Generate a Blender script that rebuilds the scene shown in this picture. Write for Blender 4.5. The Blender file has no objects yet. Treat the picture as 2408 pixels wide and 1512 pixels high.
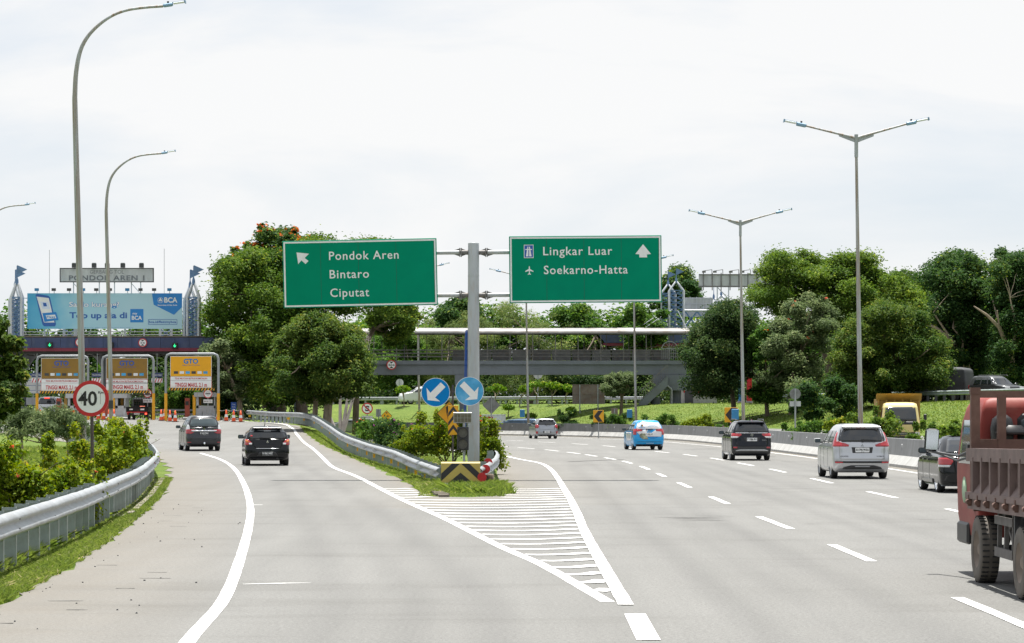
import bpy, bmesh, math, random
import numpy as np
from mathutils import Vector, Matrix
R = math.radians
sc = bpy.context.scene
col = sc.collection

# ---------------------------------------------------------------- camera
# working frame: a 2408 x 1512 picture, horizon on row 966, camera 2.1 m up looking along +Y
FPX, CX, HY, CAMH = 6400.0, 1204.0, 966.0, 2.1
cam = bpy.data.objects.new('camera', bpy.data.cameras.new('camera'))
col.objects.link(cam)
cam.location = (0, 0, CAMH)
cam.rotation_euler = (R(90), 0, 0)
cam.data.sensor_width = 36
cam.data.sensor_fit = 'HORIZONTAL'
cam.data.lens = 36 * FPX / 2408
cam.data.shift_y = (HY - 756) / 2408
cam.data.clip_start = 0.5
cam.data.clip_end = 6000
sc.camera = cam

# ---------------------------------------------------------------- sky and sun
SUN_V = Vector((0.03, 0.28, 1.0)).normalized()
SUN_EL = math.asin(SUN_V.z)
SUN_AZ = math.atan2(SUN_V.x, SUN_V.y)
world = bpy.data.worlds.new("World")
sc.world = world
world.use_nodes = True
wn, wl = world.node_tree.nodes, world.node_tree.links
wn.clear()
wo = wn.new('ShaderNodeOutputWorld')
sky = wn.new('ShaderNodeTexSky'); sky.sky_type = 'NISHITA'; sky.sun_disc = False
sky.sun_elevation = SUN_EL; sky.sun_rotation = SUN_AZ
bg1 = wn.new('ShaderNodeBackground'); bg1.inputs['Strength'].default_value = 0.10
wl.new(sky.outputs[0], bg1.inputs['Color'])
tc = wn.new('ShaderNodeTexCoord')
mp = wn.new('ShaderNodeMapping'); mp.inputs['Scale'].default_value = (2.6, 2.6, 9.0)
mp.inputs['Location'].default_value = (0.35, 0.2, 0.42)
wl.new(tc.outputs['Generated'], mp.inputs['Vector'])
nz = wn.new('ShaderNodeTexNoise'); nz.inputs['Scale'].default_value = 1.5; nz.inputs['Detail'].default_value = 8
nz.inputs['Roughness'].default_value = 0.55; nz.inputs['Distortion'].default_value = 0.35
wl.new(mp.outputs[0], nz.inputs['Vector'])
rp = wn.new('ShaderNodeValToRGB')
rp.color_ramp.elements[0].position = 0.36; rp.color_ramp.elements[0].color = (0.71, 0.78, 0.87, 1)
rp.color_ramp.elements[1].position = 0.62; rp.color_ramp.elements[1].color = (1.0, 1.0, 1.0, 1)
wl.new(nz.outputs['Fac'], rp.inputs['Fac'])
bg2 = wn.new('ShaderNodeBackground'); bg2.inputs['Strength'].default_value = 0.55
wl.new(rp.outputs[0], bg2.inputs['Color'])
rp2 = wn.new('ShaderNodeValToRGB')
rp2.color_ramp.elements[0].position = 0.25; rp2.color_ramp.elements[0].color = (0.72, 0.72, 0.72, 1)
rp2.color_ramp.elements[1].position = 0.60; rp2.color_ramp.elements[1].color = (0.97, 0.97, 0.97, 1)
wl.new(nz.outputs['Fac'], rp2.inputs['Fac'])
mx = wn.new('ShaderNodeMixShader')
wl.new(rp2.outputs[0], mx.inputs['Fac']); wl.new(bg1.outputs[0], mx.inputs[1]); wl.new(bg2.outputs[0], mx.inputs[2])
wl.new(mx.outputs[0], wo.inputs['Surface'])

sun = bpy.data.objects.new('sun', bpy.data.lights.new('sun', 'SUN'))
col.objects.link(sun)
sun.data.energy = 5.0; sun.data.angle = R(0.6); sun.data.color = (1.0, 0.965, 0.90)
sun.rotation_euler = SUN_V.to_track_quat('Z', 'Y').to_euler()
sun.location = (0, 0, 60)

sc.view_settings.view_transform = 'Standard'
sc.view_settings.look = 'None'
sc.view_settings.exposure = 0.80
sc.view_settings.gamma = 1.0
sc.render.engine = 'CYCLES'
sc.cycles.use_denoising = True
sc.cycles.max_bounces = 7; sc.cycles.diffuse_bounces = 3; sc.cycles.glossy_bounces = 3
sc.cycles.transmission_bounces = 3; sc.cycles.transparent_max_bounces = 6
sc.cycles.caustics_reflective = False; sc.cycles.caustics_refractive = False

# ---------------------------------------------------------------- helpers
def at(px, py, Y):
    """A picture point (2408-wide frame) at distance Y."""
    return Vector(((px - CX) * Y / FPX, Y, CAMH + (HY - py) * Y / FPX))

def lerp(a, b, t): return a + (b - a) * t
def smooth(t):
    t = np.clip(t, 0, 1); return t * t * (3 - 2 * t)

class MB:
    """Collects shapes into ONE mesh."""
    def __init__(s): s.v = []; s.f = []; s.m = []; s.sm = []
    def add(s, vs, fs, m=0, smooth=False):
        o = len(s.v); s.v += [tuple(p) for p in vs]
        for f in fs: s.f.append([i + o for i in f]); s.m.append(m); s.sm.append(smooth)
        return s
    def box(s, c, d, m=0, rot=None, taper=1.0, chamfer=0.0):
        hx, hy, hz = d[0] / 2, d[1] / 2, d[2] / 2
        if chamfer > 0:
            k = chamfer
            ring = [(-hx + k, -hy), (hx - k, -hy), (hx, -hy + k), (hx, hy - k), (hx - k, hy), (-hx + k, hy), (-hx, hy - k), (-hx, -hy + k)]
            kx, ky = (hx - k) / hx, (hy - k) / hy
            vs = []
            for z, q in ((-hz, 1), (-hz + k, 0), (hz - k, 0), (hz, 1)):
                for x, y in ring: vs.append((x * (kx if q else 1), y * (ky if q else 1), z))
            fs = [[8 * r + i, 8 * r + (i + 1) % 8, 8 * r + 8 + (i + 1) % 8, 8 * r + 8 + i] for r in range(3) for i in range(8)]
            fs += [list(range(7, -1, -1)), list(range(24, 32))]
        else:
            t = taper
            vs = [(-hx, -hy, -hz), (hx, -hy, -hz), (hx, hy, -hz), (-hx, hy, -hz),
                  (-hx * t, -hy * t, hz), (hx * t, -hy * t, hz), (hx * t, hy * t, hz), (-hx * t, hy * t, hz)]
            fs = [[0, 3, 2, 1], [4, 5, 6, 7], [0, 1, 5, 4], [1, 2, 6, 5], [2, 3, 7, 6], [3, 0, 4, 7]]
        M_ = rot if rot is not None else Matrix.Identity(3)
        c = Vector(c)
        return s.add([M_ @ Vector(p) + c for p in vs], fs, m)
    def tube(s, pts, r, n=8, m=0, cap=True, sm=True):
        pts = [Vector(p) for p in pts]
        rs = r if isinstance(r, (list, tuple)) else [r] * len(pts)
        vs = []; up = None
        for i, p in enumerate(pts):
            d = (pts[min(i + 1, len(pts) - 1)] - pts[max(i - 1, 0)])
            if d.length < 1e-9: d = Vector((0, 0, 1))
            d.normalize()
            if up is None: up = d.orthogonal().normalized()
            up = (up - d * up.dot(d))
            up = up.normalized() if up.length > 1e-6 else d.orthogonal().normalized()
            b = d.cross(up)
            for k in range(n):
                a = 2 * math.pi * k / n
                vs.append(p + (up * math.cos(a) + b * math.sin(a)) * rs[i])
        fs = [[n * i + k, n * i + (k + 1) % n, n * (i + 1) + (k + 1) % n, n * (i + 1) + k] for i in range(len(pts) - 1) for k in range(n)]
        s.add(vs, fs, m, sm)
        if cap:
            s.add(vs[:n], [list(range(n - 1, -1, -1))], m); s.add(vs[-n:], [list(range(n))], m)
        return s
    def bar(s, a, b, w, h=None, m=0):
        """A square bar from a to b."""
        h = h or w; a, b = Vector(a), Vector(b); d = (b - a)
        L = d.length; d.normalize()
        up = Vector((0, 0, 1)) if abs(d.z) < 0.95 else Vector((0, 1, 0))
        x = d.cross(up).normalized(); z = x.cross(d)
        rot = Matrix((x, d, z)).transposed()
        return s.box((a + b) / 2, (w, L, h), m, rot)
    def prism(s, poly, y0, y1, m=0, sm=False):
        """poly in (x,z), extruded from y0 (front) to y1."""
        n = len(poly)
        vs = [(x, y0, z) for x, z in poly] + [(x, y1, z) for x, z in poly]
        return s.add(vs, [list(range(n)), list(range(2 * n - 1, n - 1, -1))] + [[i, i + n, (i + 1) % n + n, (i + 1) % n] for i in range(n)], m)
    def disc(s, c, r, y0, y1, m=0, n=32):
        return s.prism([(c[0] + r * math.cos(2 * math.pi * k / n), c[1] + r * math.sin(2 * math.pi * k / n)) for k in range(n)], y0, y1, m)
    def ring(s, c, r0, r1, y0, y1, m=0, n=32):
        vs = []
        for k in range(n):
            a = 2 * math.pi * k / n; ca, sa = math.cos(a), math.sin(a)
            for r, y in ((r0, y0), (r1, y0), (r1, y1), (r0, y1)): vs.append((c[0] + r * ca, y, c[1] + r * sa))
        fs = [[4 * k + i, 4 * k + (i + 1) % 4, 4 * ((k + 1) % n) + (i + 1) % 4, 4 * ((k + 1) % n) + i] for k in range(n) for i in range(4)]
        return s.add(vs, fs, m)
    def lathe(s, prof, n=20, m=0, axis='Z', c=(0, 0, 0)):
        vs = []
        for r, h in prof:
            for k in range(n):
                a = 2 * math.pi * k / n
                x, y = r * math.cos(a), r * math.sin(a)
                p = (x, y, h) if axis == 'Z' else ((h, x, y) if axis == 'X' else (x, h, y))
                vs.append((p[0] + c[0], p[1] + c[1], p[2] + c[2]))
        q = len(prof)
        return s.add(vs, [[n * i + k, n * i + (k + 1) % n, n * (i + 1) + (k + 1) % n, n * (i + 1) + k] for i in range(q - 1) for k in range(n)], m, True)
    def text(s, body, cx, cz, w, h, y, m=0, bold=0.0, rot=0.0, space=1.0):
        vs, fs = text_geo(body, bold, space)
        ca, sa = math.cos(rot), math.sin(rot)
        o = []
        for u, v in vs:
            a, b = u * w, v * h
            o.append((cx + a * ca - b * sa, y, cz + a * sa + b * ca))
        return s.add(o, fs, m)
    def build(s, name, mats, parent=None, loc=None, autosmooth=None):
        me = bpy.data.meshes.new(name)
        me.from_pydata(s.v, [], s.f)
        mats = mats if isinstance(mats, (list, tuple)) else [mats]
        for m in mats: me.materials.append(m)
        me.polygons.foreach_set('material_index', s.m)
        me.polygons.foreach_set('use_smooth', s.sm)
        me.update()
        bm = bmesh.new(); bm.from_mesh(me); bmesh.ops.recalc_face_normals(bm, faces=bm.faces); bm.to_mesh(me); bm.free()
        o = bpy.data.objects.new(name, me); col.objects.link(o)
        if parent is not None: o.parent = parent
        if loc is not None: o.location = loc
        return o

_TXT = {}
def text_geo(body, bold=0.0, space=1.0):
    """Built-in font outline, normalised: width 1 (centred), height 1 over the caps (centred)."""
    k = (body, bold, space)
    if k in _TXT: return _TXT[k]
    def raw(b):
        cu = bpy.data.curves.new('lettering', 'FONT'); cu.body = b; cu.offset = bold; cu.space_character = space; cu.resolution_u = 3
        ob = bpy.data.objects.new('lettering', cu)
        me = ob.to_mesh()
        v = [(p.co.x, p.co.y) for p in me.vertices]; f = [list(p.vertices) for p in me.polygons]
        ob.to_mesh_clear(); bpy.data.objects.remove(ob); bpy.data.curves.remove(cu)
        return v, f
    v, f = raw(body)
    cap = raw('H')[0]; z0, z1 = min(p[1] for p in cap), max(p[1] for p in cap)
    if body and not any(c.isalnum() for c in body): z0, z1 = min(p[1] for p in v), max(p[1] for p in v)
    x0, x1 = min(p[0] for p in v), max(p[0] for p in v)
    _TXT[k] = ([((x - (x0 + x1) / 2) / (x1 - x0), (y - (z0 + z1) / 2) / (z1 - z0)) for x, y in v], f)
    return _TXT[k]

def tag(o, label=None, cat=None, group=None, kind=None):
    if label: o['label'] = label
    if cat: o['category'] = cat
    if group: o['group'] = group
    if kind: o['kind'] = kind
    return o
def thing(name, label, cat, loc=(0, 0, 0), rz=0.0, group=None, rot=None):
    o = bpy.data.objects.new(name, None); col.objects.link(o)
    o.empty_display_size = 0.3
    o.location = loc; o.rotation_euler = rot if rot else (0, 0, rz)
    return tag(o, label, cat, group)
def child_copy(o, parent, loc=None, rz=None):
    c = o.copy(); col.objects.link(c); c.parent = parent
    if loc is not None: c.location = loc
    if rz is not None: c.rotation_euler = (0, 0, rz)
    return c
def copy_tree(o, label=None, loc=None, rz=None, group=None, parent=None):
    c = o.copy(); col.objects.link(c)
    if parent is not None: c.parent = parent
    if label: c['label'] = label
    if group: c['group'] = group
    if loc is not None: c.location = loc
    if rz is not None: c.rotation_euler = (0, 0, rz)
    for k in list(o.children): copy_tree(k, parent=c)
    return c

# ---------------------------------------------------------------- materials
def mat(name, c, rough=0.6, metal=0.0, var=0.12, scale=2.0, spec=0.5, dirt=None, coat=0.0, emit=0.0, bump=0.0, stretch=None):
    m = bpy.data.materials.new(name); m.use_nodes = True
    nt = m.node_tree; N, L = nt.nodes, nt.links
    b = N['Principled BSDF']
    b.inputs['Roughness'].default_value = rough; b.inputs['Metallic'].default_value = metal
    b.inputs['Specular IOR Level'].default_value = spec; b.inputs['Coat Weight'].default_value = coat
    b.inputs['Coat Roughness'].default_value = 0.05
    t = N.new('ShaderNodeTexCoord'); mpn = N.new('ShaderNodeMapping')
    if stretch: mpn.inputs['Scale'].default_value = stretch
    L.new(t.outputs['Object'], mpn.inputs['Vector'])
    n1 = N.new('ShaderNodeTexNoise'); n1.inputs['Scale'].default_value = scale; n1.inputs['Detail'].default_value = 5
    L.new(mpn.outputs[0], n1.inputs['Vector'])
    r1 = N.new('ShaderNodeValToRGB')
    lo = [max(0, x * (1 - var)) for x in c]; hi = [min(1, x * (1 + var)) for x in c]
    r1.color_ramp.elements[0].position = 0.32; r1.color_ramp.elements[0].color = (*lo, 1)
    r1.color_ramp.elements[1].position = 0.68; r1.color_ramp.elements[1].color = (*hi, 1)
    L.new(n1.outputs['Fac'], r1.inputs['Fac'])
    out = r1.outputs[0]
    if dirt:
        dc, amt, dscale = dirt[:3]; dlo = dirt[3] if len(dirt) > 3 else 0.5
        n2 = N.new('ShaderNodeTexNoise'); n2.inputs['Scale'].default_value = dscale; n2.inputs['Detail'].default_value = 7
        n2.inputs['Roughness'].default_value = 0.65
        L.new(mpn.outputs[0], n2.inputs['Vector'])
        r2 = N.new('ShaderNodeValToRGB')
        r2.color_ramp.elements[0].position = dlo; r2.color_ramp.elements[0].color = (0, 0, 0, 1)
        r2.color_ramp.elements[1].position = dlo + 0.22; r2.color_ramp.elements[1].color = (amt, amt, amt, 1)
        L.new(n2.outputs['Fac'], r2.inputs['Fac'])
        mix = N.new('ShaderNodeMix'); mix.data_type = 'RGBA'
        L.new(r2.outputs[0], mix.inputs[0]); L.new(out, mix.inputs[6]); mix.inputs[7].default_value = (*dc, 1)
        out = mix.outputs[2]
    L.new(out, b.inputs['Base Color'])
    if emit > 0:
        b.inputs['Emission Color'].default_value = (*c, 1); b.inputs['Emission Strength'].default_value = emit
    if bump > 0:
        bp = N.new('ShaderNodeBump'); bp.inputs['Strength'].default_value = bump; bp.inputs['Distance'].default_value = 0.02
        L.new(n1.outputs['Fac'], bp.inputs['Height']); L.new(bp.outputs[0], b.inputs['Normal'])
    return m

def leaf_mat(name, c0, c1, c2=None, trans=0.32, rough=0.6, spec=0.07):
    m = bpy.data.materials.new(name); m.use_nodes = True
    nt = m.node_tree; N, L = nt.nodes, nt.links
    b = N['Principled BSDF']; o = N['Material Output']
    b.inputs['Roughness'].default_value = rough; b.inputs['Specular IOR Level'].default_value = spec
    a = N.new('ShaderNodeAttribute'); a.attribute_name = 'tint'
    r = N.new('ShaderNodeValToRGB')
    r.color_ramp.elements[0].color = (*c0, 1); r.color_ramp.elements[1].color = (*c1, 1)
    r.color_ramp.elements[0].position = 0.1; r.color_ramp.elements[1].position = 0.8
    if c2:
        e = r.color_ramp.elements.new(0.97); e.color = (*c2, 1)
    L.new(a.outputs['Fac'], r.inputs['Fac']); L.new(r.outputs[0], b.inputs['Base Color'])
    tr = N.new('ShaderNodeBsdfTranslucent')
    hs = N.new('ShaderNodeHueSaturation'); hs.inputs['Saturation'].default_value = 1.1; hs.inputs['Value'].default_value = 1.4
    hs.inputs['Hue'].default_value = 0.492
    L.new(r.outputs[0], hs.inputs['Color']); L.new(hs.outputs[0], tr.inputs['Color'])
    mxs = N.new('ShaderNodeMixShader'); mxs.inputs[0].default_value = trans
    L.new(b.outputs[0], mxs.inputs[1]); L.new(tr.outputs[0], mxs.inputs[2]); L.new(mxs.outputs[0], o.inputs['Surface'])
    return m

W_ = (0.78, 0.79, 0.80)
MAT = {
 'galv': mat('galvanised steel', (0.35, 0.37, 0.385), 0.42, 0.35, 0.14, 3.0, dirt=((0.32, 0.28, 0.22), 0.35, 4.0)),
 'post': mat('weathered grey green steel', (0.30, 0.345, 0.34), 0.6, 0.25, 0.22, 2.0, dirt=((0.22, 0.19, 0.13), 0.5, 6.0)),
 'pole': mat('grey painted pole', (0.40, 0.42, 0.44), 0.5, 0.1, 0.10, 1.2, dirt=((0.26, 0.17, 0.10), 0.9, 1.0, 0.42), stretch=(7, 7, 0.30)),
 'poleclean': mat('grey gantry paint', (0.43, 0.45, 0.47), 0.5, 0.1, 0.08, 1.2, dirt=((0.33, 0.24, 0.16), 0.5, 2.2), stretch=(3, 3, 0.6)),
 'lampblue': mat('blue grey lamp housing', (0.20, 0.33, 0.47), 0.4, 0.2, 0.08),
 'lampwhite': mat('lamp glass', (0.75, 0.78, 0.8), 0.2, 0.0, 0.03),
 'black': mat('black paint', (0.018, 0.018, 0.020), 0.45, 0.0, 0.15),
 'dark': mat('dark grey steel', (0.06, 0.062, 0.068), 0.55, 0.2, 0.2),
 'rubber': mat('tyre rubber', (0.025, 0.025, 0.026), 0.8, 0.0, 0.2, 8),
 'rubberdust': mat('dusty tyre rubber', (0.13, 0.115, 0.10), 0.9, 0.0, 0.25, 5),
 'rim': mat('alloy rim', (0.42, 0.43, 0.45), 0.3, 0.75, 0.1),
 'chrome': mat('chrome', (0.85, 0.86, 0.88), 0.07, 1.0, 0.02),
 'glass': mat('tinted car glass', (0.012, 0.015, 0.018), 0.05, 0.0, 0.1, 1.0, spec=1.0),
 'glasslight': mat('light car glass', (0.09, 0.115, 0.125), 0.05, 0.0, 0.1, 1.0, spec=0.5),
 'red': mat('sign red', (0.52, 0.018, 0.025), 0.4, 0.0, 0.06),
 'white': mat('sign white', (0.80, 0.81, 0.82), 0.45, 0.0, 0.03, 2, dirt=((0.6, 0.58, 0.52), 0.3, 5)),
 'green': mat('sign green', (0.0, 0.245, 0.140), 0.6, 0.0, 0.05, 0.8, spec=0.06, dirt=((0.0, 0.20, 0.125), 0.6, 0.6)),
 'blue': mat('sign blue', (0.002, 0.20, 0.55), 0.5, 0.0, 0.06, spec=0.12),
 'bluefade': mat('faded sign blue', (0.05, 0.33, 0.62), 0.5, 0.0, 0.25, 2.2, dirt=((0.22, 0.48, 0.66), 0.75, 2.0)),
 'darkblue': mat('dark sign blue', (0.015, 0.09, 0.40), 0.4, 0.0, 0.05),
 'yellow': mat('sign yellow', (0.72, 0.36, 0.008), 0.45, 0.0, 0.06),
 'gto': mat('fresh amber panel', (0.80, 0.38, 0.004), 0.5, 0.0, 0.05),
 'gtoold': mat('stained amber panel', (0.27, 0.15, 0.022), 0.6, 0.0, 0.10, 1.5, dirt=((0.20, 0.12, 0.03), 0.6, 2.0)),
 'postyellow': mat('yellow post paint', (0.75, 0.37, 0.01), 0.45, 0.0, 0.08),
 'paleyellow': mat('pale yellow paint', (0.52, 0.40, 0.10), 0.55, 0.0, 0.10, 3, dirt=((0.30, 0.25, 0.12), 0.5, 6)),
 'conc': mat('barrier concrete', (0.20, 0.205, 0.21), 0.85, 0.0, 0.14, 1.5, dirt=((0.13, 0.13, 0.125), 0.55, 2.5), bump=0.2, stretch=(1, 1, 0.5)),  # barrier's upright face, its shade put into the colour
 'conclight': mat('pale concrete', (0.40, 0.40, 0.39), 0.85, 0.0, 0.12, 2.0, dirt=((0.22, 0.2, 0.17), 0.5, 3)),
 'bridge': mat('blue grey bridge paint', (0.165, 0.182, 0.212), 0.6, 0.0, 0.12, 0.8, dirt=((0.09, 0.09, 0.10), 0.5, 1.6)),
 'rail': mat('rusty railing paint', (0.17, 0.165, 0.165), 0.6, 0.1, 0.2, 3, dirt=((0.22, 0.13, 0.08), 0.6, 4)),
 'roof': mat('weathered corrugated roof', (0.29, 0.285, 0.28), 0.5, 0.05, 0.28, 0.5, dirt=((0.17, 0.135, 0.11), 0.85, 0.6, 0.44)),
 'navy': mat('navy fascia paint', (0.045, 0.065, 0.15), 0.5, 0.0, 0.2, 0.9, dirt=((0.12, 0.13, 0.17), 0.5, 1.4), stretch=(1, 1, 0.4)),
 'maroon': mat('maroon trim', (0.20, 0.02, 0.045), 0.5, 0.0, 0.12),
 'truss': mat('blue truss paint', (0.13, 0.22, 0.38), 0.5, 0.1, 0.12),
 'towerwhite': mat('pale grey tower paint', (0.55, 0.57, 0.61), 0.5, 0.1, 0.08, 1.5, dirt=((0.35, 0.32, 0.3), 0.4, 2)),
 'signgrey': mat('weathered sign face', (0.50, 0.51, 0.52), 0.6, 0.0, 0.12, 1.0, dirt=((0.30, 0.29, 0.27), 0.5, 1.6), stretch=(1.5, 1, 0.4)),
 'lettergrey': mat('faded letter grey', (0.17, 0.18, 0.20), 0.6, 0.0, 0.25, 4),
 'rust': mat('rusty sheet back', (0.20, 0.165, 0.14), 0.75, 0.1, 0.2, 1.2, dirt=((0.16, 0.075, 0.035), 0.8, 2.0)),
 'bark': mat('grey brown bark', (0.13, 0.10, 0.075), 0.9, 0.0, 0.35, 3.0, bump=0.5, stretch=(3, 3, 0.6)),
 'barkpale': mat('pale bark', (0.30, 0.24, 0.18), 0.9, 0.0, 0.3, 3.0, bump=0.4, stretch=(3, 3, 0.6)),
 'twig': mat('bare twig', (0.42, 0.37, 0.33), 0.85, 0.0, 0.2, 4),
 'orange': mat('cone orange', (0.78, 0.10, 0.02), 0.5, 0.0, 0.06),
 'brown': mat('brown steel post', (0.085, 0.07, 0.065), 0.6, 0.2, 0.2, 4, dirt=((0.14, 0.08, 0.05), 0.5, 6)),
 'portal': mat('grey portal paint', (0.30, 0.32, 0.34), 0.5, 0.1, 0.1, 1.2, dirt=((0.22, 0.2, 0.18), 0.5, 2)),
 'signback': mat('grey sign back', (0.22, 0.225, 0.225), 0.6, 0.2, 0.15, 3, dirt=((0.14, 0.12, 0.10), 0.5, 5)),
 'bluebox': mat('blue cabinet paint', (0.03, 0.20, 0.42), 0.5, 0.0, 0.1),
 'tarp': mat('dark tarpaulin', (0.055, 0.057, 0.062), 0.75, 0.0, 0.25, 1.5, bump=0.3),
 'tail': mat('tail lamp red', (0.42, 0.012, 0.02), 0.12, 0.0, 0.15, 6, coat=1.0),
 'taillit': mat('lit tail lamp', (1.0, 0.06, 0.03), 0.3, 0.0, 0.02, emit=2.2),
 'clear': mat('clear lamp lens', (0.55, 0.56, 0.58), 0.1, 0.0, 0.1, 8, coat=1.0),
 'amber': mat('amber lens', (0.75, 0.20, 0.01), 0.2, 0.0, 0.1, coat=1.0),
 'lens': mat('unlit signal lens', (0.10, 0.10, 0.085), 0.35, 0.0, 0.25, 30),
 'led': mat('lit green led', (0.02, 0.75, 0.25), 0.4, 0.0, 0.0, emit=1.3),
 'solar': mat('solar cells', (0.19, 0.18, 0.15), 0.25, 0.0, 0.2, 14),
}
def paint(name, c, metal=0.3, rough=0.3, dirt=None): return mat(name, c, rough, metal, 0.04, 1.0, 0.18, coat=0.35 if max(c) < 0.2 else 0.7, dirt=dirt)
# ---------------------------------------------------------------- lie of the land
def zl(Y):                                     # the exit ramp climbs to the toll plaza
    return 1.4 * np.clip((np.asarray(Y, float) - 85) / 120, 0, 1) ** 2
XL = np.array([(-60, -5.2), (10, -5.3), (29.9, -5.62), (37, -6.03), (43.5, -6.54), (56.7, -7.69), (66.9, -8.7), (84.5, -10.65), (100, -12.6), (113, -14.6), (124, -17.0), (140, -21.5), (160, -28), (185, -38), (203, -50), (260, -62), (330, -75)])
XR = np.array([(60, -1.6), (66.9, -1.9), (74.7, -2.65), (85.8, -3.6), (98, -4.76), (122, -7.5), (144, -10.1), (175, -13.4), (188, -14.6), (197, -16.5), (203, -20.0), (230, -21), (330, -24)])
EL = np.array([(60, -0.9), (67, -0.45), (75, -0.30), (95, -0.55), (111, -0.80), (125, -1.3), (135, -2.2), (150, -4.6), (163, -7.6), (176, -11.2), (190, -15.2), (200, -18.5)])
def xl(Y): return np.interp(Y, XL[:, 0], XL[:, 1])
def xr(Y): return np.interp(Y, XR[:, 0], XR[:, 1])
def el(Y): return np.interp(Y, EL[:, 0], EL[:, 1])

def catmull(P, n):
    P = np.asarray(P, float); out = []
    Q = np.vstack([2 * P[0] - P[1], P, 2 * P[-1] - P[-2]])
    for i in range(1, len(Q) - 2):
        for t in np.linspace(0, 1, n, endpoint=False):
            a, b, c, d = Q[i - 1], Q[i], Q[i + 1], Q[i + 2]
            out.append(0.5 * (2 * b + (c - a) * t + (2 * a - 5 * b + 4 * c - d) * t * t + (3 * b - a - 3 * c + d) * t ** 3))
    out.append(P[-1]); return np.array(out)
def resample(P, step):
    P = np.asarray(P, float); d = np.r_[0, np.cumsum(np.linalg.norm(np.diff(P, axis=0), axis=1))]
    n = max(2, int(round(d[-1] / step)) + 1); s = np.linspace(0, d[-1], n)
    return np.stack([np.interp(s, d, P[:, k]) for k in range(P.shape[1])], 1)

BAR = catmull([(15.2, -40), (15.1, 20), (15.0, 60), (14.35, 102), (13.6, 140), (13.0, 169), (11.1, 197), (6.2, 219), (-1.4, 235), (-13, 250), (-32, 262), (-70, 275)], 10)   # base line of the concrete barrier
def bar_dist(X, Y):
    """Signed distance to the barrier line, positive on its far side."""
    X = np.asarray(X, float); Y = np.asarray(Y, float)
    best = np.full(X.shape, 1e9); sgn = np.ones(X.shape)
    for i in range(len(BAR) - 1):
        a, b = BAR[i], BAR[i + 1]; d = b - a; L2 = d @ d
        t = np.clip(((X - a[0]) * d[0] + (Y - a[1]) * d[1]) / L2, 0, 1)
        px, py = X - a[0] - t * d[0], Y - a[1] - t * d[1]
        q = np.hypot(px, py); c = d[0] * py - d[1] * px
        m = q < best
        best = np.where(m, q, best); sgn = np.where(m, np.where(c < 0, 1, -1), sgn)
    return best * sgn

def ground_z(X, Y):
    X = np.asarray(X, float); Y = np.asarray(Y, float)
    d = bar_dist(X, Y)
    bank = 2.75 * smooth((d - 1.5) / 17.0) + 0.7 * smooth((d - 30) / 60)
    left = zl(Y)
    e = el(Y); r = xr(Y); l = xl(Y)
    near = np.where(Y < 62, 0.0, left)
    t = np.clip((X - r) / np.maximum(e - r, 0.3), 0, 1)
    isl = lerp(left, 0.0, smooth(t)) + 0.14 * smooth((Y - 77) / 14) * np.sin(np.pi * np.clip((X - r) / np.maximum(e - r, 0.3), 0.0, 1))
    z = np.where(X < l, left - 0.014 + 0.05 * smooth((l - X - 0.9) / 0.9) + 0.11 * smooth((l - X - 1.2) / 3), 0.0)
    onramp = (X >= l) & (X < r)
    z = np.where(onramp, near - 0.014, z)
    z = np.where((X >= r) & (X < e), isl - 0.014 + 0.05 * smooth((np.minimum(X - r, e - X) - 0.8) / 0.8), z)
    z = np.where((X >= e), -0.014, z)
    z = np.where((Y < 66.5) & (X >= l), -0.014, z)
    z = np.where((Y > 200) & (X > r) & (d < 0), lerp(1.42, -0.07, smooth((X - r) / 9)), z)
    return np.where(d > 0, np.maximum(bank - 0.02, -0.07), z)

def gz(x, y): return float(ground_z(np.array([x]), np.array([y]))[0])

def grass_ground():
    m = bpy.data.materials.new('mown grass ground'); m.use_nodes = True
    nt = m.node_tree; N, L = nt.nodes, nt.links; b = N['Principled BSDF']
    b.inputs['Roughness'].default_value = 0.9; b.inputs['Specular IOR Level'].default_value = 0.15
    t = N.new('ShaderNodeTexCoord')
    n1 = N.new('ShaderNodeTexNoise'); n1.inputs['Scale'].default_value = 0.35; n1.inputs['Detail'].default_value = 8; n1.inputs['Roughness'].default_value = 0.7
    n2 = N.new('ShaderNodeTexNoise'); n2.inputs['Scale'].default_value = 5.0; n2.inputs['Detail'].default_value = 6; n2.inputs['Roughness'].default_value = 0.75
    L.new(t.outputs['Object'], n1.inputs['Vector']); L.new(t.outputs['Object'], n2.inputs['Vector'])
    r1 = N.new('ShaderNodeValToRGB'); r1.color_ramp.elements[0].position = 0.3; r1.color_ramp.elements[1].position = 0.7
    r1.color_ramp.elements[0].color = (0.080, 0.140, 0.025, 1); r1.color_ramp.elements[1].color = (0.165, 0.215, 0.050, 1)
    r2 = N.new('ShaderNodeValToRGB'); r2.color_ramp.elements[0].position = 0.3; r2.color_ramp.elements[1].position = 0.72
    r2.color_ramp.elements[0].color = (0.55, 0.6, 0.5, 1); r2.color_ramp.elements[1].color = (1.25, 1.2, 1.1, 1)
    L.new(n1.outputs['Fac'], r1.inputs['Fac']); L.new(n2.outputs['Fac'], r2.inputs['Fac'])
    mx = N.new('ShaderNodeMix'); mx.data_type = 'RGBA'; mx.blend_type = 'MULTIPLY'; mx.inputs[0].default_value = 1
    L.new(r1.outputs[0], mx.inputs[6]); L.new(r2.outputs[0], mx.inputs[7])
    L.new(mx.outputs[2], b.inputs['Base Color'])
    bp = N.new('ShaderNodeBump'); bp.inputs['Strength'].default_value = 0.7; bp.inputs['Distance'].default_value = 0.12
    L.new(n2.outputs['Fac'], bp.inputs['Height']); L.new(bp.outputs[0], b.inputs['Normal'])
    return m
MAT['ground'] = grass_ground()

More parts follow.
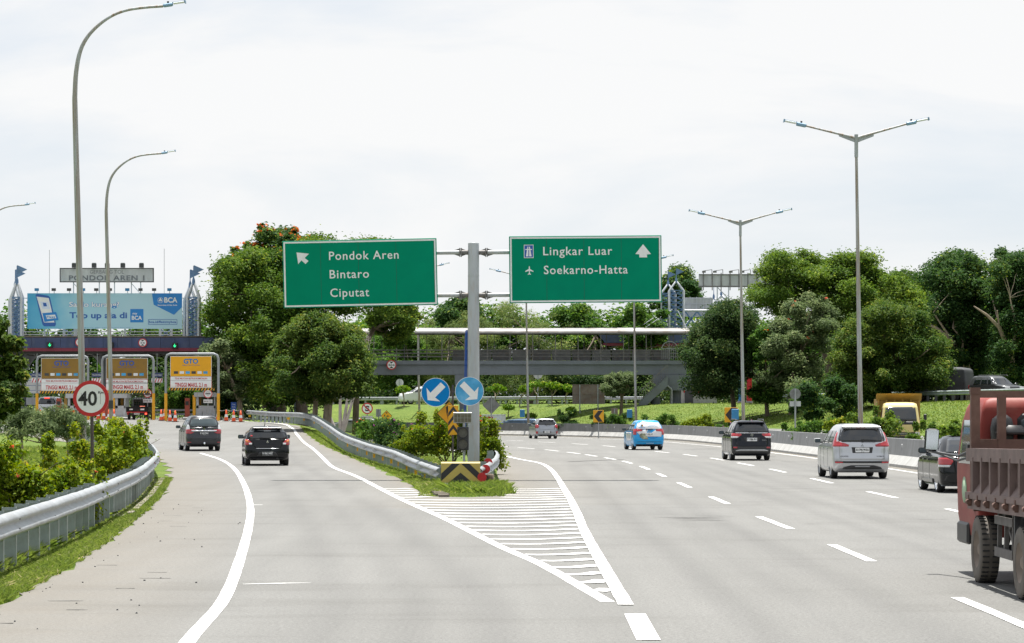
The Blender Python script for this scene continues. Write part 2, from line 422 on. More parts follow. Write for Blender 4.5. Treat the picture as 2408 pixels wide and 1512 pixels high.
def asphalt():
    m = bpy.data.materials.new('pale worn asphalt'); m.use_nodes = True
    nt = m.node_tree; N, L = nt.nodes, nt.links; b = N['Principled BSDF']
    b.inputs['Roughness'].default_value = 0.82; b.inputs['Specular IOR Level'].default_value = 0.3
    t = N.new('ShaderNodeTexCoord')
    def noise(scale, det, rough, st=None):
        n = N.new('ShaderNodeTexNoise'); n.inputs['Scale'].default_value = scale; n.inputs['Detail'].default_value = det; n.inputs['Roughness'].default_value = rough
        if st:
            mp = N.new('ShaderNodeMapping'); mp.inputs['Scale'].default_value = st
            L.new(t.outputs['Object'], mp.inputs['Vector']); L.new(mp.outputs[0], n.inputs['Vector'])
        else: L.new(t.outputs['Object'], n.inputs['Vector'])
        return n
    def ramp(n, p0, c0, p1, c1):
        r = N.new('ShaderNodeValToRGB'); r.color_ramp.elements[0].position = p0; r.color_ramp.elements[1].position = p1
        r.color_ramp.elements[0].color = (*c0, 1); r.color_ramp.elements[1].color = (*c1, 1)
        L.new(n.outputs['Fac'], r.inputs['Fac']); return r
    def mul(a, bb):
        x = N.new('ShaderNodeMix'); x.data_type = 'RGBA'; x.blend_type = 'MULTIPLY'; x.inputs[0].default_value = 1
        L.new(a, x.inputs[6]); L.new(bb, x.inputs[7]); return x.outputs[2]
    big = ramp(noise(0.10, 5, 0.6), 0.3, (0.162, 0.161, 0.154), 0.7, (0.188, 0.187, 0.179))
    streak = ramp(noise(1.0, 4, 0.6, (1.1, 0.05, 1)), 0.3, (0.90, 0.90, 0.90), 0.7, (1.06, 1.06, 1.06))
    patch = ramp(noise(0.5, 6, 0.7, (0.35, 1.2, 1)), 0.30, (0.84, 0.835, 0.825), 0.48, (1, 1, 1))
    grit = ramp(noise(22, 5, 0.8), 0.3, (0.66, 0.66, 0.66), 0.7, (1.30, 1.30, 1.30))
    speck = ramp(noise(70, 2, 0.6), 0.25, (0.6, 0.6, 0.6), 0.55, (1.06, 1.06, 1.06))
    c = mul(mul(mul(mul(big.outputs[0], streak.outputs[0]), patch.outputs[0]), grit.outputs[0]), speck.outputs[0])
    tk = N.new('ShaderNodeAttribute'); tk.attribute_name = 'track'
    tr = N.new('ShaderNodeValToRGB'); tr.color_ramp.elements[0].color = (1, 1, 1, 1); tr.color_ramp.elements[1].color = (0.885, 0.885, 0.89, 1)
    L.new(tk.outputs['Fac'], tr.inputs['Fac']); c = mul(c, tr.outputs[0])
    a = N.new('ShaderNodeAttribute'); a.attribute_name = 'dust'
    dn = noise(1.3, 6, 0.7)
    ma = N.new('ShaderNodeMath'); ma.operation = 'MULTIPLY'; L.new(a.outputs['Fac'], ma.inputs[0])
    dr = ramp(dn, 0.2, (0.45, 0.45, 0.45), 0.75, (1, 1, 1)); L.new(dr.outputs[0], ma.inputs[1])
    mxd = N.new('ShaderNodeMix'); mxd.data_type = 'RGBA'; L.new(ma.outputs[0], mxd.inputs[0]); L.new(c, mxd.inputs[6]); mxd.inputs[7].default_value = (0.185, 0.158, 0.122, 1)
    L.new(mxd.outputs[2], b.inputs['Base Color'])
    bp = N.new('ShaderNodeBump'); bp.inputs['Strength'].default_value = 0.25; bp.inputs['Distance'].default_value = 0.01
    L.new(grit.outputs[0], bp.inputs['Height']); L.new(bp.outputs[0], b.inputs['Normal'])
    return m
MAT['asphalt'] = asphalt()
MAT['paintline'] = mat('white road paint', (0.70, 0.70, 0.69), 0.7, 0.0, 0.06, 3.0, dirt=((0.40, 0.395, 0.385), 0.55, 5.0))
MAT['crack'] = mat('dark sealed joint', (0.06, 0.058, 0.055), 0.9, 0.0, 0.3, 6)
MAT['slab'] = mat('sandy drain concrete', (0.22, 0.195, 0.155), 0.9, 0.0, 0.2, 3, dirt=((0.16, 0.14, 0.10), 0.6, 5))

def np_mesh(name, V, F, mats, parent=None, attrs=None, smooth_=False):
    V = np.asarray(V, np.float32); F = np.asarray(F, np.int32); k = F.shape[1]
    me = bpy.data.meshes.new(name)
    me.vertices.add(len(V)); me.vertices.foreach_set('co', V.ravel())
    me.loops.add(F.size); me.loops.foreach_set('vertex_index', F.ravel())
    me.polygons.add(len(F)); me.polygons.foreach_set('loop_start', np.arange(0, F.size, k, dtype=np.int32))
    me.polygons.foreach_set('loop_total', np.full(len(F), k, np.int32))
    if smooth_: me.polygons.foreach_set('use_smooth', np.ones(len(F), bool))
    for n, a in (attrs or {}).items():
        at_ = me.attributes.new(n, 'FLOAT', 'POINT'); at_.data.foreach_set('value', np.asarray(a, np.float32))
    me.update(calc_edges=True)
    for m in (mats if isinstance(mats, (list, tuple)) else [mats]): me.materials.append(m)
    o = bpy.data.objects.new(name, me); col.objects.link(o)
    if parent is not None: o.parent = parent
    return o
def grid_faces(nr, nc):
    i = np.arange(nr * nc).reshape(nr, nc)
    return np.stack([i[:-1, :-1].ravel(), i[:-1, 1:].ravel(), i[1:, 1:].ravel(), i[1:, :-1].ravel()], 1)

# the ground: one sheet to the horizon, fine where the picture looks
gx = np.r_[-4000, -1500, -600, -300, np.arange(-180, -70, 6), np.arange(-70, 70, 0.8), np.arange(70, 180, 6), 300, 600, 1500, 4000]
gy = np.r_[-600, -200, -60, np.arange(-20, 310, 0.9), np.arange(310, 520, 8), 700, 1000, 1800, 4500]
GX, GY = np.meshgrid(gx, gy)
GZ = ground_z(GX, GY)
GZ = np.where((np.abs(GX) > 250) | (GY > 540), np.minimum(GZ, 2.0), GZ)
o = np_mesh('ground', np.stack([GX.ravel(), GY.ravel(), GZ.ravel()], 1), grid_faces(*GX.shape), MAT['ground'], smooth_=True)
tag(o, kind='structure')

def ribbon(name, L_, R_, zf, ncol, mats, dust=None, track=None):
    L_ = np.asarray(L_, float); R_ = np.asarray(R_, float)
    t = np.linspace(0, 1, ncol)
    X = L_[:, :1] + (R_[:, :1] - L_[:, :1]) * t; Y = L_[:, 1:] + (R_[:, 1:] - L_[:, 1:]) * t
    Z = zf(X, Y)
    a = {'dust': (dust(X, Y, t) if dust else np.zeros(X.shape)).ravel(), 'track': (track(X, Y, t) if track else np.zeros(X.shape)).ravel()}
    return tag(np_mesh(name, np.stack([X.ravel(), Y.ravel(), Z.ravel()], 1), grid_faces(*X.shape), mats, attrs=a), kind='structure')

# gore centre line splits the two carriageways where the asphalt is continuous
GM = np.array([(-60, 1.0), (29, 1.2), (42, 0.5), (53, 0.0), (60, -0.9), (67, -1.1)])
WOB = lambda Y, s: 0.13 * np.sin(Y * 0.9 + s) + 0.08 * np.sin(Y * 2.3 + 2 * s)
ys = np.r_[np.arange(-40, 206, 1.0)]
ramp_r = np.where(ys < 67, np.interp(ys, GM[:, 0], GM[:, 1]), xr(ys) + WOB(ys, 1))
LINEL = np.array([(-60, 0.5), (10, -2.2), (24.6, -2.94), (30.1, -3.2), (37.3, -3.75), (48.5, -4.7), (60.3, -5.8), (77.7, -7.65), (98, -10), (113, -12.1), (125, -14.3), (140, -18.6), (160, -25), (200, -42)])
def ramp_dust(X, Y, t):
    l = xl(Y)
    d = np.clip(1 - (X - l) / np.maximum(np.interp(Y, LINEL[:, 0], LINEL[:, 1]) - l, 0.5), 0, 1) ** 0.7 * 0.55
    near_r = np.where(Y > 58, np.exp(-np.abs(xr(Y) - X) / 0.7) * 0.75, 0)
    return np.maximum(d, near_r)
def bands(d): return np.clip(np.exp(-((np.abs(d) - .82) / .26) ** 2) + .7 * np.exp(-(d / .22) ** 2), 0, 1)
def ramp_track(X, Y, t):
    a = np.interp(Y, LINEL[:, 0], LINEL[:, 1]); g = np.interp(Y, [29.9, 42.1, 52.9, 65.9, 87.3, 100.4, 117.5, 134, 147, 167, 184], [1.05, -.18, -1.3, -2.77, -5, -6.6, -8.2, -9.8, -11.2, -13.2, -14.9])
    return bands(X - (np.maximum(a, g - 4.2) + g) / 2)
def main_track(X, Y, t):
    d = np.zeros(X.shape)
    for c in (3.15, 7.1, 11.4): d = np.maximum(d, bands(X - c))
    return d * (1 - smooth((Y - 100) / 25))
ribbon('ramp_road', np.c_[xl(ys) + WOB(ys, 0), ys], np.c_[ramp_r, ys], lambda X, Y: zl(Y), 60, MAT['asphalt'], ramp_dust, ramp_track)
# the plaza in front of the toll gate
yp = np.r_[205, 215, 240, 300, 360]
ribbon('plaza_pavement', np.c_[xl(yp) - 12, yp], np.c_[xr(yp) - 0.2, yp], lambda X, Y: np.full(X.shape, 1.405), 10, MAT['asphalt'], lambda X, Y, t: np.full(X.shape, 0.3))
# the main carriageway, bending away to the side behind the island
mainL = resample(np.vstack([np.c_[np.interp(np.arange(-40, 67, 4.), GM[:, 0], GM[:, 1]), np.arange(-40, 67, 4.)], np.array([(-1.1, 66.99), (-0.45, 67.0), (-0.30, 75), (-0.55, 95), (-0.80, 111), (-1.3, 125), (-2.2, 135), (-4.6, 150), (-7.6, 163), (-11.2, 176), (-18, 193), (-30, 207), (-60, 225)])]), 2.0)
mainR = BAR + 0.0
mr = np.r_[0, np.cumsum(np.linalg.norm(np.diff(mainR, axis=0), axis=1))]
ml = np.r_[0, np.cumsum(np.linalg.norm(np.diff(mainL, axis=0), axis=1))]
# pair rows by Y while straight, by length in the bend
key = np.array([(-40, -40), (20, 20), (66, 66), (68, 68), (111, 113), (125, 134), (135, 152), (150, 178), (163, 200), (176, 225), (193, 245), (207, 262), (225, 275)])
yl_of = lambda s: np.interp(s, ml, mainL[:, 1])
sl = ml
Lp = mainL
yr_target = np.interp(Lp[:, 1], key[:, 0], key[:, 1])
Rp = np.stack([np.interp(yr_target, BAR[:, 1], BAR[:, 0]), yr_target], 1)
def main_dust(X, Y, t):
    return np.maximum(np.exp(-(1 - t[None, :]) * 24) * 0.8 * np.ones(X.shape), np.where(Y > 60, np.exp(-t[None, :] * 11) * 0.75, 0))
Lp = Lp - np.c_[np.where(Lp[:, 1] < 66, 0.25, 0), np.zeros(len(Lp))]
ribbon('main_road', Lp, Rp, lambda X, Y: np.full(X.shape, -0.003), 90, MAT['asphalt'], main_dust, main_track)
# the road on the far side of the barrier and the one along the top of the bank
def off_line(P, d):
    P = np.asarray(P); T = np.gradient(P, axis=0); T /= np.linalg.norm(T, axis=1)[:, None]
    return P + np.c_[T[:, 1], -T[:, 0]] * d
BR = resample(BAR, 3.0)
ribbon('opposite_road', off_line(BR, 2.4), off_line(BR, 7.5), lambda X, Y: ground_z(X, Y) + 0.05, 8, MAT['asphalt'])
TOP = resample(np.array([(45, 40), (39, 90), (35, 130), (32.5, 165), (28, 205), (22, 232), (12, 254), (0, 268), (-16, 280), (-40, 292), (-80, 305)]), 3.0)
ribbon('upper_road', off_line(TOP, 1.0), off_line(TOP, 9.0), lambda X, Y: ground_z(X, Y) + 0.06, 6, MAT['asphalt'], lambda X, Y, t: np.full(X.shape, 0.4))

# ---------------------------------------------------------------- road paint
def stripe(mb, P, w, zf, lift=0.004, step=0.7, wob=0.0):
    P = resample(P, step); T = np.gradient(P, axis=0); T /= np.linalg.norm(T, axis=1)[:, None]
    N_ = np.c_[T[:, 1], -T[:, 0]]
    w = np.full(len(P), w) if np.isscalar(w) else np.interp(np.linspace(0, 1, len(P)), np.linspace(0, 1, len(w)), w)
    rr = np.random.RandomState(len(P))
    j = rr.uniform(-wob, wob, (len(P), 2))
    A = P - N_ * (w / 2 + j[:, 0])[:, None]; B = P + N_ * (w / 2 + j[:, 1])[:, None]
    za, zb = zf(A[:, 0], A[:, 1]) + lift, zf(B[:, 0], B[:, 1]) + lift
    vs = [(A[i, 0], A[i, 1], za[i]) for i in range(len(P))] + [(B[i, 0], B[i, 1], zb[i]) for i in range(len(P))]
    n = len(P)
    mb.add(vs, [[i, i + 1, n + i + 1, n + i] for i in range(n - 1)])
zflat = lambda X, Y: np.zeros(np.shape(X))
zramp = lambda X, Y: zl(Y)
GLEFT = [(1.05, 29.9), (0.42, 37.0), (-0.18, 42.1), (-1.3, 52.9), (-2.77, 65.9), (-5.0, 87.3), (-6.6, 100.4), (-8.2, 117.5), (-9.8, 134), (-11.2, 147), (-13.2, 167), (-14.9, 184), (-17.2, 197), (-23, 204)]
GRIGHT = [(1.23, 29.4), (1.24, 39.6), (1.25, 44), (1.27, 48.5), (1.33, 55.3), (1.38, 63.4), (1.40, 73), (1.42, 84.5), (1.38, 98), (1.12, 108.8), (0.40, 116.9), (-0.8, 130.5), (-3.2, 144), (-7, 162), (-12, 180), (-22, 198)]
mb = MB(); stripe(mb, catmull([(x, y) for y, x in LINEL[:11]], 8), 0.15, zramp, wob=0.004)
tag(mb.build('ramp_edge_line', MAT['paintline']), kind='structure')
mb = MB(); stripe(mb, catmull(GLEFT, 8), 0.16, zramp, wob=0.005)
stripe(mb, catmull(GRIGHT, 8), 0.17, zflat, 0.009, wob=0.005)
gl = catmull(GLEFT, 8); gr_ = catmull(GRIGHT, 8)
rr = random.Random(5)
y = 31.6
while y < 74.5:
    xa = np.interp(y, gl[:, 1], gl[:, 0]) + 0.06; xb = np.interp(y + 0.5, gr_[:, 1], gr_[:, 0]) - 0.07
    segs = [(xa, xb)]
    if y > 66.0: segs = [(xa, -2.05 - (y - 66) * 0.10), (-0.25, xb)]
    for a, b in segs:
        if b - a > 0.15:
            n = 12
            P = [(lerp(a, b, t), y + 0.55 * t * t - 0.5 * math.sin(t * math.pi) * min(1, (b - a) / 3) + rr.uniform(-.03, .03)) for t in np.linspace(0, 1, n)]
            stripe(mb, P, [0.31 + rr.uniform(-.03, .03) for _ in range(n)], zflat, 0.0065, 0.25)
    y += 1.62 if y < 60 else 1.75
mb.add([(1.16, 28.1, .005), (1.38, 28.1, .005), (1.36, 24.9, .005), (1.14, 24.9, .005)], [[0, 1, 2, 3]])
mb.add([(1.16, 16, .005), (1.38, 16, .005), (1.36, 12, .005), (1.14, 12, .005)], [[0, 1, 2, 3]])
tag(mb.build('gore_marking', MAT['paintline']), kind='structure')
L1 = [(5.0, 18), (5.01, 30.6), (5.01, 42.7), (4.9, 54), (4.86, 66.5), (4.87, 79.5), (4.88, 91.4), (4.87, 103), (4.62, 113.6), (4.15, 122), (3.52, 130.5), (2.8, 138), (1.78, 147), (0.35, 155.5), (-1.2, 163.5), (-4, 174), (-8, 186)]
L2 = [(9.3, 34), (9.3, 46), (9.3, 58.2), (9.25, 70.7), (9.3, 84.5), (9.3, 98), (9.1, 109.7), (8.83, 121), (8.25, 131), (7.4, 141), (6.5, 153), (5.46, 163.7), (3.84, 174), (1.8, 184), (-0.4, 194), (-4, 204), (-9, 214)]
mb = MB()
for L_ in (L1, L2):
    C_ = catmull(L_, 10)
    for i in range(len(L_)):
        k = i * 10; seg = [C_[k]]; d = 0
        while d < 4.6 and k > 0:
            d += np.linalg.norm(C_[k] - C_[k - 1]); k -= 1; seg.append(C_[k])
        if len(seg) > 2: stripe(mb, seg, 0.15, zflat, step=0.9, wob=0.008)
tag(mb.build('lane_marking', MAT['paintline']), kind='structure')
mb = MB(); stripe(mb, catmull([(13.7, 40), (13.68, 70), (13.65, 98), (13.4, 119), (13.0, 137), (12.2, 158), (10.4, 183), (8.0, 197), (1.8, 219.5), (-2, 228), (-12, 241), (-30, 252)], 10), 0.15, zflat, wob=0.01)
tag(mb.build('verge_line', MAT['paintline']), kind='structure')
# joints, skid smears, chips
mb = MB()
def crack(x0, x1, yy, w, zz=0.0045, jag=0.10, drift=0.0):
    n = max(6, int(abs(x1 - x0) / 0.16)); v = 0
    P = []
    for t in np.linspace(0, 1, n):
        v += rr.uniform(-jag, jag); v *= 0.9
        P.append((lerp(x0, x1, t), yy + v + drift * t))
    stripe(mb, P, [w * rr.uniform(.4, 1.2) for _ in range(n)], zramp if x1 < -1.5 else zflat, zz, 0.12)
crack(2.3, 4.9, 112, .22, drift=6)
crack(9.4, 12.5, 148, .3, drift=3)
crack(10.3, 12.2, 124, .2, drift=2)
for i in range(20):
    yy = 27 + i * 1.75 + rr.uniform(-.5, .5); x0 = np.interp(yy, LINEL[:, 0], LINEL[:, 1]) - rr.uniform(1.0, 2.2)
    if rr.random() < .7: crack(x0, x0 + rr.uniform(.15, .42), yy, 0.05, jag=.01)
for i in range(26):
    x0 = rr.uniform(-5, 9); yy = rr.uniform(30, 110)
    if x0 > xl(yy) + 1 and not (-4 < x0 < 2.2): crack(x0, x0 + rr.uniform(.3, 1.1), yy, 0.045, jag=.03)
tag(mb.build('pavement_joint', MAT['crack']), kind='structure')
MAT['smear'] = mat('tyre rubber smear', (0.155, 0.153, 0.148), 0.85, 0.0, 0.16, 2.0, stretch=(1, 1.5, 1))
mb = MB()
for yy, x0, x1, w in ((53.6, 2.75, 4.3, .22), (53.0, 3.0, 4.1, .25), (52.3, 3.1, 4.2, .2), (54.4, 3.4, 4.6, .14)):
    P = [(lerp(x0, x1, t), yy + .1 * math.sin(t * 5)) for t in np.linspace(0, 1, 16)]
    stripe(mb, P, [w * math.sin(math.pi * min(max(t, .02), .98)) * rr.uniform(.6, 1) for t in np.linspace(0, 1, 16)], zflat, 0.004, 0.08)
tag(mb.build('pavement_smear', MAT['smear']), kind='structure')
# paint drip beside the ramp line and at the joint
mb = MB(); stripe(mb, [(-3.25, 32.9), (-2.75, 33.1), (-2.45, 33.15)], [.05, .12, .03], zflat, .005, .1)
stripe(mb, [(-5.75, 60.6), (-5.55, 60.6)], [.2, .15], zflat, .006, .1)
tag(mb.build('paint_spill', MAT['paintline']), kind='structure')
# stones and scraps on the shoulder
mb = MB()
for i in range(46):
    yy = 26 + 38 * rr.random() ** 1.4; l_ = float(xl(yy)); e_ = float(np.interp(yy, LINEL[:, 0], LINEL[:, 1]))
    x_ = lerp(l_, e_, rr.random() ** 1.5) + .1; q = rr.uniform(.005, .014)
    mb.box((x_, yy, q * .5 + .001), (q * 2, q * 1.6, q * 1.2), 0, Matrix.Rotation(rr.uniform(0, 3), 3, 'Z'), taper=.6)
tag(mb.build('rubble', MAT['dark']), kind='stuff', label='loose dark stones scattered on the sandy shoulder', cat='stones')
# broken concrete drain along the bend of the ramp
mb = MB()
yd = np.arange(53, 84, 1.3)
for i in range(len(yd) - 1):
    for off, w, h in ((-0.16, .12, .05), (-0.75, .13, .07)):
        if rr.random() < .16: continue
        y0, y1 = yd[i] + rr.uniform(0, .15), yd[i + 1] - rr.uniform(0, .2)
        x0, x1 = float(xl(y0)) + off, float(xl(y1)) + off
        mb.bar((x0, y0, h / 2 + rr.uniform(0, .02)), (x1, y1, h / 2 + rr.uniform(0, .02)), w, h)
for i in range(len(yd) - 1):
    y0, y1 = yd[i], yd[i + 1]
    mb.bar((float(xl(y0)) - .45, y0, .03), (float(xl(y1)) - .45, y1, .03), .5, .03)
tag(mb.build('drain_channel', MAT['slab'], ), 'broken sandy concrete drain channel along the bend of the ramp', 'drain')
mb = MB()
P = [(float(xr(y)) + .22, y) for y in np.arange(66.2, 80, 1.0)]
for a, b in zip(P[:-1], P[1:]): mb.bar((*a, float(zl(a[1])) + .03), (*b, float(zl(b[1])) + .01), .30 + .08 * math.sin(a[1] * 3), .07)
tag(mb.build('kerb', MAT['slab']), kind='structure')

# ---------------------------------------------------------------- concrete barrier
prof = [(0.0, 0.0), (0.0, 0.10), (0.26, 0.42), (0.34, 1.05), (0.56, 1.05), (0.64, 0.42), (0.9, 0.10), (0.9, 0.0)]   # (distance behind the foot, height)
root = thing('concrete_barrier', 'long grey concrete barrier with a sloping foot along the main carriageway', 'barrier', (0, 0, 0))
BP = resample(BAR[8:], 1.0)
mbs = MB(); mb = MB(); n = len(BP)
lines = [off_line(BP, q[0]) for q in prof]
for i in range(n - 1):
    gap = 0.004 if i % 6 == 0 else 0.0
    for k in range(len(prof) - 1):
        def pt(kk, ii, sh=0.0):
            p = lines[kk][ii]; d = lines[kk][min(ii + 1, n - 1)] - lines[kk][max(ii - 1, 0)]; d = d / np.linalg.norm(d)
            return (p[0] + d[0] * sh, p[1] + d[1] * sh, prof[kk][1])
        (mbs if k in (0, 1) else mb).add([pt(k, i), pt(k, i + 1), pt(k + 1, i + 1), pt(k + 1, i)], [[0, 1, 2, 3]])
mb.build('barrier_wall', MAT['conc'], root)  # darker concrete stands in for shade on the steep face
mbs.build('sloping_foot', MAT['conclight'], root)  # same concrete, made paler as the slope catches the sun
j0 = MB()                                       # dark joints between the cast sections
for i in range(3, n - 1, 5):
    for k in (1, 2):
        a = lines[k][i]; b = lines[k + 1][i]; d = lines[k][i + 1] - a; d /= np.linalg.norm(d)
        nx = np.array([-d[1], d[0]]) * 0.004
        w = 0.02
        j0.add([(a[0] + nx[0], a[1] + nx[1], prof[k][1]), (a[0] + nx[0] + d[0] * w, a[1] + nx[1] + d[1] * w, prof[k][1]),
                (b[0] + nx[0] + d[0] * w, b[1] + nx[1] + d[1] * w, prof[k + 1][1]), (b[0] + nx[0], b[1] + nx[1], prof[k + 1][1])], [[0, 1, 2, 3]])
tag(j0.build('joint_line', MAT['dark'], root), kind='stuff')
for i in range(30, n - 10, 7):
    p = lines[2][i] * .45 + lines[3][i] * .55; d = lines[2][i + 1] - lines[2][i]; d /= np.linalg.norm(d)
    m_ = MB(); m_.disc((0, 0), 0.075, -0.05, 0.0, 0, 14)
    r_ = m_.build('reflector', MAT['signgrey'], root, loc=(p[0], p[1], .78)); r_.rotation_euler = (0, 0, math.atan2(d[1], d[0]) - R(90) + R(70))
# ---------------------------------------------------------------- foliage
def rand_dirs(rs, n):
    v = rs.normal(size=(n, 3)); return v / np.linalg.norm(v, axis=1)[:, None]
def leaf_geo(rs, C, Nrm, S, asp):
    n = len(C)
    t = np.cross(Nrm, rand_dirs(rs, n)); t /= np.linalg.norm(t, axis=1)[:, None] + 1e-9
    b = np.cross(Nrm, t)
    S = S[:, None]
    bend = Nrm * S * 0.12
    V = np.stack([C - t * S * .5 - bend, C + b * S * asp * .5 + bend, C + t * S * .5 - bend, C - b * S * asp * .5 + bend], 1).reshape(-1, 3)
    return V, np.arange(4 * n).reshape(n, 4)
def crown_leaves(rs, blobs, n, size, asp=0.5, shell=0.25, up=0.95, cut=-0.9, tvar=0.22):
    """blobs: (x,y,z,rx,ry,rz). Leaves lie through the outer part of each clump."""
    B = np.array(blobs, float)
    w = (B[:, 3] * B[:, 4] + B[:, 3] * B[:, 5] + B[:, 4] * B[:, 5]); w /= w.sum()
    k = rs.choice(len(B), n, p=w)
    d = rand_dirs(rs, n); d[:, 2] = np.where(d[:, 2] < cut, -d[:, 2], d[:, 2])
    r = 1 - np.abs(rs.normal(0, shell, n)); r = np.clip(r, 0.05, 1) * (1 + rs.normal(0, .05, n))
    C = B[k, :3] + d * r[:, None] * B[k, 3:6]
    C = C + rs.normal(0, 1, (n, 3)) * np.where(rs.rand(n) < .35, .26, .06)[:, None] * B[k, 3:4] * np.array([1, 1, .8])
    nn = d * 0.50 + rand_dirs(rs, n) * 0.70 + np.array([0, 0, up]); nn /= np.linalg.norm(nn, axis=1)[:, None]
    S = size * rs.uniform(.6, 1.35, n)
    bt = rs.uniform(-.2, .2, len(B))
    T = np.clip(0.42 + bt[k] + rs.normal(0, tvar, n), 0, 0.96)
    V, F = leaf_geo(rs, C, nn, S, asp)
    return V, F, np.repeat(T, 4)
def crown_blobs(rs, C, Rr, n, k=0.3, flat=0.75, fill=0.25, low=-0.6, jitter=0.12):
    out = []
    for i in range(n):
        d = rand_dirs(rs, 1)[0]
        while d[2] < low: d = rand_dirs(rs, 1)[0]
        r = rs.uniform(.25, .6) if rs.rand() < fill else rs.uniform(.68, .9)
        p = np.array(C) + d * r * np.array(Rr) * (1 + rs.normal(0, jitter))
        q = k * rs.uniform(.7, 1.35) * np.mean(Rr)
        out.append((*p, q * rs.uniform(.9, 1.3), q * rs.uniform(.9, 1.3), q * flat * rs.uniform(.8, 1.1)))
    return out
def limb(mb, a, b, r0, r1, rs, n=5, wob=0.08, sag=0.0):
    a, b = np.array(a, float), np.array(b, float); L = np.linalg.norm(b - a)
    P = []
    off = np.zeros(3)
    for t in np.linspace(0, 1, n):
        off = off + rs.normal(0, wob * L / n, 3) * (0 < t < 1)
        P.append(a + (b - a) * t + off + np.array([0, 0, sag * L * math.sin(t * math.pi)]))
    mb.tube(P, [lerp(r0, r1, t) for t in np.linspace(0, 1, n)], 7)
    return P
LEAF = {
 'rain': leaf_mat('rain tree leaf', (0.034, 0.08, 0.014), (0.12, 0.19, 0.032), (0.28, 0.33, 0.06)),
 'round': leaf_mat('glossy evergreen leaf', (0.03, 0.07, 0.016), (0.125, 0.18, 0.036), (0.28, 0.27, 0.06)),
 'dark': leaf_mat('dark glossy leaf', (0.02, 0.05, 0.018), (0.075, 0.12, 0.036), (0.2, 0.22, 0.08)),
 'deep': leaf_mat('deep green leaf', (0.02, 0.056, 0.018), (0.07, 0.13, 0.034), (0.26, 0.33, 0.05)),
 'lime': leaf_mat('fresh lime leaf', (0.046, 0.100, 0.018), (0.150, 0.225, 0.038), (0.32, 0.38, 0.06)),
 'bush': leaf_mat('yellow green shrub leaf', (0.070, 0.130, 0.014), (0.255, 0.31, 0.03), (0.42, 0.36, 0.05)),
 'olive': leaf_mat('grey olive leaf', (0.06, 0.095, 0.04), (0.165, 0.215, 0.095), (0.32, 0.35, 0.18)),
 'bamboo': leaf_mat('bamboo leaf', (0.065, 0.11, 0.034), (0.185, 0.24, 0.07), (0.36, 0.34, 0.11)),
 'mid': leaf_mat('mid green leaf', (0.03, 0.085, 0.016), (0.11, 0.2, 0.036), (0.24, 0.33, 0.06)),
 'frangi': leaf_mat('frangipani leaf', (0.07, 0.16, 0.018), (0.2, 0.32, 0.03), (0.36, 0.42, 0.07)),
 'grass': leaf_mat('grass blade', (0.095, 0.155, 0.03), (0.225, 0.285, 0.07), (0.44, 0.41, 0.22), trans=0.4, rough=0.6),
 'flame': leaf_mat('orange red blossom', (0.50, 0.11, 0.02), (0.72, 0.22, 0.05), trans=0.3, rough=0.6),
 'pink': leaf_mat('coral blossom', (0.55, 0.12, 0.07), (0.80, 0.24, 0.14), trans=0.35, rough=0.6),
 'purple': leaf_mat('purple blossom', (0.22, 0.03, 0.20), (0.50, 0.14, 0.40), trans=0.35, rough=0.6),
 'yellowf': leaf_mat('pale yellow blossom', (0.65, 0.5, 0.1), (0.8, 0.7, 0.3), trans=0.35, rough=0.6),
}
SEED = [11]
def tree(name, label, cat, base, blobs, leaf, n, size, asp=0.5, trunk=None, bark='bark', group=None, flowers=None, shell=0.30, up=0.95, cut=-0.9, limbs=8, rs=None, core=True):
    """base: ground point; blobs relative to base; trunk: list of (points, r0, r1) relative to base."""
    SEED[0] += 7
    rs = rs or np.random.RandomState(SEED[0])
    root = thing(name, label, cat, base, 0, group)
    V, F, T = crown_leaves(rs, blobs, n, size, asp, shell, up, cut)
    np_mesh('crown', V, F, LEAF[leaf], root, {'tint': T})
    if trunk:
        mb = MB(); ends = []
        for P, r0, r1 in trunk:
            mb.tube(P, [lerp(r0, r1, t) for t in np.linspace(0, 1, len(P))], 9); ends.append((np.array(P[-1]), r1))
        if limbs:
            idx = rs.permutation(len(blobs))[:limbs]
            for i in idx:
                b = np.array(blobs[i][:3]); e, r1 = min(ends, key=lambda q: np.linalg.norm(q[0] - b))
                limb(mb, e, b, r1 * .75, r1 * .18, rs, 6, 0.10)
        mb.build('trunk', MAT[bark], root)
    if flowers:
        fm, fn, fs, top = flowers
        B = [b for b in blobs if b[2] >= np.quantile([q[2] for q in blobs], top)]
        per = []
        # blossoms sit in heads on the outside of the clumps
        heads = []
        for i in range(fn):
            b = B[rs.randint(len(B))]; d = rand_dirs(rs, 1)[0]; d[2] = abs(d[2]) * .8 + .1; d[1] = -abs(d[1]) if rs.rand() < .7 else d[1]
            heads.append((b[0] + d[0] * b[3] * 1.03, b[1] + d[1] * b[4] * 1.03, b[2] + d[2] * b[5] * 1.05, fs * rs.uniform(.6, 1.3), fs * rs.uniform(.6, 1.3), fs * .6))
        V, F, T = crown_leaves(rs, heads, fn * 7, fs * 0.9, 0.8, 0.5, .4)
        np_mesh('blossom', V, F, LEAF[fm], root, {'tint': T})
    return root
def shift(bl, dx=0, dy=0, dz=0, s=1.0): return [(b[0] * s + dx, b[1] * s + dy, b[2] * s + dz, b[3] * s, b[4] * s, b[5] * s) for b in bl]
def pix_blobs(rs, rows, Y, base, ry=None, flat=0.7):
    """rows of (px, py, r_px): clumps seen at those picture places, spread in depth about Y."""
    out = []
    for px, py, r in rows:
        m = r * Y / FPX; yy = Y + rs.normal(0, (ry or m * .8))
        p = at(px, py, yy)
        out.append((p.x - base[0], p.y - base[1], p.z - base[2], m * rs.uniform(.9, 1.2), m * rs.uniform(.9, 1.3), m * flat * rs.uniform(.85, 1.1)))
    return out
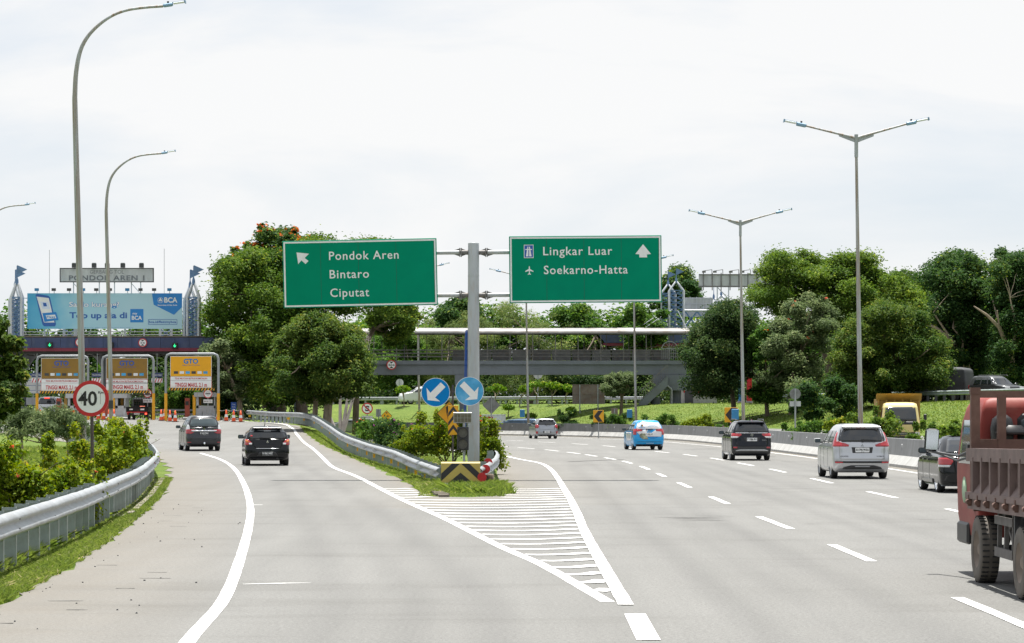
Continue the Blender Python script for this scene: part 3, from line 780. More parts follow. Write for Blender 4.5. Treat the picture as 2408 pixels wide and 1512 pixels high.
def fill_outline(rs, poly, n, rpx, margin=0.42):
    """n clump places spread inside a picture outline (list of px,py), denser near its rim."""
    P = np.array(poly, float); lo, hi = P.min(0), P.max(0); out = []
    def inside(x, y):
        c = False; j = len(P) - 1
        for i in range(len(P)):
            if (P[i, 1] > y) != (P[j, 1] > y) and x < (P[j, 0] - P[i, 0]) * (y - P[i, 1]) / (P[j, 1] - P[i, 1]) + P[i, 0]: c = not c
            j = i
        return c
    tries = 0
    while len(out) < n and tries < n * 200:
        tries += 1
        x, y = rs.uniform(lo[0], hi[0]), rs.uniform(lo[1], hi[1]); r = rpx * rs.choice([.5, .75, 1.0, 1.25])
        q = r * margin
        if all(inside(x + q * a, y + q * b * .8) for a, b in ((1, 0), (-1, 0), (0, 1), (0, -1))): out.append((x, y, r))
    return out
def ptree(name, label, cat, poly, Y, n_blob, rpx, leaf, n, size, base_px, trunk_px=(), bark='bark', asp=0.5, depth=2.5, flat=0.7, tr=0.25, **kw):
    """A tree whose crown fills a picture outline at distance Y, given real depth."""
    SEED[0] += 13; rs = np.random.RandomState(SEED[0])
    b = at(base_px, HY, Y); base = Vector((b.x, Y, gz(b.x, Y)))
    bl = pix_blobs(rs, fill_outline(rs, poly, n_blob, rpx), Y, base, depth, flat)
    tr_ = []
    for pts, r0, r1 in trunk_px:
        tr_.append(([at(px, py, Y + dy) - base for px, py, dy in pts], r0, r1))
    if tr_ and tr_[0][0][0].z > 0: tr_[0][0][0].z = -0.15
    return tree(name, label, cat, base, bl, leaf, n, size, asp, tr_ or None, bark, rs=rs, **kw)

# big trees beside the ramp
ptree('african_tulip_tree', 'tall tree topped with clusters of orange red flowers behind the big spreading tree', 'tree',
      [(535, 610), (545, 580), (590, 560), (600, 535), (650, 520), (690, 530), (745, 555), (760, 600), (740, 680), (600, 690), (540, 640)], 246, 70, 24, 'deep', 24000, .36, 640,
      [([(640, 960, 0), (645, 860, 0), (640, 700, 0)], .45, .28)], flowers=('flame', 330, .22, .12))
ptree('rain_tree', 'big spreading tree with dark drooping crown beside the plaza guardrail', 'tree',
      [(478, 715), (495, 690), (490, 650), (520, 610), (590, 590), (620, 580), (660, 590), (700, 575), (760, 558), (830, 560), (905, 556), (930, 590), (970, 640), (985, 700), (960, 760), (900, 740), (860, 700), (820, 740), (760, 760), (700, 770), (700, 900), (680, 955), (640, 950), (590, 930), (540, 890), (505, 830), (488, 780), (478, 745)],
      222, 230, 36, 'rain', 110000, .28, 700,
      [([(712, 968, 0), (706, 900, 0), (690, 840, 0)], .50, .42), ([(690, 845, 0), (640, 760, -1), (600, 700, -1)], .3, .15), ([(690, 845, 0), (740, 740, 1), (800, 650, 1)], .3, .15), ([(690, 845, 0), (690, 700, 2)], .3, .15)],
      limbs=26, depth=4.2, flat=.62)
ptree('rain_tree', 'dark trunked tree standing just behind the spreading tree near the cones', 'tree',
      [(560, 800), (600, 770), (680, 760), (735, 800), (730, 880), (700, 925), (640, 935), (590, 920), (565, 880)], 232, 46, 26, 'dark', 16000, .32, 655,
      [([(662, 965, 0), (660, 900, 0), (655, 820, 0)], .42, .3), ([(625, 960, 2), (628, 900, 2), (640, 830, 1)], .3, .2)], limbs=10, depth=2.5)
ptree('round_tree', 'dense rounded tree with forked trunks below the direction sign for the exit ramp', 'tree',
      [(630, 840), (640, 805), (665, 775), (700, 750), (735, 735), (775, 738), (815, 760), (850, 790), (862, 830), (880, 870), (878, 905), (850, 930), (800, 935), (770, 950), (730, 950), (690, 935), (650, 905), (640, 870)],
      178, 220, 23, 'round', 90000, .19, 755,
      [([(765, 985, 0), (772, 950, 0), (790, 905, 0), (800, 860, 0)], .33, .16), ([(740, 985, .6), (742, 945, .6), (732, 900, .4), (725, 850, 0)], .2, .1), ([(742, 945, .5), (760, 900, .3), (765, 850, 0)], .14, .08)],
      'barkpale', limbs=24, depth=2.0, flat=.8)
ptree('leaning_tree', 'small grey leaved tree with a leaning pale trunk behind the cones', 'tree',
      [(462, 830), (480, 805), (520, 800), (560, 830), (590, 870), (600, 920), (570, 935), (530, 930), (495, 925), (470, 880)], 214, 48, 20, 'olive', 17000, .24, 568,
      [([(569, 982, 0), (562, 940, 0), (548, 905, 0), (535, 870, 0)], .24, .12)], 'barkpale', limbs=12, depth=1.8)
ptree('hanging_tree', 'dark tree with drooping branches beside the footbridge roof', 'tree',
      [(865, 730), (890, 715), (985, 715), (982, 770), (950, 800), (945, 830), (925, 815), (900, 790), (870, 765)], 236, 42, 17, 'rain', 15000, .28, 880,
      [([(835, 960, 0), (840, 850, 0), (880, 770, 0)], .3, .2)], limbs=12, depth=2.2)
# leafless tree behind the round one
root = thing('bare_tree', 'leafless tree with fine pale twigs showing above the rounded tree', 'tree', (at(800, HY, 200).x, 200, gz(at(800, HY, 200).x, 200)))
rs = np.random.RandomState(3); mb = MB()
def grow(p, d, L, r, lv):
    q = p + d * L
    mb.tube([p, (p + q) / 2 + rs.normal(0, .05 * L, 3), q], [r, r * .8, r * .6], 4)
    if lv == 0: return
    for _ in range(3 if lv > 1 else 4):
        d2 = d + rs.normal(0, .55, 3); d2[2] += .08; d2 /= np.linalg.norm(d2)
        grow(q, d2, L * rs.uniform(.62, .82), r * .6, lv - 1)
for px, py in ((800, 800), (840, 805), (700, 790), (865, 815)):
    p = np.array(at(px, py + 30, 200) - root.location); grow(p, np.array([rs.normal(0, .3), 0, 1.0]), .62, .045, 5)
    mb.tube([(0, 0, -.2), p * .6 + np.array([0, 0, .4]), p], [.16, .09, .05], 6)
mb.build('branch', MAT['twig'], root)

# trees on the bank at the far side of the main carriageway
ptree('dark_tree', 'dark rounded tree at the top of the bank beside the footbridge stairs', 'tree',
      [(1592, 850), (1610, 800), (1650, 750), (1700, 710), (1745, 705), (1775, 740), (1770, 800), (1760, 870), (1740, 930), (1690, 935), (1640, 925), (1600, 890)],
      214, 160, 24, 'dark', 60000, .21, 1718,
      [([(1728, 985, 0), (1724, 940, 0), (1715, 880, 0)], .24, .14)], limbs=16, depth=2.3, flat=.8)
ptree('flat_topped_tree', 'broad tree with bright layered feathery top behind the tall lamp post', 'tree',
      [(1800, 590), (1850, 595), (1900, 585), (1960, 592), (2060, 592), (2085, 605), (2050, 630), (2120, 650), (2160, 690), (2175, 720), (2100, 740), (1990, 760), (1900, 750), (1830, 740), (1780, 730), (1755, 690), (1790, 660), (1780, 640)],
      236, 200, 30, 'lime', 78000, .25, 1960,
      [([(1955, 960, 0), (1950, 860, 0), (1930, 790, 0)], .45, .3), ([(1930, 795, 0), (1860, 720, 0)], .25, .12), ([(1930, 795, 0), (2020, 700, 0)], .25, .12)], limbs=22, depth=3.2, flat=.5, shell=.35)
ptree('greyish_tree', 'loose grey green tree with pinkish blossom between the two tall lamp posts', 'tree',
      [(1830, 730), (1880, 690), (1930, 680), (1965, 720), (1960, 800), (1935, 870), (1920, 930), (1870, 940), (1830, 900), (1790, 900), (1800, 820)],
      208, 120, 23, 'olive', 36000, .22, 1862,
      [([(1862, 985, 0), (1858, 930, 0), (1870, 850, 0)], .22, .12)], limbs=14, depth=2.0, flowers=('pink', 14, .14, .5))
ptree('shade_tree', 'dull green tree with red tinged leaves next to the dark rounded tree', 'tree',
      [(1752, 790), (1790, 770), (1830, 800), (1850, 870), (1840, 930), (1800, 950), (1760, 940), (1752, 880)], 212, 50, 20, 'mid', 19000, .24, 1800,
      [([(1805, 985, 0), (1800, 920, 0)], .2, .12)], limbs=10, depth=1.8, flowers=('flame', 12, .12, .3))
ptree('broad_round_tree', 'wide dark dome shaped tree right behind the tall lamp post on the bank', 'tree',
      [(1950, 880), (1955, 820), (1975, 780), (2010, 745), (2060, 715), (2110, 712), (2150, 730), (2190, 760), (2220, 800), (2232, 850), (2215, 900), (2190, 930), (2120, 930), (2060, 945), (2000, 960), (1960, 940)],
      196, 230, 25, 'round', 95000, .20, 2080,
      [([(2085, 968, 0), (2083, 930, 0), (2075, 880, 0)], .35, .2), ([(2083, 935, 0), (2110, 880, 0)], .18, .1)], limbs=22, depth=2.3, flat=.8)
ptree('bark_shrub_tree', 'low dark bushy tree filling the space under the dome shaped tree', 'tree',
      [(1840, 960), (1850, 920), (1900, 900), (1960, 890), (2020, 920), (2030, 960), (2000, 975), (1900, 985)], 186, 40, 19, 'deep', 15000, .22, 1930, limbs=0, depth=1.8)
ptree('tall_branching_tree', 'tall dark tree with bare pale forking branches behind the tarpaulin truck', 'tree',
      [(2170, 650), (2200, 610), (2245, 592), (2300, 600), (2330, 640), (2320, 720), (2330, 800), (2310, 880), (2260, 900), (2220, 860), (2190, 780), (2195, 720)],
      224, 170, 28, 'deep', 60000, .27, 2275,
      [([(2283, 960, 0), (2281, 900, 0), (2270, 850, -2)], .4, .28), ([(2270, 850, -2), (2238, 800, -4), (2200, 770, -4.6), (2170, 760, -4.6)], .24, .06), ([(2238, 800, -4), (2195, 735, -4.6)], .12, .05), ([(2262, 840, -3), (2265, 800, -4.2), (2240, 770, -4.5)], .12, .05)], 'barkpale', limbs=10, depth=2.6)
ptree('tall_branching_tree', 'tall dark tree with bare pale branches rising beyond the red truck cab', 'tree',
      [(2320, 610), (2350, 585), (2390, 600), (2440, 590), (2480, 640), (2480, 880), (2420, 900), (2350, 890), (2330, 800), (2325, 700)],
      216, 150, 28, 'deep', 55000, .27, 2395,
      [([(2388, 960, 0), (2384, 880, 0), (2375, 830, -2)], .4, .26), ([(2375, 830, -2), (2350, 770, -4), (2320, 740, -4.6), (2290, 720, -4.6)], .2, .05), ([(2378, 840, -2.4), (2390, 770, -4), (2375, 700, -4.4)], .16, .05), ([(2350, 770, -4), (2345, 730, -4.4)], .08, .04)], 'barkpale', limbs=10, depth=2.4)
ptree('feathery_tree', 'feathery mid green tree filling the gap between the domed tree and the tall branching trees', 'tree',
      [(2060, 660), (2110, 636), (2150, 640), (2185, 655), (2225, 690), (2260, 760), (2260, 880), (2180, 900), (2080, 800), (2040, 720)], 246, 130, 28, 'rain', 46000, .27, 2160, [([(2165, 950, 0), (2160, 850, 0), (2140, 760, 0)], .3, .18)], limbs=10, depth=2.6)
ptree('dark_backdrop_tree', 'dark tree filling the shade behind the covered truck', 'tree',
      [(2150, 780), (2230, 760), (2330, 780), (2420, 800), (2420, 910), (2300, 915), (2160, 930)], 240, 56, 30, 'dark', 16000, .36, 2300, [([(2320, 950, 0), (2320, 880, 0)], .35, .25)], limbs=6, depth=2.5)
# silvery round-headed small tree by the rusty board
ptree('silvery_tree', 'small silvery umbrella shaped tree beside the rusty board back', 'tree',
      [(1412, 900), (1425, 880), (1455, 872), (1485, 878), (1502, 897), (1498, 920), (1470, 925), (1440, 935), (1420, 925)], 238, 46, 12, 'olive', 14000, .17, 1462,
      [([(1460, 962, 0), (1462, 935, 0), (1455, 910, 0)], .17, .09), ([(1462, 938, 0), (1475, 905, 0)], .1, .06)], limbs=12, depth=1.3, flat=.6)
# woods behind the footbridge
wood = [('bamboo_clump', 'feathery yellow green bamboo clump behind the footbridge next to the sign post', 'bamboo', [(1150, 720), (1190, 700), (1260, 745), (1320, 735), (1360, 770), (1370, 880), (1280, 930), (1150, 930), (1120, 820)], 300, 1250, 'bamboo', .36, .22),
        ('bamboo_clump', 'feathery bamboo clump behind the bridge between two lamp posts', 'bamboo', [(980, 760), (1010, 745), (1090, 730), (1140, 740), (1160, 800), (1150, 900), (1060, 910), (990, 900)], 296, 1060, 'bamboo', .36, .22),
        ('broadleaf_tree', 'bright broad leaved tree rising above the bridge roof under the second sign', 'tree', [(1300, 740), (1330, 718), (1390, 715), (1425, 770), (1440, 830), (1420, 900), (1340, 890), (1310, 820)], 306, 1368, 'mid', .42, .6),
        ('broadleaf_tree', 'broad leaved tree under the edge of the sign beside the blue towers', 'tree', [(1455, 760), (1490, 715), (1545, 690), (1565, 730), (1560, 800), (1540, 900), (1480, 890), (1470, 800)], 300, 1510, 'mid', .42, .6),
        ('broadleaf_tree', 'tall dark broad leaved tree behind the blue toll towers', 'tree', [(1555, 690), (1560, 640), (1595, 618), (1625, 650), (1650, 690), (1640, 720), (1600, 760), (1560, 740)], 345, 1598, 'deep', .48, .6),
        ('broadleaf_tree', 'dark tree peeping over the bridge roof beside the big sign post', 'tree', [(1030, 740), (1060, 710), (1095, 705), (1130, 730), (1140, 780), (1100, 820), (1040, 800)], 318, 1082, 'deep', .45, .6),
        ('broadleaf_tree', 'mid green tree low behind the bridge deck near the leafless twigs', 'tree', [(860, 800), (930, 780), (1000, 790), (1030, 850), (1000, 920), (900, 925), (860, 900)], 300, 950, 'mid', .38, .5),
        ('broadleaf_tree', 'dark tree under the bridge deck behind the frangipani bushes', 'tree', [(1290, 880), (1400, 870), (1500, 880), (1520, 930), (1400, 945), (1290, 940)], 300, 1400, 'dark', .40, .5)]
for nm, lb, ct, poly, Y, bx, lf, sz, asp in wood:
    ptree(nm, lb, ct, poly, Y, 60, 22, lf, 21000, sz * .85, bx, [([(bx, 950, 0), (bx + 4, 850, 0), (bx, 790, 0)], .3, .15)], asp=asp, depth=3, limbs=10)
# the far-off wood that closes the view
def treeline(name, label, pts, n, leaf, size, hvar):
    SEED[0] += 3; rs = np.random.RandomState(SEED[0]); bl = []
    P = resample(np.array(pts, float), 2.2)
    for x, y, h in P:
        g = gz(x, y)
        for zf in np.arange(0.12, 1.0, .2):
            r = 2.2 * rs.uniform(.8, 1.4)
            bl.append((x + rs.normal(0, 1.3), y + rs.normal(0, 1.8), g + h * zf * rs.uniform(.88, 1.06 + hvar), r, r, r * .8))
    V, F, T = crown_leaves(rs, bl, n, size, .55, .3)
    tag(np_mesh(name, V, F, LEAF[leaf], None, {'tint': T}), label, 'trees', kind='stuff')
treeline('woods', 'tall wood on the near side of the road behind the viewpoint', [(-70, 70, 9), (-60, 10, 12), (-55, -40, 14), (-20, -75, 15), (20, -78, 15), (60, -45, 14), (70, 10, 12), (72, 60, 9)], 26000, 'mid', 1.3, .12)  # out-of-view trees added so car bodies reflect something dark
treeline('woods', 'dense far wood behind the toll gate and the footbridge', [(-75, 300, 7.5), (-45, 300, 8.5), (-30, 300, 8.0), (-14, 322, 8.5), (0, 330, 10), (14, 330, 8.6), (24, 322, 8), (36, 300, 8), (60, 262, 9)], 130000, 'mid', .62, .12)
treeline('undergrowth', 'shaded undergrowth beneath the trees at the end of the bank', [(-62, 252, 3.0), (-40, 246, 3.0), (-27, 244, 2.8), (-21, 246, 2.6)], 22000, 'dark', .32, .2)  # dark leaf colour stands in for the shade under these trees
treeline('undergrowth', 'dark undergrowth beyond the upper road and the bank trees', [(-24, 308, 3.0), (-2, 305, 3.2), (14, 300, 2.8), (24, 275, 2.4), (34, 250, 2.4), (44, 226, 2.4), (56, 205, 2.4)], 42000, 'dark', .34, .2)  # darker leaf chosen to put the tree shade into the colour

# ---------------------------------------------------------------- shrubs
def shrub(name, label, base, w, d, h, leaf, n, size, flowers=None, cat='shrub', group=None, k=.34, nb=26, stems=9, asp=.62, rs=None):
    SEED[0] += 5; rs = np.random.RandomState(SEED[0])
    bl = crown_blobs(rs, (0, 0, h * .55), (w / 2, d / 2, h * .5), nb, k, .85, .35, -.75, .2)
    bl = [(x, y, max(z, .15), a, b, c) for x, y, z, a, b, c in bl]
    # a few free shoots make the outline uneven
    for _ in range(nb // 3):
        x, y = rs.uniform(-w / 2, w / 2), rs.uniform(-d / 2, d / 2)
        bl.append((x, y, h * rs.uniform(.85, 1.12), .10 * w * rs.uniform(.5, 1), .10 * w, .16 * h))
    tr = [([(rs.normal(0, w * .06), rs.normal(0, d * .06), -.1), (rs.normal(0, w * .15), rs.normal(0, d * .15), h * .4), (rs.normal(0, w * .28), rs.normal(0, d * .28), h * .85)], .022, .006) for _ in range(stems)]
    root = tree(name, label, cat, base, bl, leaf, n, size, asp, tr, 'bark', group, flowers, .38, .45, -.7, 0, rs)
    return root
def P3(px, Y, dz=0.0):
    x = (px - CX) * Y / FPX; return Vector((x, Y, gz(x, Y) + dz))
shrub('bougainvillea', 'bougainvillea bush with yellow green leaves at the edge beside the guardrail under the overhanging tree', P3(0, 45), 1.6, 2.2, 1.42, 'bush', 11000, .085, ('pink', 2, .05, .4))
shrub('bougainvillea', 'bougainvillea bush with coral pink flowers beside the speed limit post', P3(128, 49), 1.7, 2.0, .98, 'bush', 10000, .08, ('pink', 7, .055, .35))
shrub('bougainvillea', 'tall bright green bougainvillea bush behind the bare post of the speed limit sign', P3(240, 61), 1.35, 2.2, 1.50, 'bush', 13000, .085, ('pink', 2, .05, .3))
shrub('bougainvillea', 'green bougainvillea bush beyond the speed sign at the bend of the guardrail', P3(292, 76), 1.2, 3.0, 1.55, 'bush', 12000, .10)
shrub('bougainvillea', 'thin leafy bush behind the coral flowered bougainvillea', P3(62, 53), 1.8, 1.6, .85, 'bush', 8000, .08, ('pink', 3, .05, .4))
def oleander(label, px, Y, h, w, n):
    SEED[0] += 5; rs = np.random.RandomState(SEED[0]); b = P3(px, Y)
    bl = crown_blobs(rs, (0, 0, h * .72), (w / 2, w / 2, h * .30), 34, .26, .8, .2, -.5, .18)
    tr = [([(0, 0, -.1), (.04, 0, h * .3), (0, 0, h * .5)], .05, .035)]
    tree('oleander_tree', label, 'small tree', b, bl, 'olive', n, .16, .22, tr, 'barkpale', 'young oleander trees on the verge', ('flame', 2, .07, .5), .45, .3, -.7, 14, rs)
oleander('small olive leaved tree with a thin straight trunk in front of the white car', 100, 84, 1.95, 2.6, 7000)
oleander('small olive leaved tree close to the big curved lamp post', 158, 92, 1.9, 1.9, 5000)
oleander('olive leaved sapling half hidden by the overhanging tree', 50, 98, 2.0, 2.2, 5000)
ptree('overhanging_tree', 'tree with glossy yellowish leaves leaning in beside the guardrail start', 'tree',
      [(-60, 740), (0, 735), (18, 760), (40, 800), (50, 870), (62, 905), (45, 960), (18, 985), (-30, 1010), (-70, 950)], 66, 80, 17, 'round', 15000, .15, -40,
      [([(-40, 1090, 0), (-38, 1000, 0), (-30, 900, 0)], .08, .05)], limbs=10, depth=.5, asp=.55)
# the island between ramp and main carriageway
shrub('bougainvillea', 'bright yellow green bougainvillea bush around the foot of the signal and the big sign post', P3(1058, 88), 2.1, 1.8, 1.70, 'bush', 17000, .085, ('pink', 14, .05, .2))
shrub('bougainvillea', 'bushy bougainvillea on the main road side of the thick sign post', P3(1140, 90), 0.9, 2.2, 1.62, 'bush', 13000, .085, ('pink', 8, .05, .2))
shrub('bougainvillea', 'sprawling bougainvillea with orange and coral flowers in the island', P3(985, 104), 1.3, 3.0, 1.1, 'bush', 9000, .09, ('pink', 24, .06, .2))
shrub('bougainvillea', 'dark leaved bougainvillea with purple flowers in the island', P3(925, 118), 2.2, 3.0, 1.25, 'deep', 11000, .10, ('purple', 16, .07, .2))
shrub('bougainvillea', 'dark green bush with a few coral flowers deep in the island', P3(880, 140), 2.2, 4.0, 1.1, 'mid', 9000, .12, ('pink', 10, .07, .3))
# bushes behind the barrier
def behind(px, Y, extra=1.4):
    x = (px - CX) * Y / FPX; return Vector((x, Y, gz(x, Y)))
mid = [(2112, 109, 2.4, .85, 'lime', 'low leafy bush in front of the yellow dump truck', None), (2200, 105, 1.7, 1.5, 'lime', 'lush round bush beside the yellow dump truck', None), (2243, 101, 1.8, 1.50, 'lime', 'leafy bush behind the barrier above the black sedan', None),
       (2010, 119, 2.6, 2.05, 'lime', 'bright bush around the foot of the tall double lamp post', None), (1945, 126, 2.2, 1.55, 'bush', 'yellowish bush behind the barrier by the silver car', None),
       (1880, 136, 2.6, 1.5, 'mid', 'low green bush behind the barrier below the round sign back', None), (1815, 145, 1.8, 1.35, 'mid', 'small green bush behind the barrier next to the black sport utility car', None),
       (1660, 168, 2.2, 1.42, 'mid', 'bush with mauve flowers on top of the barrier near the chevron sign', ('purple', 26, .10, .1)), (1600, 182, 1.6, 1.25, 'mid', 'tiny mauve flowered shrub behind the barrier', ('purple', 10, .09, .1)),
       (1520, 194, 2.4, 1.6, 'bush', 'straggly green bush on the barrier behind the blue car', None), (1440, 205, 3.6, 1.7, 'mid', 'low bush at the foot of the small chevron sign', None),
       (1310, 219, 3.0, 1.65, 'deep', 'dark bush above the silver hatchback', None), (1352, 216, 2.2, 1.5, 'mid', 'green bush under the rusty board', None), (1183, 226, 1.8, 2.0, 'deep', 'dark leafy bush beside the white van roof', None)]
for px, Y, w, h, lf, lb, fl in mid:
    b = behind(px, Y); dd = float(bar_dist(np.array([b.x]), np.array([b.y]))[0])
    if dd < 1.6: b.x += (1.7 - dd); b.z = gz(b.x, b.y)
    shrub('median_bush', lb, b, w, 1.3, max(.6, (h - b.z) * .93), lf, 6500, .12, fl, 'shrub', nb=16, stems=4)
# frangipani along the top of the bank
def frangipani(label, px, py, Y, h, n=900):
    SEED[0] += 5; rs = np.random.RandomState(SEED[0]); x = (px - CX) * Y / FPX
    b = Vector((x, Y, gz(x, Y)))
    root = thing('frangipani', label, 'small tree', b, 0, 'frangipani trees on the bank'); mb = MB(); tips = []
    def br(p, d, L, r, lv):
        q = p + d * L; mb.tube([p, q], [r, r * .8], 6)
        if lv == 0: tips.append(q); return
        for k in range(3):
            a = rs.uniform(0, 6.28); d2 = d * .6 + np.array([math.cos(a) * .75, math.sin(a) * .75, .25]); d2 /= np.linalg.norm(d2)
            br(q, d2, L * rs.uniform(.6, .8), r * .75, lv - 1)
    br(np.array([0, 0, -.05]), np.array([0, 0, 1.]), h * .36, .06, 3)
    mb.build('trunk', MAT['barkpale'], root)
    bl = [(*t, .28, .28, .2) for t in tips]
    V, F, T = crown_leaves(rs, bl, n, .30, .33, .3, .3)
    np_mesh('crown', V, F, LEAF['frangi'], root, {'tint': T})
    hd = [tuple(np.array(t) + [0, -.05, .15]) + (.1, .1, .08) for t in tips[::3]]
    V, F, T = crown_leaves(rs, hd, 40, .1, .8, .4, .4); np_mesh('blossom', V, F, LEAF['yellowf'], root, {'tint': T})
for px, Y, h, lb in ((1165, 262, 2.3, 'frangipani nearest the round blue sign on the bank'), (1222, 258, 2.2, 'frangipani with yellow blossom beside the thin lamp post'), (1262, 262, 2.6, 'tall frangipani with yellow flowers in the middle of the bank row'),
                     (1298, 256, 2.5, 'frangipani with dark stems on the lip of the bank'), (1330, 258, 2.0, 'frangipani just before the rusty board'), (1195, 252, 1.3, 'small young frangipani on the bank face'),
                     (1245, 246, 1.0, 'knee high frangipani low on the bank face'), (1345, 244, 1.0, 'single stemmed frangipani sapling below the rusty board'), (950, 268, 2.4, 'frangipani in front of the white car on the upper road')):
    frangipani(lb, px, 0, Y, h)

# ---------------------------------------------------------------- grass
def blades(name, label, pts, h, wid, parent=None, lean=.75):
    SEED[0] += 5; rs = np.random.RandomState(SEED[0]); n = len(pts)
    P = np.asarray(pts, float); hh = h * rs.uniform(.45, 1.3, n) * (P[:, 3] if P.shape[1] > 3 else 1)
    a = rs.uniform(0, 6.28, n); t = np.stack([np.cos(a), np.sin(a), np.zeros(n)], 1)
    l_ = rs.normal(0, lean, (n, 2)) * hh[:, None]
    B = P[:, :3]; w = wid * rs.uniform(.6, 1.3, n)[:, None]
    mid_ = B + np.c_[l_ * .35, hh * .6]; tip = B + np.c_[l_, hh * (1 - .25 * np.abs(rs.normal(0, .5, n)))]
    V = np.stack([B - t * w, B + t * w, mid_ + t * w * .75, tip, mid_ - t * w * .75], 1).reshape(-1, 3)
    F = np.arange(5 * n).reshape(n, 5)
    cl = np.sin(P[:, 0] * 1.7 + 1.3 * np.sin(P[:, 1] * .9)) * .12
    T = np.repeat(np.clip(.45 + cl + rs.normal(0, .2, n), 0, .98), 5)
    o = np_mesh(name, V, F, LEAF['grass'], parent, {'tint': T})
    return tag(o, label, 'grass', kind='stuff')
rs = np.random.RandomState(77)
def strip_pts(n, ya, yb, f0, f1, pw=1.0, hf=None):
    y = ya * (yb / ya) ** rs.uniform(0, 1, n) if pw == 'log' else rs.uniform(ya, yb, n)
    t = rs.uniform(0, 1, n); x = f0(y) + (f1(y) - f0(y)) * t
    z = ground_z(x, y)
    s = hf(x, y, t) if hf else np.ones(n)
    return np.c_[x, y, z, s]
vp = strip_pts(90000, 26, 84, lambda y: xl(y) - 1.5, lambda y: xl(y) + .06 + .05 * np.sin(y * 4), 'log', lambda x, y, t: np.where(t > .55, .45, 1.0))
blades('grass', 'short bright grass along the foot of the long guardrail', vp, .20, .009)
vp = strip_pts(26000, 60, 125, lambda y: xl(y) - 8, lambda y: xl(y) - 1.0)
blades('verge_grass', 'sunlit grass on the verge behind the roadside bushes', vp, .24, .022)
vp = strip_pts(46000, 69, 200, lambda y: xr(y), lambda y: xr(y) + 2.2, 'log', lambda x, y, t: np.where(t < .35, .5, 1.0))
blades('island_grass', 'grass strip along the guardrail of the island', vp, .22, .018)
n = 22000
x = rs.uniform(-2.3, -.2, n); y = rs.uniform(66.6, 78, n); q = (y < 67.6 + .9 * np.abs(x + 1.1) ** 2)
k = ~(q & (rs.rand(n) < .8)); x, y = x[k], y[k]
blades('nose_grass', 'taller grass tufts around the striped barrier at the nose of the island', np.c_[x, y, ground_z(x, y), np.where((np.abs(x + 1.4) < .8) & (y < 74.6), .25, .9)], .17, .011)
n = 70000
y = rs.uniform(95, 262, n); d = rs.uniform(2.5, 18, n)
bx = np.interp(y, BAR[:, 1], BAR[:, 0])
x = bx + d * rs.uniform(.6, 1.6, n); dd = bar_dist(x, y); k = (dd > 8) & (dd < 19.5); x, y = x[k], y[k]
blades('bank_grass', 'mown grass covering the bank beyond the barrier', np.c_[x, y, ground_z(x, y), np.ones(len(x))], .09, .028)
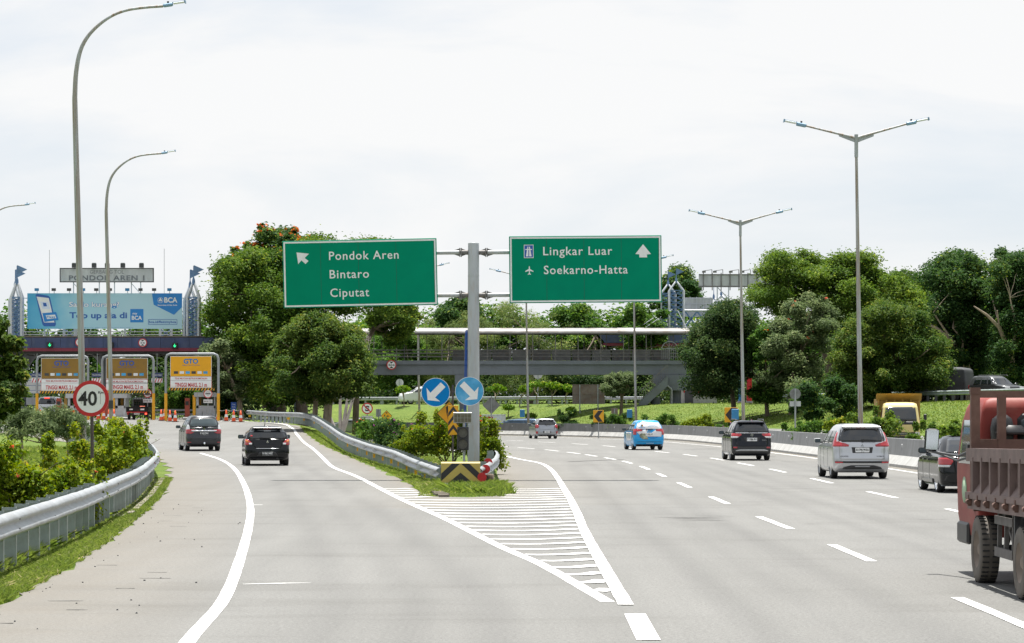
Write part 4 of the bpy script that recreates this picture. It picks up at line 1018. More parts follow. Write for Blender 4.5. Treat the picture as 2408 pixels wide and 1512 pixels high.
# ---------------------------------------------------------------- guardrails
WPROF = [(0.00, 0.0), (.05, .015), (.10, .055), (.10, .10), (.02, .145), (.02, .175), (.10, .22), (.10, .265), (.05, .305), (0.00, .32)]
def guardrail(name, label, P, ztop, side, step, posth=0.72, post_m='post', refl=None, reflm='white', group=None, plates=False, depthd=.16, beam_m='galv'):
    """P: ground line of the rail (x,y); side: +1 if the beam bulges to the right of the run."""
    P = resample(catmull(P, 6), 0.6); z = np.interp(P[:, 1], [q[0] for q in ztop], [q[1] for q in ztop]) if ztop is not None else ground_z(P[:, 0], P[:, 1]) + .78
    base = Vector((P[0, 0], P[0, 1], gz(P[0, 0], P[0, 1])))
    root = thing(name, label, 'guardrail', base, 0, group)
    T = np.gradient(P, axis=0); T /= np.linalg.norm(T, axis=1)[:, None]; N_ = np.c_[T[:, 1], -T[:, 0]] * side
    mb = MB(); vs = []
    wob = np.random.RandomState(4).normal(0, .008, len(P))
    for i in range(len(P)):
        for o_, h in WPROF:
            q = P[i] + N_[i] * (o_ + wob[i]); vs.append((q[0] - base.x, q[1] - base.y, z[i] - .32 + h - base.z))
    k = len(WPROF)
    fs = [[k * i + j, k * i + j + 1, k * (i + 1) + j + 1, k * (i + 1) + j] for i in range(len(P) - 1) for j in range(k - 1)]
    mb.add(vs, fs, 0, True)
    # back skin so the rail has a thickness
    vb = []
    for i in range(len(P)):
        for o_, h in WPROF:
            q = P[i] + N_[i] * (o_ + wob[i] - .006); vb.append((q[0] - base.x, q[1] - base.y, z[i] - .32 + h - base.z))
    mb.add(vb, [f[::-1] for f in fs], 0, True)
    # lap joints with slotted bolts
    for i in range(3, len(P) - 1, 7):
        for h in (.10, .225):
            q = P[i] + N_[i] * .10; mb.disc((0, 0), .001, 0, .001)
            mb.box((q[0] - base.x, q[1] - base.y, z[i] - .32 + h - base.z), (.02, .05, .018), 1)
    mb.build('beam', [MAT[beam_m], MAT['dark']], root)
    s = np.r_[0, np.cumsum(np.linalg.norm(np.diff(P, axis=0), axis=1))]
    pm = MB(); w, d = .19, .09
    pm.box((0, 0, posth / 2), (w, .012, posth)); pm.box((w / 2 - .006, d / 2, posth / 2), (.012, d, posth)); pm.box((-w / 2 + .006, d / 2, posth / 2), (.012, d, posth))
    pm.box((0, 0, posth - .20), (w * .96, .06, .34))
    first = None; n = 0
    for q in np.arange(.4, s[-1], step):
        if n >= 98: break
        x, y = np.interp(q, s, P[:, 0]), np.interp(q, s, P[:, 1]); zt = float(np.interp(q, s, z)); i = min(int(np.searchsorted(s, q)), len(P) - 1)
        x -= N_[i, 0] * depthd; y -= N_[i, 1] * depthd
        lo = (x - base.x, y - base.y, zt - posth + .02 - base.z)
        if first is None:
            first = pm.build('post', MAT[post_m], root, loc=lo); c = first
        else: c = child_copy(first, root, lo)
        c.rotation_euler = (0, 0, math.atan2(T[i, 1], T[i, 0]) - R(90) + R(rr.uniform(-4, 4))); n += 1
    if refl:
        rm = MB(); rm.disc((0, 0), refl[1], -.012, 0, 0, 18); f2 = None
        for q in refl[0]:
            i = min(int(np.searchsorted(s, q)), len(P) - 1); o_ = P[i] + N_[i] * .10
            lo = (o_[0] - base.x, o_[1] - base.y, z[i] - .16 - base.z)
            if f2 is None: f2 = rm.build('reflector', MAT[reflm], root, loc=lo); c = f2
            else: c = child_copy(f2, root, lo)
            c.rotation_euler = (0, 0, math.atan2(T[i, 1], T[i, 0]) - R(90) + R(30) * side)
    if plates:
        rm = MB(); rm.box((0, 0, 0), (.17, .012, .15)); f3 = None
        for q in plates:
            i = min(int(np.searchsorted(s, q)), len(P) - 1); o_ = P[i] - N_[i] * (depthd - .02)
            lo = (o_[0] - base.x, o_[1] - base.y - .03, z[i] - .44 - base.z)
            if f3 is None: f3 = rm.build('marker_plate', MAT['yellow'], root, loc=lo)
            else: child_copy(f3, root, lo)
    return root
RAILL = [(-6.05, 29), (-6.36, 33.8), (-6.78, 40.8), (-7.28, 47.9), (-8.37, 60.7), (-9.47, 71), (-10.8, 82.6), (-12.3, 93.5), (-14.6, 109), (-16.9, 122), (-20.5, 137), (-24, 148)]
guardrail('guardrail', 'long silver guardrail on closely set posts curving along the ramp shoulder', RAILL, [(20, .80), (90, .82), (109, .87), (122, .94), (148, 1.2)], 1, 1.32, .86)
root = [o for o in col.objects if o.name == 'guardrail'][0]
b0 = root.location
rm = MB(); rm.disc((0, 0), .12, -.02, 0, 0, 20)
for px, py, Y in ((357, 1094, 76), (368, 1081, 86), (366, 1073, 93)):
    p = at(px, py, Y)
    q = rm.build('reflector', MAT['red'], root, loc=p - b0)
RAILG = [(-2.02, 76.2), (-2.98, 84), (-4.04, 94), (-5.7, 108), (-7.8, 126), (-10.2, 150), (-12.6, 172), (-14.4, 184), (-17.2, 195), (-19.8, 204)]
s_ = resample(np.array(RAILG), 1.0)
guardrail('guardrail', 'weathered guardrail of the island with white discs and yellow plates along its foot', RAILG, [(76, .50), (84, .60), (94, .72), (108, .80), (126, 1.0), (150, 1.38), (172, 1.8), (184, 1.98), (195, 2.02), (204, 2.15)], -1, 1.5, .80,
          refl=([1.2, 5.4, 11, 16.5, 21.6, 27, 33, 40, 50, 60, 70, 82, 94, 106, 114, 121, 127, 133, 138, 142], .085), plates=[5, 9, 13, 17, 21, 25, 29.5, 34, 40, 48, 60, 72, 84, 96, 106, 114, 122, 130], reflm='signgrey')
guardrail('guardrail', 'short white guardrail with red discs beside the striped barrier', [(-.92, 74.6), (-.62, 77), (-.48, 81), (-.55, 88), (-.75, 98)], [(74, .50), (77, .68), (81, .80), (98, .80)], 1, 1.6, .78)
root = [o for o in col.objects if o.name.startswith('guardrail')][-1]
root = [o for o in col.objects if o.get('label') == 'short white guardrail with red discs beside the striped barrier'][0]
rm = MB(); rm.disc((0, 0), .125, -.02, 0, 0, 20)
for px, py, Y in ((1133.5, 1122, 73.6), (1142, 1103, 75.2), (1148, 1088, 76.8)):
    rm.build('reflector', MAT['red'], root, loc=at(px, py, Y) - root.location)
TP = [tuple(p) for p in off_line(TOP, 0.2)[::2]]
i0 = [i for i, p in enumerate(TP) if p[1] > 100][0]
guardrail('guardrail', 'dark stained guardrail along the top of the bank by the big trees', [p for p in TP if 100 < p[1] < 236], None, -1, 2.2, .85, 'dark', beam_m='post')
guardrail('guardrail', 'pale guardrail along the upper road behind the frangipani', [p for p in TP if p[1] > 254 and p[0] > -60], None, -1, 2.0, .85, 'post')
guardrail('guardrail', 'pale guardrail on the far side of the upper road under the bridge', [(x + 4, y + 9.5) for x, y in TP if y > 254 and x > -60], None, -1, 2.2, .85, 'post')

# ---------------------------------------------------------------- lamp posts
def lamp_head(mb_h, mb_l, c, d, s=1.0):
    d = Vector(d).normalized(); rot = d.to_track_quat('X', 'Z').to_matrix(); c = Vector(c)
    mb_h.box(c + rot @ Vector((.22 * s, 0, 0)), (.44 * s, .20 * s, .15 * s), 0, rot, chamfer=.03)
    mb_h.box(c + rot @ Vector((.24 * s, 0, .11 * s)), (.08 * s, .08 * s, .10 * s), 1, rot)
    mb_h.box(c + rot @ Vector((.98 * s, 0, .03 * s)), (.05 * s, .24 * s, .13 * s), 0, rot)
    mb_h.box(c + rot @ Vector((.70 * s, 0, .075 * s)), (.58 * s, .10 * s, .03 * s), 0, rot)
    mb_l.box(c + rot @ Vector((.70 * s, 0, .03 * s)), (.50 * s, .24 * s, .07 * s), 0, rot, chamfer=.02)
def curved_lamp(label, base, group):
    root = thing('street_lamp', label, 'street lamp', base, 0, group)
    P = [(0.23, -.3), (0.25, 1.0), (.20, 4), (.12, 7.0), (.05, 9.6), (0, 11.6), (0, 12.0), (.04, 12.7), (.17, 13.35), (.42, 13.82), (.80, 14.20), (1.2, 14.46), (1.65, 14.62), (2.2, 14.70), (2.75, 14.74)]
    C_ = catmull(P, 4)
    mb = MB(); mb.tube([(x, 0, z) for x, z in C_], [lerp(.115, .045, min(1, t / .8)) for t in np.linspace(0, 1, len(C_))], 8)
    mb.build('pole', MAT['pole'], root)
    h, l = MB(), MB(); lamp_head(h, l, (2.75, 0, 14.75), (1, 0, .15), .72)
    hd = h.build('lamp_head', [MAT['lampblue'], MAT['black']], root); l.build('lamp_glass', MAT['lampwhite'], hd)
    m = MB(); m.box((.25, -.13, 2.2), (.22, .12, .4)); m.build('junction_box', MAT['dark'], root)
    return root
A = curved_lamp('tallest curved street lamp, its pole rising behind the speed limit sign', (-13.65, 85, 0), 'curved street lamps along the ramp')
copy_tree(A, 'curved street lamp further off, its pole crossing the middle of the advertising board', ((250 - 1204) * 136 / 6400, 136, .22))
copy_tree(A, 'curved street lamp of which only the bent arm shows above the left end of the toll gate', (-34.8, 179, .9))['label'] = 'curved street lamp of which only the bent arm enters the picture'
copy_tree(A, 'distant curved street lamp rising just beyond the footbridge roof', ((1411 - 1204) * 345 / 6400, 345, -1.5), R(180))
def double_lamp(label, base, group):
    root = thing('double_street_lamp', label, 'street lamp', base, 0, group)
    mb = MB(); mb.tube([(.22, 0, -.3), (.12, 0, 5), (0, 0, 13.0)], [.115, .095, .06], 8); mb.build('pole', MAT['pole'], root)
    br = MB(); br.tube([(0, 0, 12.7), (0, 0, 13.68)], .085, 10)
    for s in (-1, 1):
        br.add([(s * .07, -.02, 13.34), (s * .75, -.02, 13.60), (s * .75, -.02, 13.68), (s * .07, -.02, 13.55), (s * .07, .02, 13.34), (s * .75, .02, 13.60), (s * .75, .02, 13.68), (s * .07, .02, 13.55)], [[0, 1, 2, 3], [4, 7, 6, 5], [0, 4, 5, 1], [2, 6, 7, 3], [1, 5, 6, 2]])
    br.build('bracket', MAT['galv'], root)
    for s in (-1, 1):
        a = MB(); a.tube([(s * .05, 0, 13.54), (s * 2.2, 0, 14.06 if s < 0 else 14.14)], [.06, .04], 7)
        ar = a.build('arm', MAT['pole'], root)
        h, l = MB(), MB(); lamp_head(h, l, (s * 2.15, 0, 14.05 if s < 0 else 14.13), (s, 0, .20))
        hd = h.build('lamp_head', [MAT['lampblue'], MAT['black']], ar); l.build('lamp_glass', MAT['lampwhite'], hd) if False else l.build('lamp_glass', MAT['lampwhite'], ar)
    return root
D0 = double_lamp('tallest double armed street lamp, rusty, in front of the dome shaped tree', (14.80, 117, .3), 'double armed street lamps along the barrier')
for px, Y, lb, bx in ((1741, 165, 'second tallest double armed street lamp beside the yellow chevron sign', 1), (1490, 214, 'double armed street lamp half hidden by the destination sign, next to the stairs', 1),
                  (1237, 233, 'thin double armed street lamp with its top hidden behind the destination sign', 1), (981, 264, 'distant double armed street lamp standing by the hanging tree and the round blue sign', 0)):
    x = (px - CX) * Y / FPX
    L_ = copy_tree(D0, lb, (x, Y, gz(x, Y)))
    if bx:
        m = MB(); m.box((-.32, -.05, 1.9), (.42, .3, .65), chamfer=.02); m.build('control_box', MAT['bluebox'], L_)

# ---------------------------------------------------------------- overhead direction signs
PY = 84.0; SS = PY / FPX                          # metres per picture unit at the sign post
px_, pz_ = (1113.5 - CX) * SS, lambda py: CAMH + (HY - py) * SS
root = thing('sign_gantry', 'thick grey post with four arms carrying two green direction signs', 'sign post', ((1113.5 - CX) * SS, PY, 0))
bx0 = root.location
mb = MB(); mb.lathe([(.185, -.2), (.182, 3.0), (.172, pz_(571) - .02), (.165, pz_(571)), (.001, pz_(571) + .004)], 24)
mb.lathe([(.178, pz_(650)), (.1795, pz_(650) + .01), (.178, pz_(650) + .03)], 24)
mb.build('post', MAT['poleclean'], root)
for py in (593.5, 694):
    for s in (-1, 1):
        m = MB(); z = pz_(py) - (0 if s < 0 else -.0)
        m.tube([(s * .36, .0, z), (s * 5.6, .0, z + (.05 if s > 0 else -.05))], .066, 12)
        a = m.build('arm', MAT['poleclean'], root)
        f = MB()
        for q in (-1, 1): f.box((s * .40 + q * .022, 0, z), (.03, .26, .27), 0, chamfer=.004)
        for sg in (-1, 1):
            f.prism([(s * .17, z + sg * .05), (s * .37, z + sg * .12), (s * .37, z + sg * .05)], -.012, .012)
            f.prism([(s * .62, z + sg * .06), (s * .43, z + sg * .12), (s * .43, z + sg * .06)], -.012, .012)
        f.tube([(s * .17, 0, z), (s * .42, 0, z)], .075, 12)
        f.build('flange', MAT['rail'], a)
wire = MB()
for k in range(3): wire.tube([(-.30 + k * .03, -.02 - .01 * k, 1.0), (-.27 + k * .03, -.03, 3.2), (-.24 + k * .025, 0, 4.6)], .012, 5)
wire.build('cable', MAT['darkblue'], root)

def sign_panel(label, cxp, cyp, w, h, rot):
    c = Vector(((cxp - CX) * SS, PY - .22, pz_(cyp)))
    root = thing('direction_sign', label, 'road sign', c, 0, 'green direction signs', rot=(0, -rot, R(2)))
    m = MB(); m.box((0, 0, 0), (w, .05, h), 0, chamfer=.012)
    for z in (-.5, .25):                            # back stiffeners
        m.box((0, .05, z), (w * .96, .05, .07), 1)
    m.build('panel', [MAT['green'], MAT['galv']], root)
    b = MB(); t = .048; e = .03; W2, H2 = w / 2 - e, h / 2 - e
    for (x, z, a, c_) in ((0, H2 - t / 2, 2 * W2, t), (0, -H2 + t / 2, 2 * W2, t)): b.box((x, -.0275, z), (a, .004, c_))
    for x in (-W2 + t / 2, W2 - t / 2): b.box((x, -.0275, 0), (t, .004, 2 * (H2 - t)))
    b.build('border', MAT['white'], root)
    s = MB()
    for k in range(1, 5):
        x = -w / 2 + w * (.0 + k * .245) - .0
        if x < w / 2 - .06:
            s.box((x, -.0262, 0), (.012, .003, h - .06))
            for z in (-.7, -.35, 0, .35, .7): s.box((x + .03, -.0262, z), (.012, .003, .012))
    tag(s.build('panel_seam', mat('dark green seam', (0.0, .10, .06), .6), root), kind='stuff')
    return root
def px_on(root_c, rot, px, py):
    """picture point -> local (x,z) on a panel whose centre is root_c in the picture."""
    dx, dz = (px - root_c[0]) * SS, (root_c[1] - py) * SS
    return dx * math.cos(rot) + dz * math.sin(rot), -dx * math.sin(rot) + dz * math.cos(rot)
c1, r1 = (848, 643), R(1.3)
S1 = sign_panel('green direction sign reading Pondok Aren, Bintaro, Ciputat with an arrow up to the side', *c1, 361 * SS, 157 * SS, r1)
S1['label'] = 'green direction sign with three place names and a slanted arrow'
t = MB()
for word, x0, x1, py in (('Pondok Aren', 775, 938, 601), ('Bintaro', 776.5, 868.5, 645), ('Ciputat', 778, 869, 688.5)):
    a = px_on(c1, r1, (x0 + x1) / 2, py)
    t = MB(); t.text(word, a[0], a[1], (x1 - x0) * SS, 19.6 * SS, -.031, 0, 0.008, 0, 1.12); t.build('lettering', MAT['white'], S1)
a = MB(); ar = [(699, 595), (728, 598), (718, 608), (727, 615), (720, 622), (710.5, 613.5), (703, 622)]
a.prism([px_on(c1, r1, *p) for p in ar], -.031, -.026); a.build('arrow', MAT['white'], S1)
c2, r2 = (1376.5, 634), R(.55)
S2 = sign_panel('green direction sign with two lines of white text', *c2, 358 * SS, 157 * SS, r2)
S2['label'] = 'green direction sign with motorway and aeroplane symbols and an arrow straight up'
t = MB()
for word, x0, x1, py in (('Lingkar Luar', 1277, 1439, 591), ('Soekarno-Hatta', 1278.5, 1475.5, 635)):
    a = px_on(c2, r2, (x0 + x1) / 2, py); t = MB(); t.text(word, a[0], a[1], (x1 - x0) * SS, 19.6 * SS, -.031, 0, 0.008, 0, 1.12); t.build('lettering', MAT['white'], S2)
a = MB(); a.prism([px_on(c2, r2, *p) for p in [(1511.5, 575), (1530, 598), (1520.5, 599), (1521, 606), (1503, 606), (1502.5, 599), (1493.5, 598)]], -.031, -.026); a.build('arrow', MAT['white'], S2)
a = MB(); q = px_on(c2, r2, 1243, 592.5); w, h = 22.5 * SS, 31 * SS
a.box((q[0], -.0285, q[1]), (w, .006, h), 0); a.box((q[0], -.033, q[1]), (w * .88, .004, h * .91), 1)
a.prism([(q[0] - w * .30, q[1] - h * .38), (q[0] - w * .04, q[1] - h * .38), (q[0] - w * .04, q[1] + h * .36), (q[0] - w * .12, q[1] + h * .36)], -.0375, -.036)
a.prism([(q[0] + w * .30, q[1] - h * .38), (q[0] + w * .04, q[1] - h * .38), (q[0] + w * .04, q[1] + h * .36), (q[0] + w * .12, q[1] + h * .36)], -.0375, -.036)
a.box((q[0], -.039, q[1] + h * .14), (w * .7, .003, h * .07), 0); a.build('motorway_symbol', [MAT['white'], MAT['darkblue']], S2)
a = MB(); q = px_on(c2, r2, 1244.5, 637); k = 9.5 * SS
pl = [(0, 1.1), (.13, .85), (.14, .35), (1.0, -.15), (1.0, -.38), (.14, -.12), (.10, -.7), (.38, -.92), (.38, -1.08), (0, -.98)]
pl = pl + [(-x, y) for x, y in pl[-2:0:-1]]
a.prism([(q[0] + x * k, q[1] + y * k) for x, y in pl], -.031, -.026); a.build('aeroplane_symbol', MAT['white'], S2)

# ---------------------------------------------------------------- signs at the nose
def post_sign(name, label, cat, px, Y, py_foot=None, r=.03, top=None, pm='brown', z0=None):
    x = (px - CX) * Y / FPX; g = gz(x, Y) if z0 is None else z0
    root = thing(name, label, cat, (x, Y, g))
    m = MB(); m.tube([(0, 0, -.2), (0, 0, top - g)], r, 8); m.build('post', MAT[pm], root)
    return root, g
Y = 79.5; S = Y / FPX; zz = lambda py: CAMH + (HY - py) * S
root, g = post_sign('keep_post', 'thin rusty post at the nose of the island', 'sign post', 1065, Y, top=zz(905), r=.028)
root['label'] = 'thin rusty steel post holding the two round blue arrow signs'; root.name = 'sign_post'
m = MB(); m.box((0, -.02, zz(921) - g), (1.2, .03, .05)); m.build('crossbar', MAT['brown'], root)
def arrow_poly(c, k, ang, pts): 
    ca, sa = math.cos(ang), math.sin(ang)
    return [(c[0] + k * (x * ca - y * sa), c[1] + k * (x * sa + y * ca)) for x, y in pts]
AR = [(0, -.80), (.62, -.26), (.27, -.24), (.20, .78), (-.20, .78), (-.27, -.24), (-.62, -.26)]
KEEP = [(.0, -.83), (.72, -.24), (.245, -.30), (.245, .80), (-.245, .80), (-.245, -.30), (-.72, -.24)]
for px, py, mm, ang, lb in ((1024.5, 922.5, 'blue', R(-45), 'round deep blue sign with a white arrow pointing down towards the exit ramp'), (1104, 920, 'bluefade', R(45), 'round faded light blue sign with a white arrow pointing down towards the main road')):
    rt = thing('keep_side_sign', lb, 'road sign', ((px - CX) * S, Y - .10, zz(py)), 0, 'round blue arrow signs')
    m = MB(); rd = 33.8 * S; m.disc((0, 0), rd, -.012, .012, 0, 48); m.ring((0, 0), rd - .012, rd, -.016, -.012, 1, 48); m.build('disc', [MAT[mm], MAT['white']], rt)
    m = MB(); m.prism(arrow_poly((0, 0), rd * .93, ang, KEEP), -.018, -.013); m.build('arrow', MAT['white'], rt)
    m = MB()
    for bx, bz in ((-.5, .2), (.3, .5), (.1, -.4), (.45, -.1)): m.disc((bx * rd, bz * rd), .007, -.021, -.017, 0, 8)
    tag(m.build('bolt', MAT['dark'], rt), kind='stuff')
# tall black and amber chevron plate
rt = thing('hazard_plate', 'narrow amber plate with black upward chevrons under the round blue signs', 'road sign', ((1066 - CX) * S, Y - .08, zz(988)))
w, h = 24 * S, 69 * S; m = MB(); m.box((0, 0, 0), (w, .02, h), 0, chamfer=.003); m.build('plate', MAT['yellow'], rt)
m = MB()
for k in range(3):
    z0 = h / 2 - h * .235 - k * h * .31
    m.prism([(-w / 2 + .002, z0 - .02), (0, z0 + h * .21), (w / 2 - .002, z0 - .02), (w / 2 - .002, z0 - h * .15), (0, z0 + h * .07), (-w / 2 + .002, z0 - h * .15)], -.0145, -.0105)
m.build('chevron', MAT['black'], rt)
# amber diamond behind
rt = thing('warning_sign', 'amber diamond sign with a black bent arrow behind the chevron plate', 'road sign', ((1056 - CX) * S, Y + .12, zz(972)))
dd = 29.5 * S; m = MB(); m.prism([(0, -dd), (dd, 0), (0, dd), (-dd, 0)], -.01, .01, 1); m.prism([(0, -dd * .94), (dd * .94, 0), (0, dd * .94), (-dd * .94, 0)], -.014, -.0105, 0); m.build('plate', [MAT['yellow'], MAT['black']], rt)
m = MB(); m.prism([(-.09, .19), (.03, .25), (.03, .02), (-.045, .02), (-.03, -.2), (-.08, .02)], -.018, -.0145); m.build('arrow', MAT['black'], rt)
# solar signal
rt = thing('warning_signal', 'dark two lens warning signal with a small solar panel on top', 'signal', ((1089.5 - CX) * 78.5 / FPX, 78.5, gz((1089.5 - CX) * 78.5 / FPX, 78.5)))
S_ = 78.5 / FPX; z_ = lambda py: CAMH + (HY - py) * S_ - rt.location.z
m = MB(); m.tube([(0.02, .05, -.1), (0.02, .05, z_(985))], .035, 10); m.build('post', MAT['poleclean'], rt)
m = MB(); hc = (z_(1004) + z_(1058.5)) / 2; hh = z_(1004) - z_(1058.5); m.box((-.01, -.05, hc), (27.5 * S_, .14, hh), 0, chamfer=.012); m.build('housing', MAT['dark'], rt)
for sg in (1, -1):
    z = hc + sg * hh * .245
    m = MB(); m.ring((-.01, z), 11.2 * S_, 12.6 * S_, -.20, -.12, 0, 28); m.disc((-.01, z), 11.2 * S_, -.128, -.12, 1, 28); m.build('lens', [MAT['black'], MAT['lens']], rt)
m = MB(); tilt = Matrix.Rotation(R(-62), 3, 'X'); zc = z_(982)
m.box((-.02, -.08, zc), (43 * S_, .035, .34), 0, Matrix.Rotation(R(30), 3, 'X')); pan = m.build('solar_panel', MAT['poleclean'], rt)
m = MB()
for i in range(5):
    for j in range(2):
        rot = Matrix.Rotation(R(30), 3, 'X'); c = rot @ Vector((-.02 + (i - 2) * .098, -.02, (j - .5) * .145))
        m.box((c.x, c.y - .08, c.z + zc), (.088, .006, .13), 0, rot)
tag(m.build('solar_cell', MAT['solar'], pan), kind='stuff')
# striped concrete barrier
Yb = 74.0; Sb = Yb / FPX
bc = ((1083 - CX) * Sb, Yb, gz(-1.4, Yb) - .03)
rt = thing('crash_barrier', 'concrete block painted with black and yellow chevrons at the tip of the island', 'barrier', bc)
zb0 = CAMH + (HY - 1146) * Sb - bc[2]; zt0 = CAMH + (HY - 1086.5) * Sb - bc[2]
w2 = 46 * Sb; m = MB()
pf = [(-.10, zb0 - .10), (-.10, zb0 + .02), (.02, zb0 + .12), (.05, zt0 - .035), (.09, zt0), (.42, zt0), (.46, zt0 - .05), (.55, zb0 - .05)]
n = len(pf)
vs = [(-w2, y, z) for y, z in pf] + [(w2, y, z) for y, z in pf]
for i in range(n):
    j = (i + 1) % n
    m.add([vs[i], vs[j], vs[n + j], vs[n + i]], [[0, 3, 2, 1]], 2 if i in (0,) else (1 if i == 1 else 0))
m.add(vs[:n], [list(range(n))], 0); m.add(vs[n:], [list(range(n - 1, -1, -1))], 0)
m.build('block', [MAT['paleyellow'], MAT['white'], MAT['dark']], rt)
# chevrons on the near-vertical face (y .02 to .05) -> thin slabs following the face
m = MB(); zA, zB = zb0 + .125, zt0 - .036; H = zB - zA
def facey(z): return .02 + (z - zA) / H * .03 - .004
def onface(poly): m.add([(x, facey(z), z) for x, z in poly], [list(range(len(poly)))])
apex = zB; b_ = .20
onface([(-w2 + .004, zA + H * .47), (-w2 * .43, zB), (-.005, zB), (-w2 + .004, zA + H * .08)])
onface([(w2 - .004, zA + H * .47), (w2 * .43, zB), (.005, zB), (w2 - .004, zA + H * .08)])
onface([(-w2 * .62, zA), (0, zA + H * .52), (w2 * .62, zA)])
m.build('chevron', MAT['black'], rt)

# stump beside it
rt = thing('tree_stump', 'weathered short wooden stump behind the red discs of the small guardrail', 'stump', (-.62, 75.6, gz(-.62, 75.6)))
m = MB(); m.lathe([(.16, -.05), (.13, .1), (.125, .33), (.09, .36), (.001, .35)], 12); m.build('stump', MAT['bark'], rt)

# speed limit sign
Y = 54; S = Y / FPX; x = (214 - CX) * S; g = gz(x, Y); zc = CAMH + (HY - 937) * S - g
rt = thing('speed_limit_sign', 'big round red and white speed limit sign reading 40 on a brown post', 'road sign', (x, Y, g))
m = MB(); m.tube([(.03, .03, -.4), (0.01, .03, zc + .2)], .034, 10); m.build('post', MAT['brown'], rt)
m = MB(); rd = 42.2 * S; m.disc((0, zc), rd, -.012, .012, 0, 56); m.disc((0, zc), rd * .80, -.017, -.0125, 1, 56); m.build('disc', [MAT['red'], MAT['white']], rt)
m = MB(); m.text('40', -.065, zc, .375, .285, -.021, 0, .022); m.build('lettering', MAT['black'], rt); m = MB(); m.text('Km', rd * .56, zc + rd * .34, .105, .050, -.021, 0, .03); m.build('lettering', MAT['black'], rt)
m = MB(); 
for sx in (-.19, .19): m.box((sx, -.0185, zc + .0), (.006, .003, .22)); 
tag(m.build('rivet_line', MAT['rail'], rt), kind='stuff')

# ---------------------------------------------------------------- signs in the island and on the bank
def disc_sign(name, label, px, py, r, Y, base_py=None, ring=True, foot=None):
    S = Y / FPX; x = (px - CX) * S; g = gz(x, Y); z = CAMH + (HY - py) * S - g
    rt = thing(name, label, 'road sign', (x, Y, g)); m = MB(); m.tube([(0, .03, -.2), (0, .03, z + r * S * .6)], .035, 8); m.build('post', MAT['galv'], rt)
    return rt, S, z
rt, S, z = disc_sign('no_stopping_sign', 'round white sign with a crossed out black S above a small white plate', 863.5, 960.5, 13, 152)
m = MB(); rd = 13.2 * S; m.disc((0, z), rd, -.012, .012, 0, 36); m.disc((0, z), rd * .80, -.018, -.0125, 1, 36); m.build('disc', [MAT['red'], MAT['white']], rt)
m = MB(); m.text('S', 0, z, rd * .80, rd * .95, -.022, 0, .05); m.build('lettering', MAT['black'], rt)
m = MB(); m.box((0, -.026, z), (rd * 1.7, .005, rd * .19), 0, Matrix.Rotation(R(45), 3, 'Y')); m.build('slash', MAT['red'], rt)
m = MB(); z2 = z - 23 * S; m.box((0, 0, z2), (26 * S, .02, 11.5 * S), 1); m.box((0, -.012, z2), (24.6 * S, .005, 10.2 * S), 0)
p_ = m.build('text_plate', [MAT['white'], MAT['black']], rt)
m = MB(); m.text('SEPANJANG JALAN TOL', 0, z2 + 2.4 * S, 23 * S, 3.0 * S, -.018, 0, .03); m.build('lettering', MAT['black'], p_); m = MB(); m.text('KECUALI DARURAT', 0, z2 - 2.4 * S, 18 * S, 3.0 * S, -.018, 0, .03); m.build('lettering', MAT['black'], p_)
rt, S, z = disc_sign('warning_sign', 'small amber diamond sign reading 5 m in the island', 909, 978, 12, 158)
m = MB(); dd = 13.6 * S; m.prism([(0, z - dd), (dd, z), (0, z + dd), (-dd, z)], -.01, .01, 1); e = dd * .92; m.prism([(0, z - e), (e, z), (0, z + e), (-e, z)], -.015, -.0105, 0); m.build('plate', [MAT['yellow'], MAT['black']], rt)
m = MB(); m.text('5 m', 0, z, dd * .95, dd * .42, -.019, 0, .04); k = dd * .22
m.prism([(-k, z + dd * .62), (k, z + dd * .62), (0, z + dd * .36)], -.019, -.016); m.prism([(-k, z - dd * .55), (k, z - dd * .55), (0, z - dd * .30)], -.019, -.016); m.box((0, -.0175, z - dd * .64), (k * .8, .003, dd * .2)); m.build('lettering', MAT['black'], rt)
# chevron boards behind the barrier
def chevron_board(label, x0, x1, y0, y1, Y):
    S = Y / FPX; x = ((x0 + x1) / 2 - CX) * S; g = gz(x, Y); z = CAMH + (HY - (y0 + y1) / 2) * S - g; w, h = (x1 - x0) * S, (y1 - y0) * S
    rt = thing('chevron_sign', label, 'road sign', (x, Y, g), R(-4), 'amber chevron boards behind the barrier')
    m = MB(); m.tube([(0, .05, -.2), (0, .05, z + h * .3)], .04, 8); m.build('post', MAT['galv'], rt)
    m = MB(); m.box((0, 0, z), (w, .03, h), 0, chamfer=.004); m.build('plate', MAT['yellow'], rt)
    m = MB(); m.prism([(w * .42, z + h * .46), (-w * .02, z + h * .46), (-w * .44, z), (-w * .02, z - h * .46), (w * .42, z - h * .46), (w * .02, z)], -.022, -.0165); m.build('chevron', MAT['black'], rt)
chevron_board('smaller amber chevron board near the footbridge stairs', 1395, 1420, 964.5, 993, 207)
chevron_board('larger amber chevron board beside the double lamp and the black sport utility car', 1704, 1735.5, 958, 993, 168)
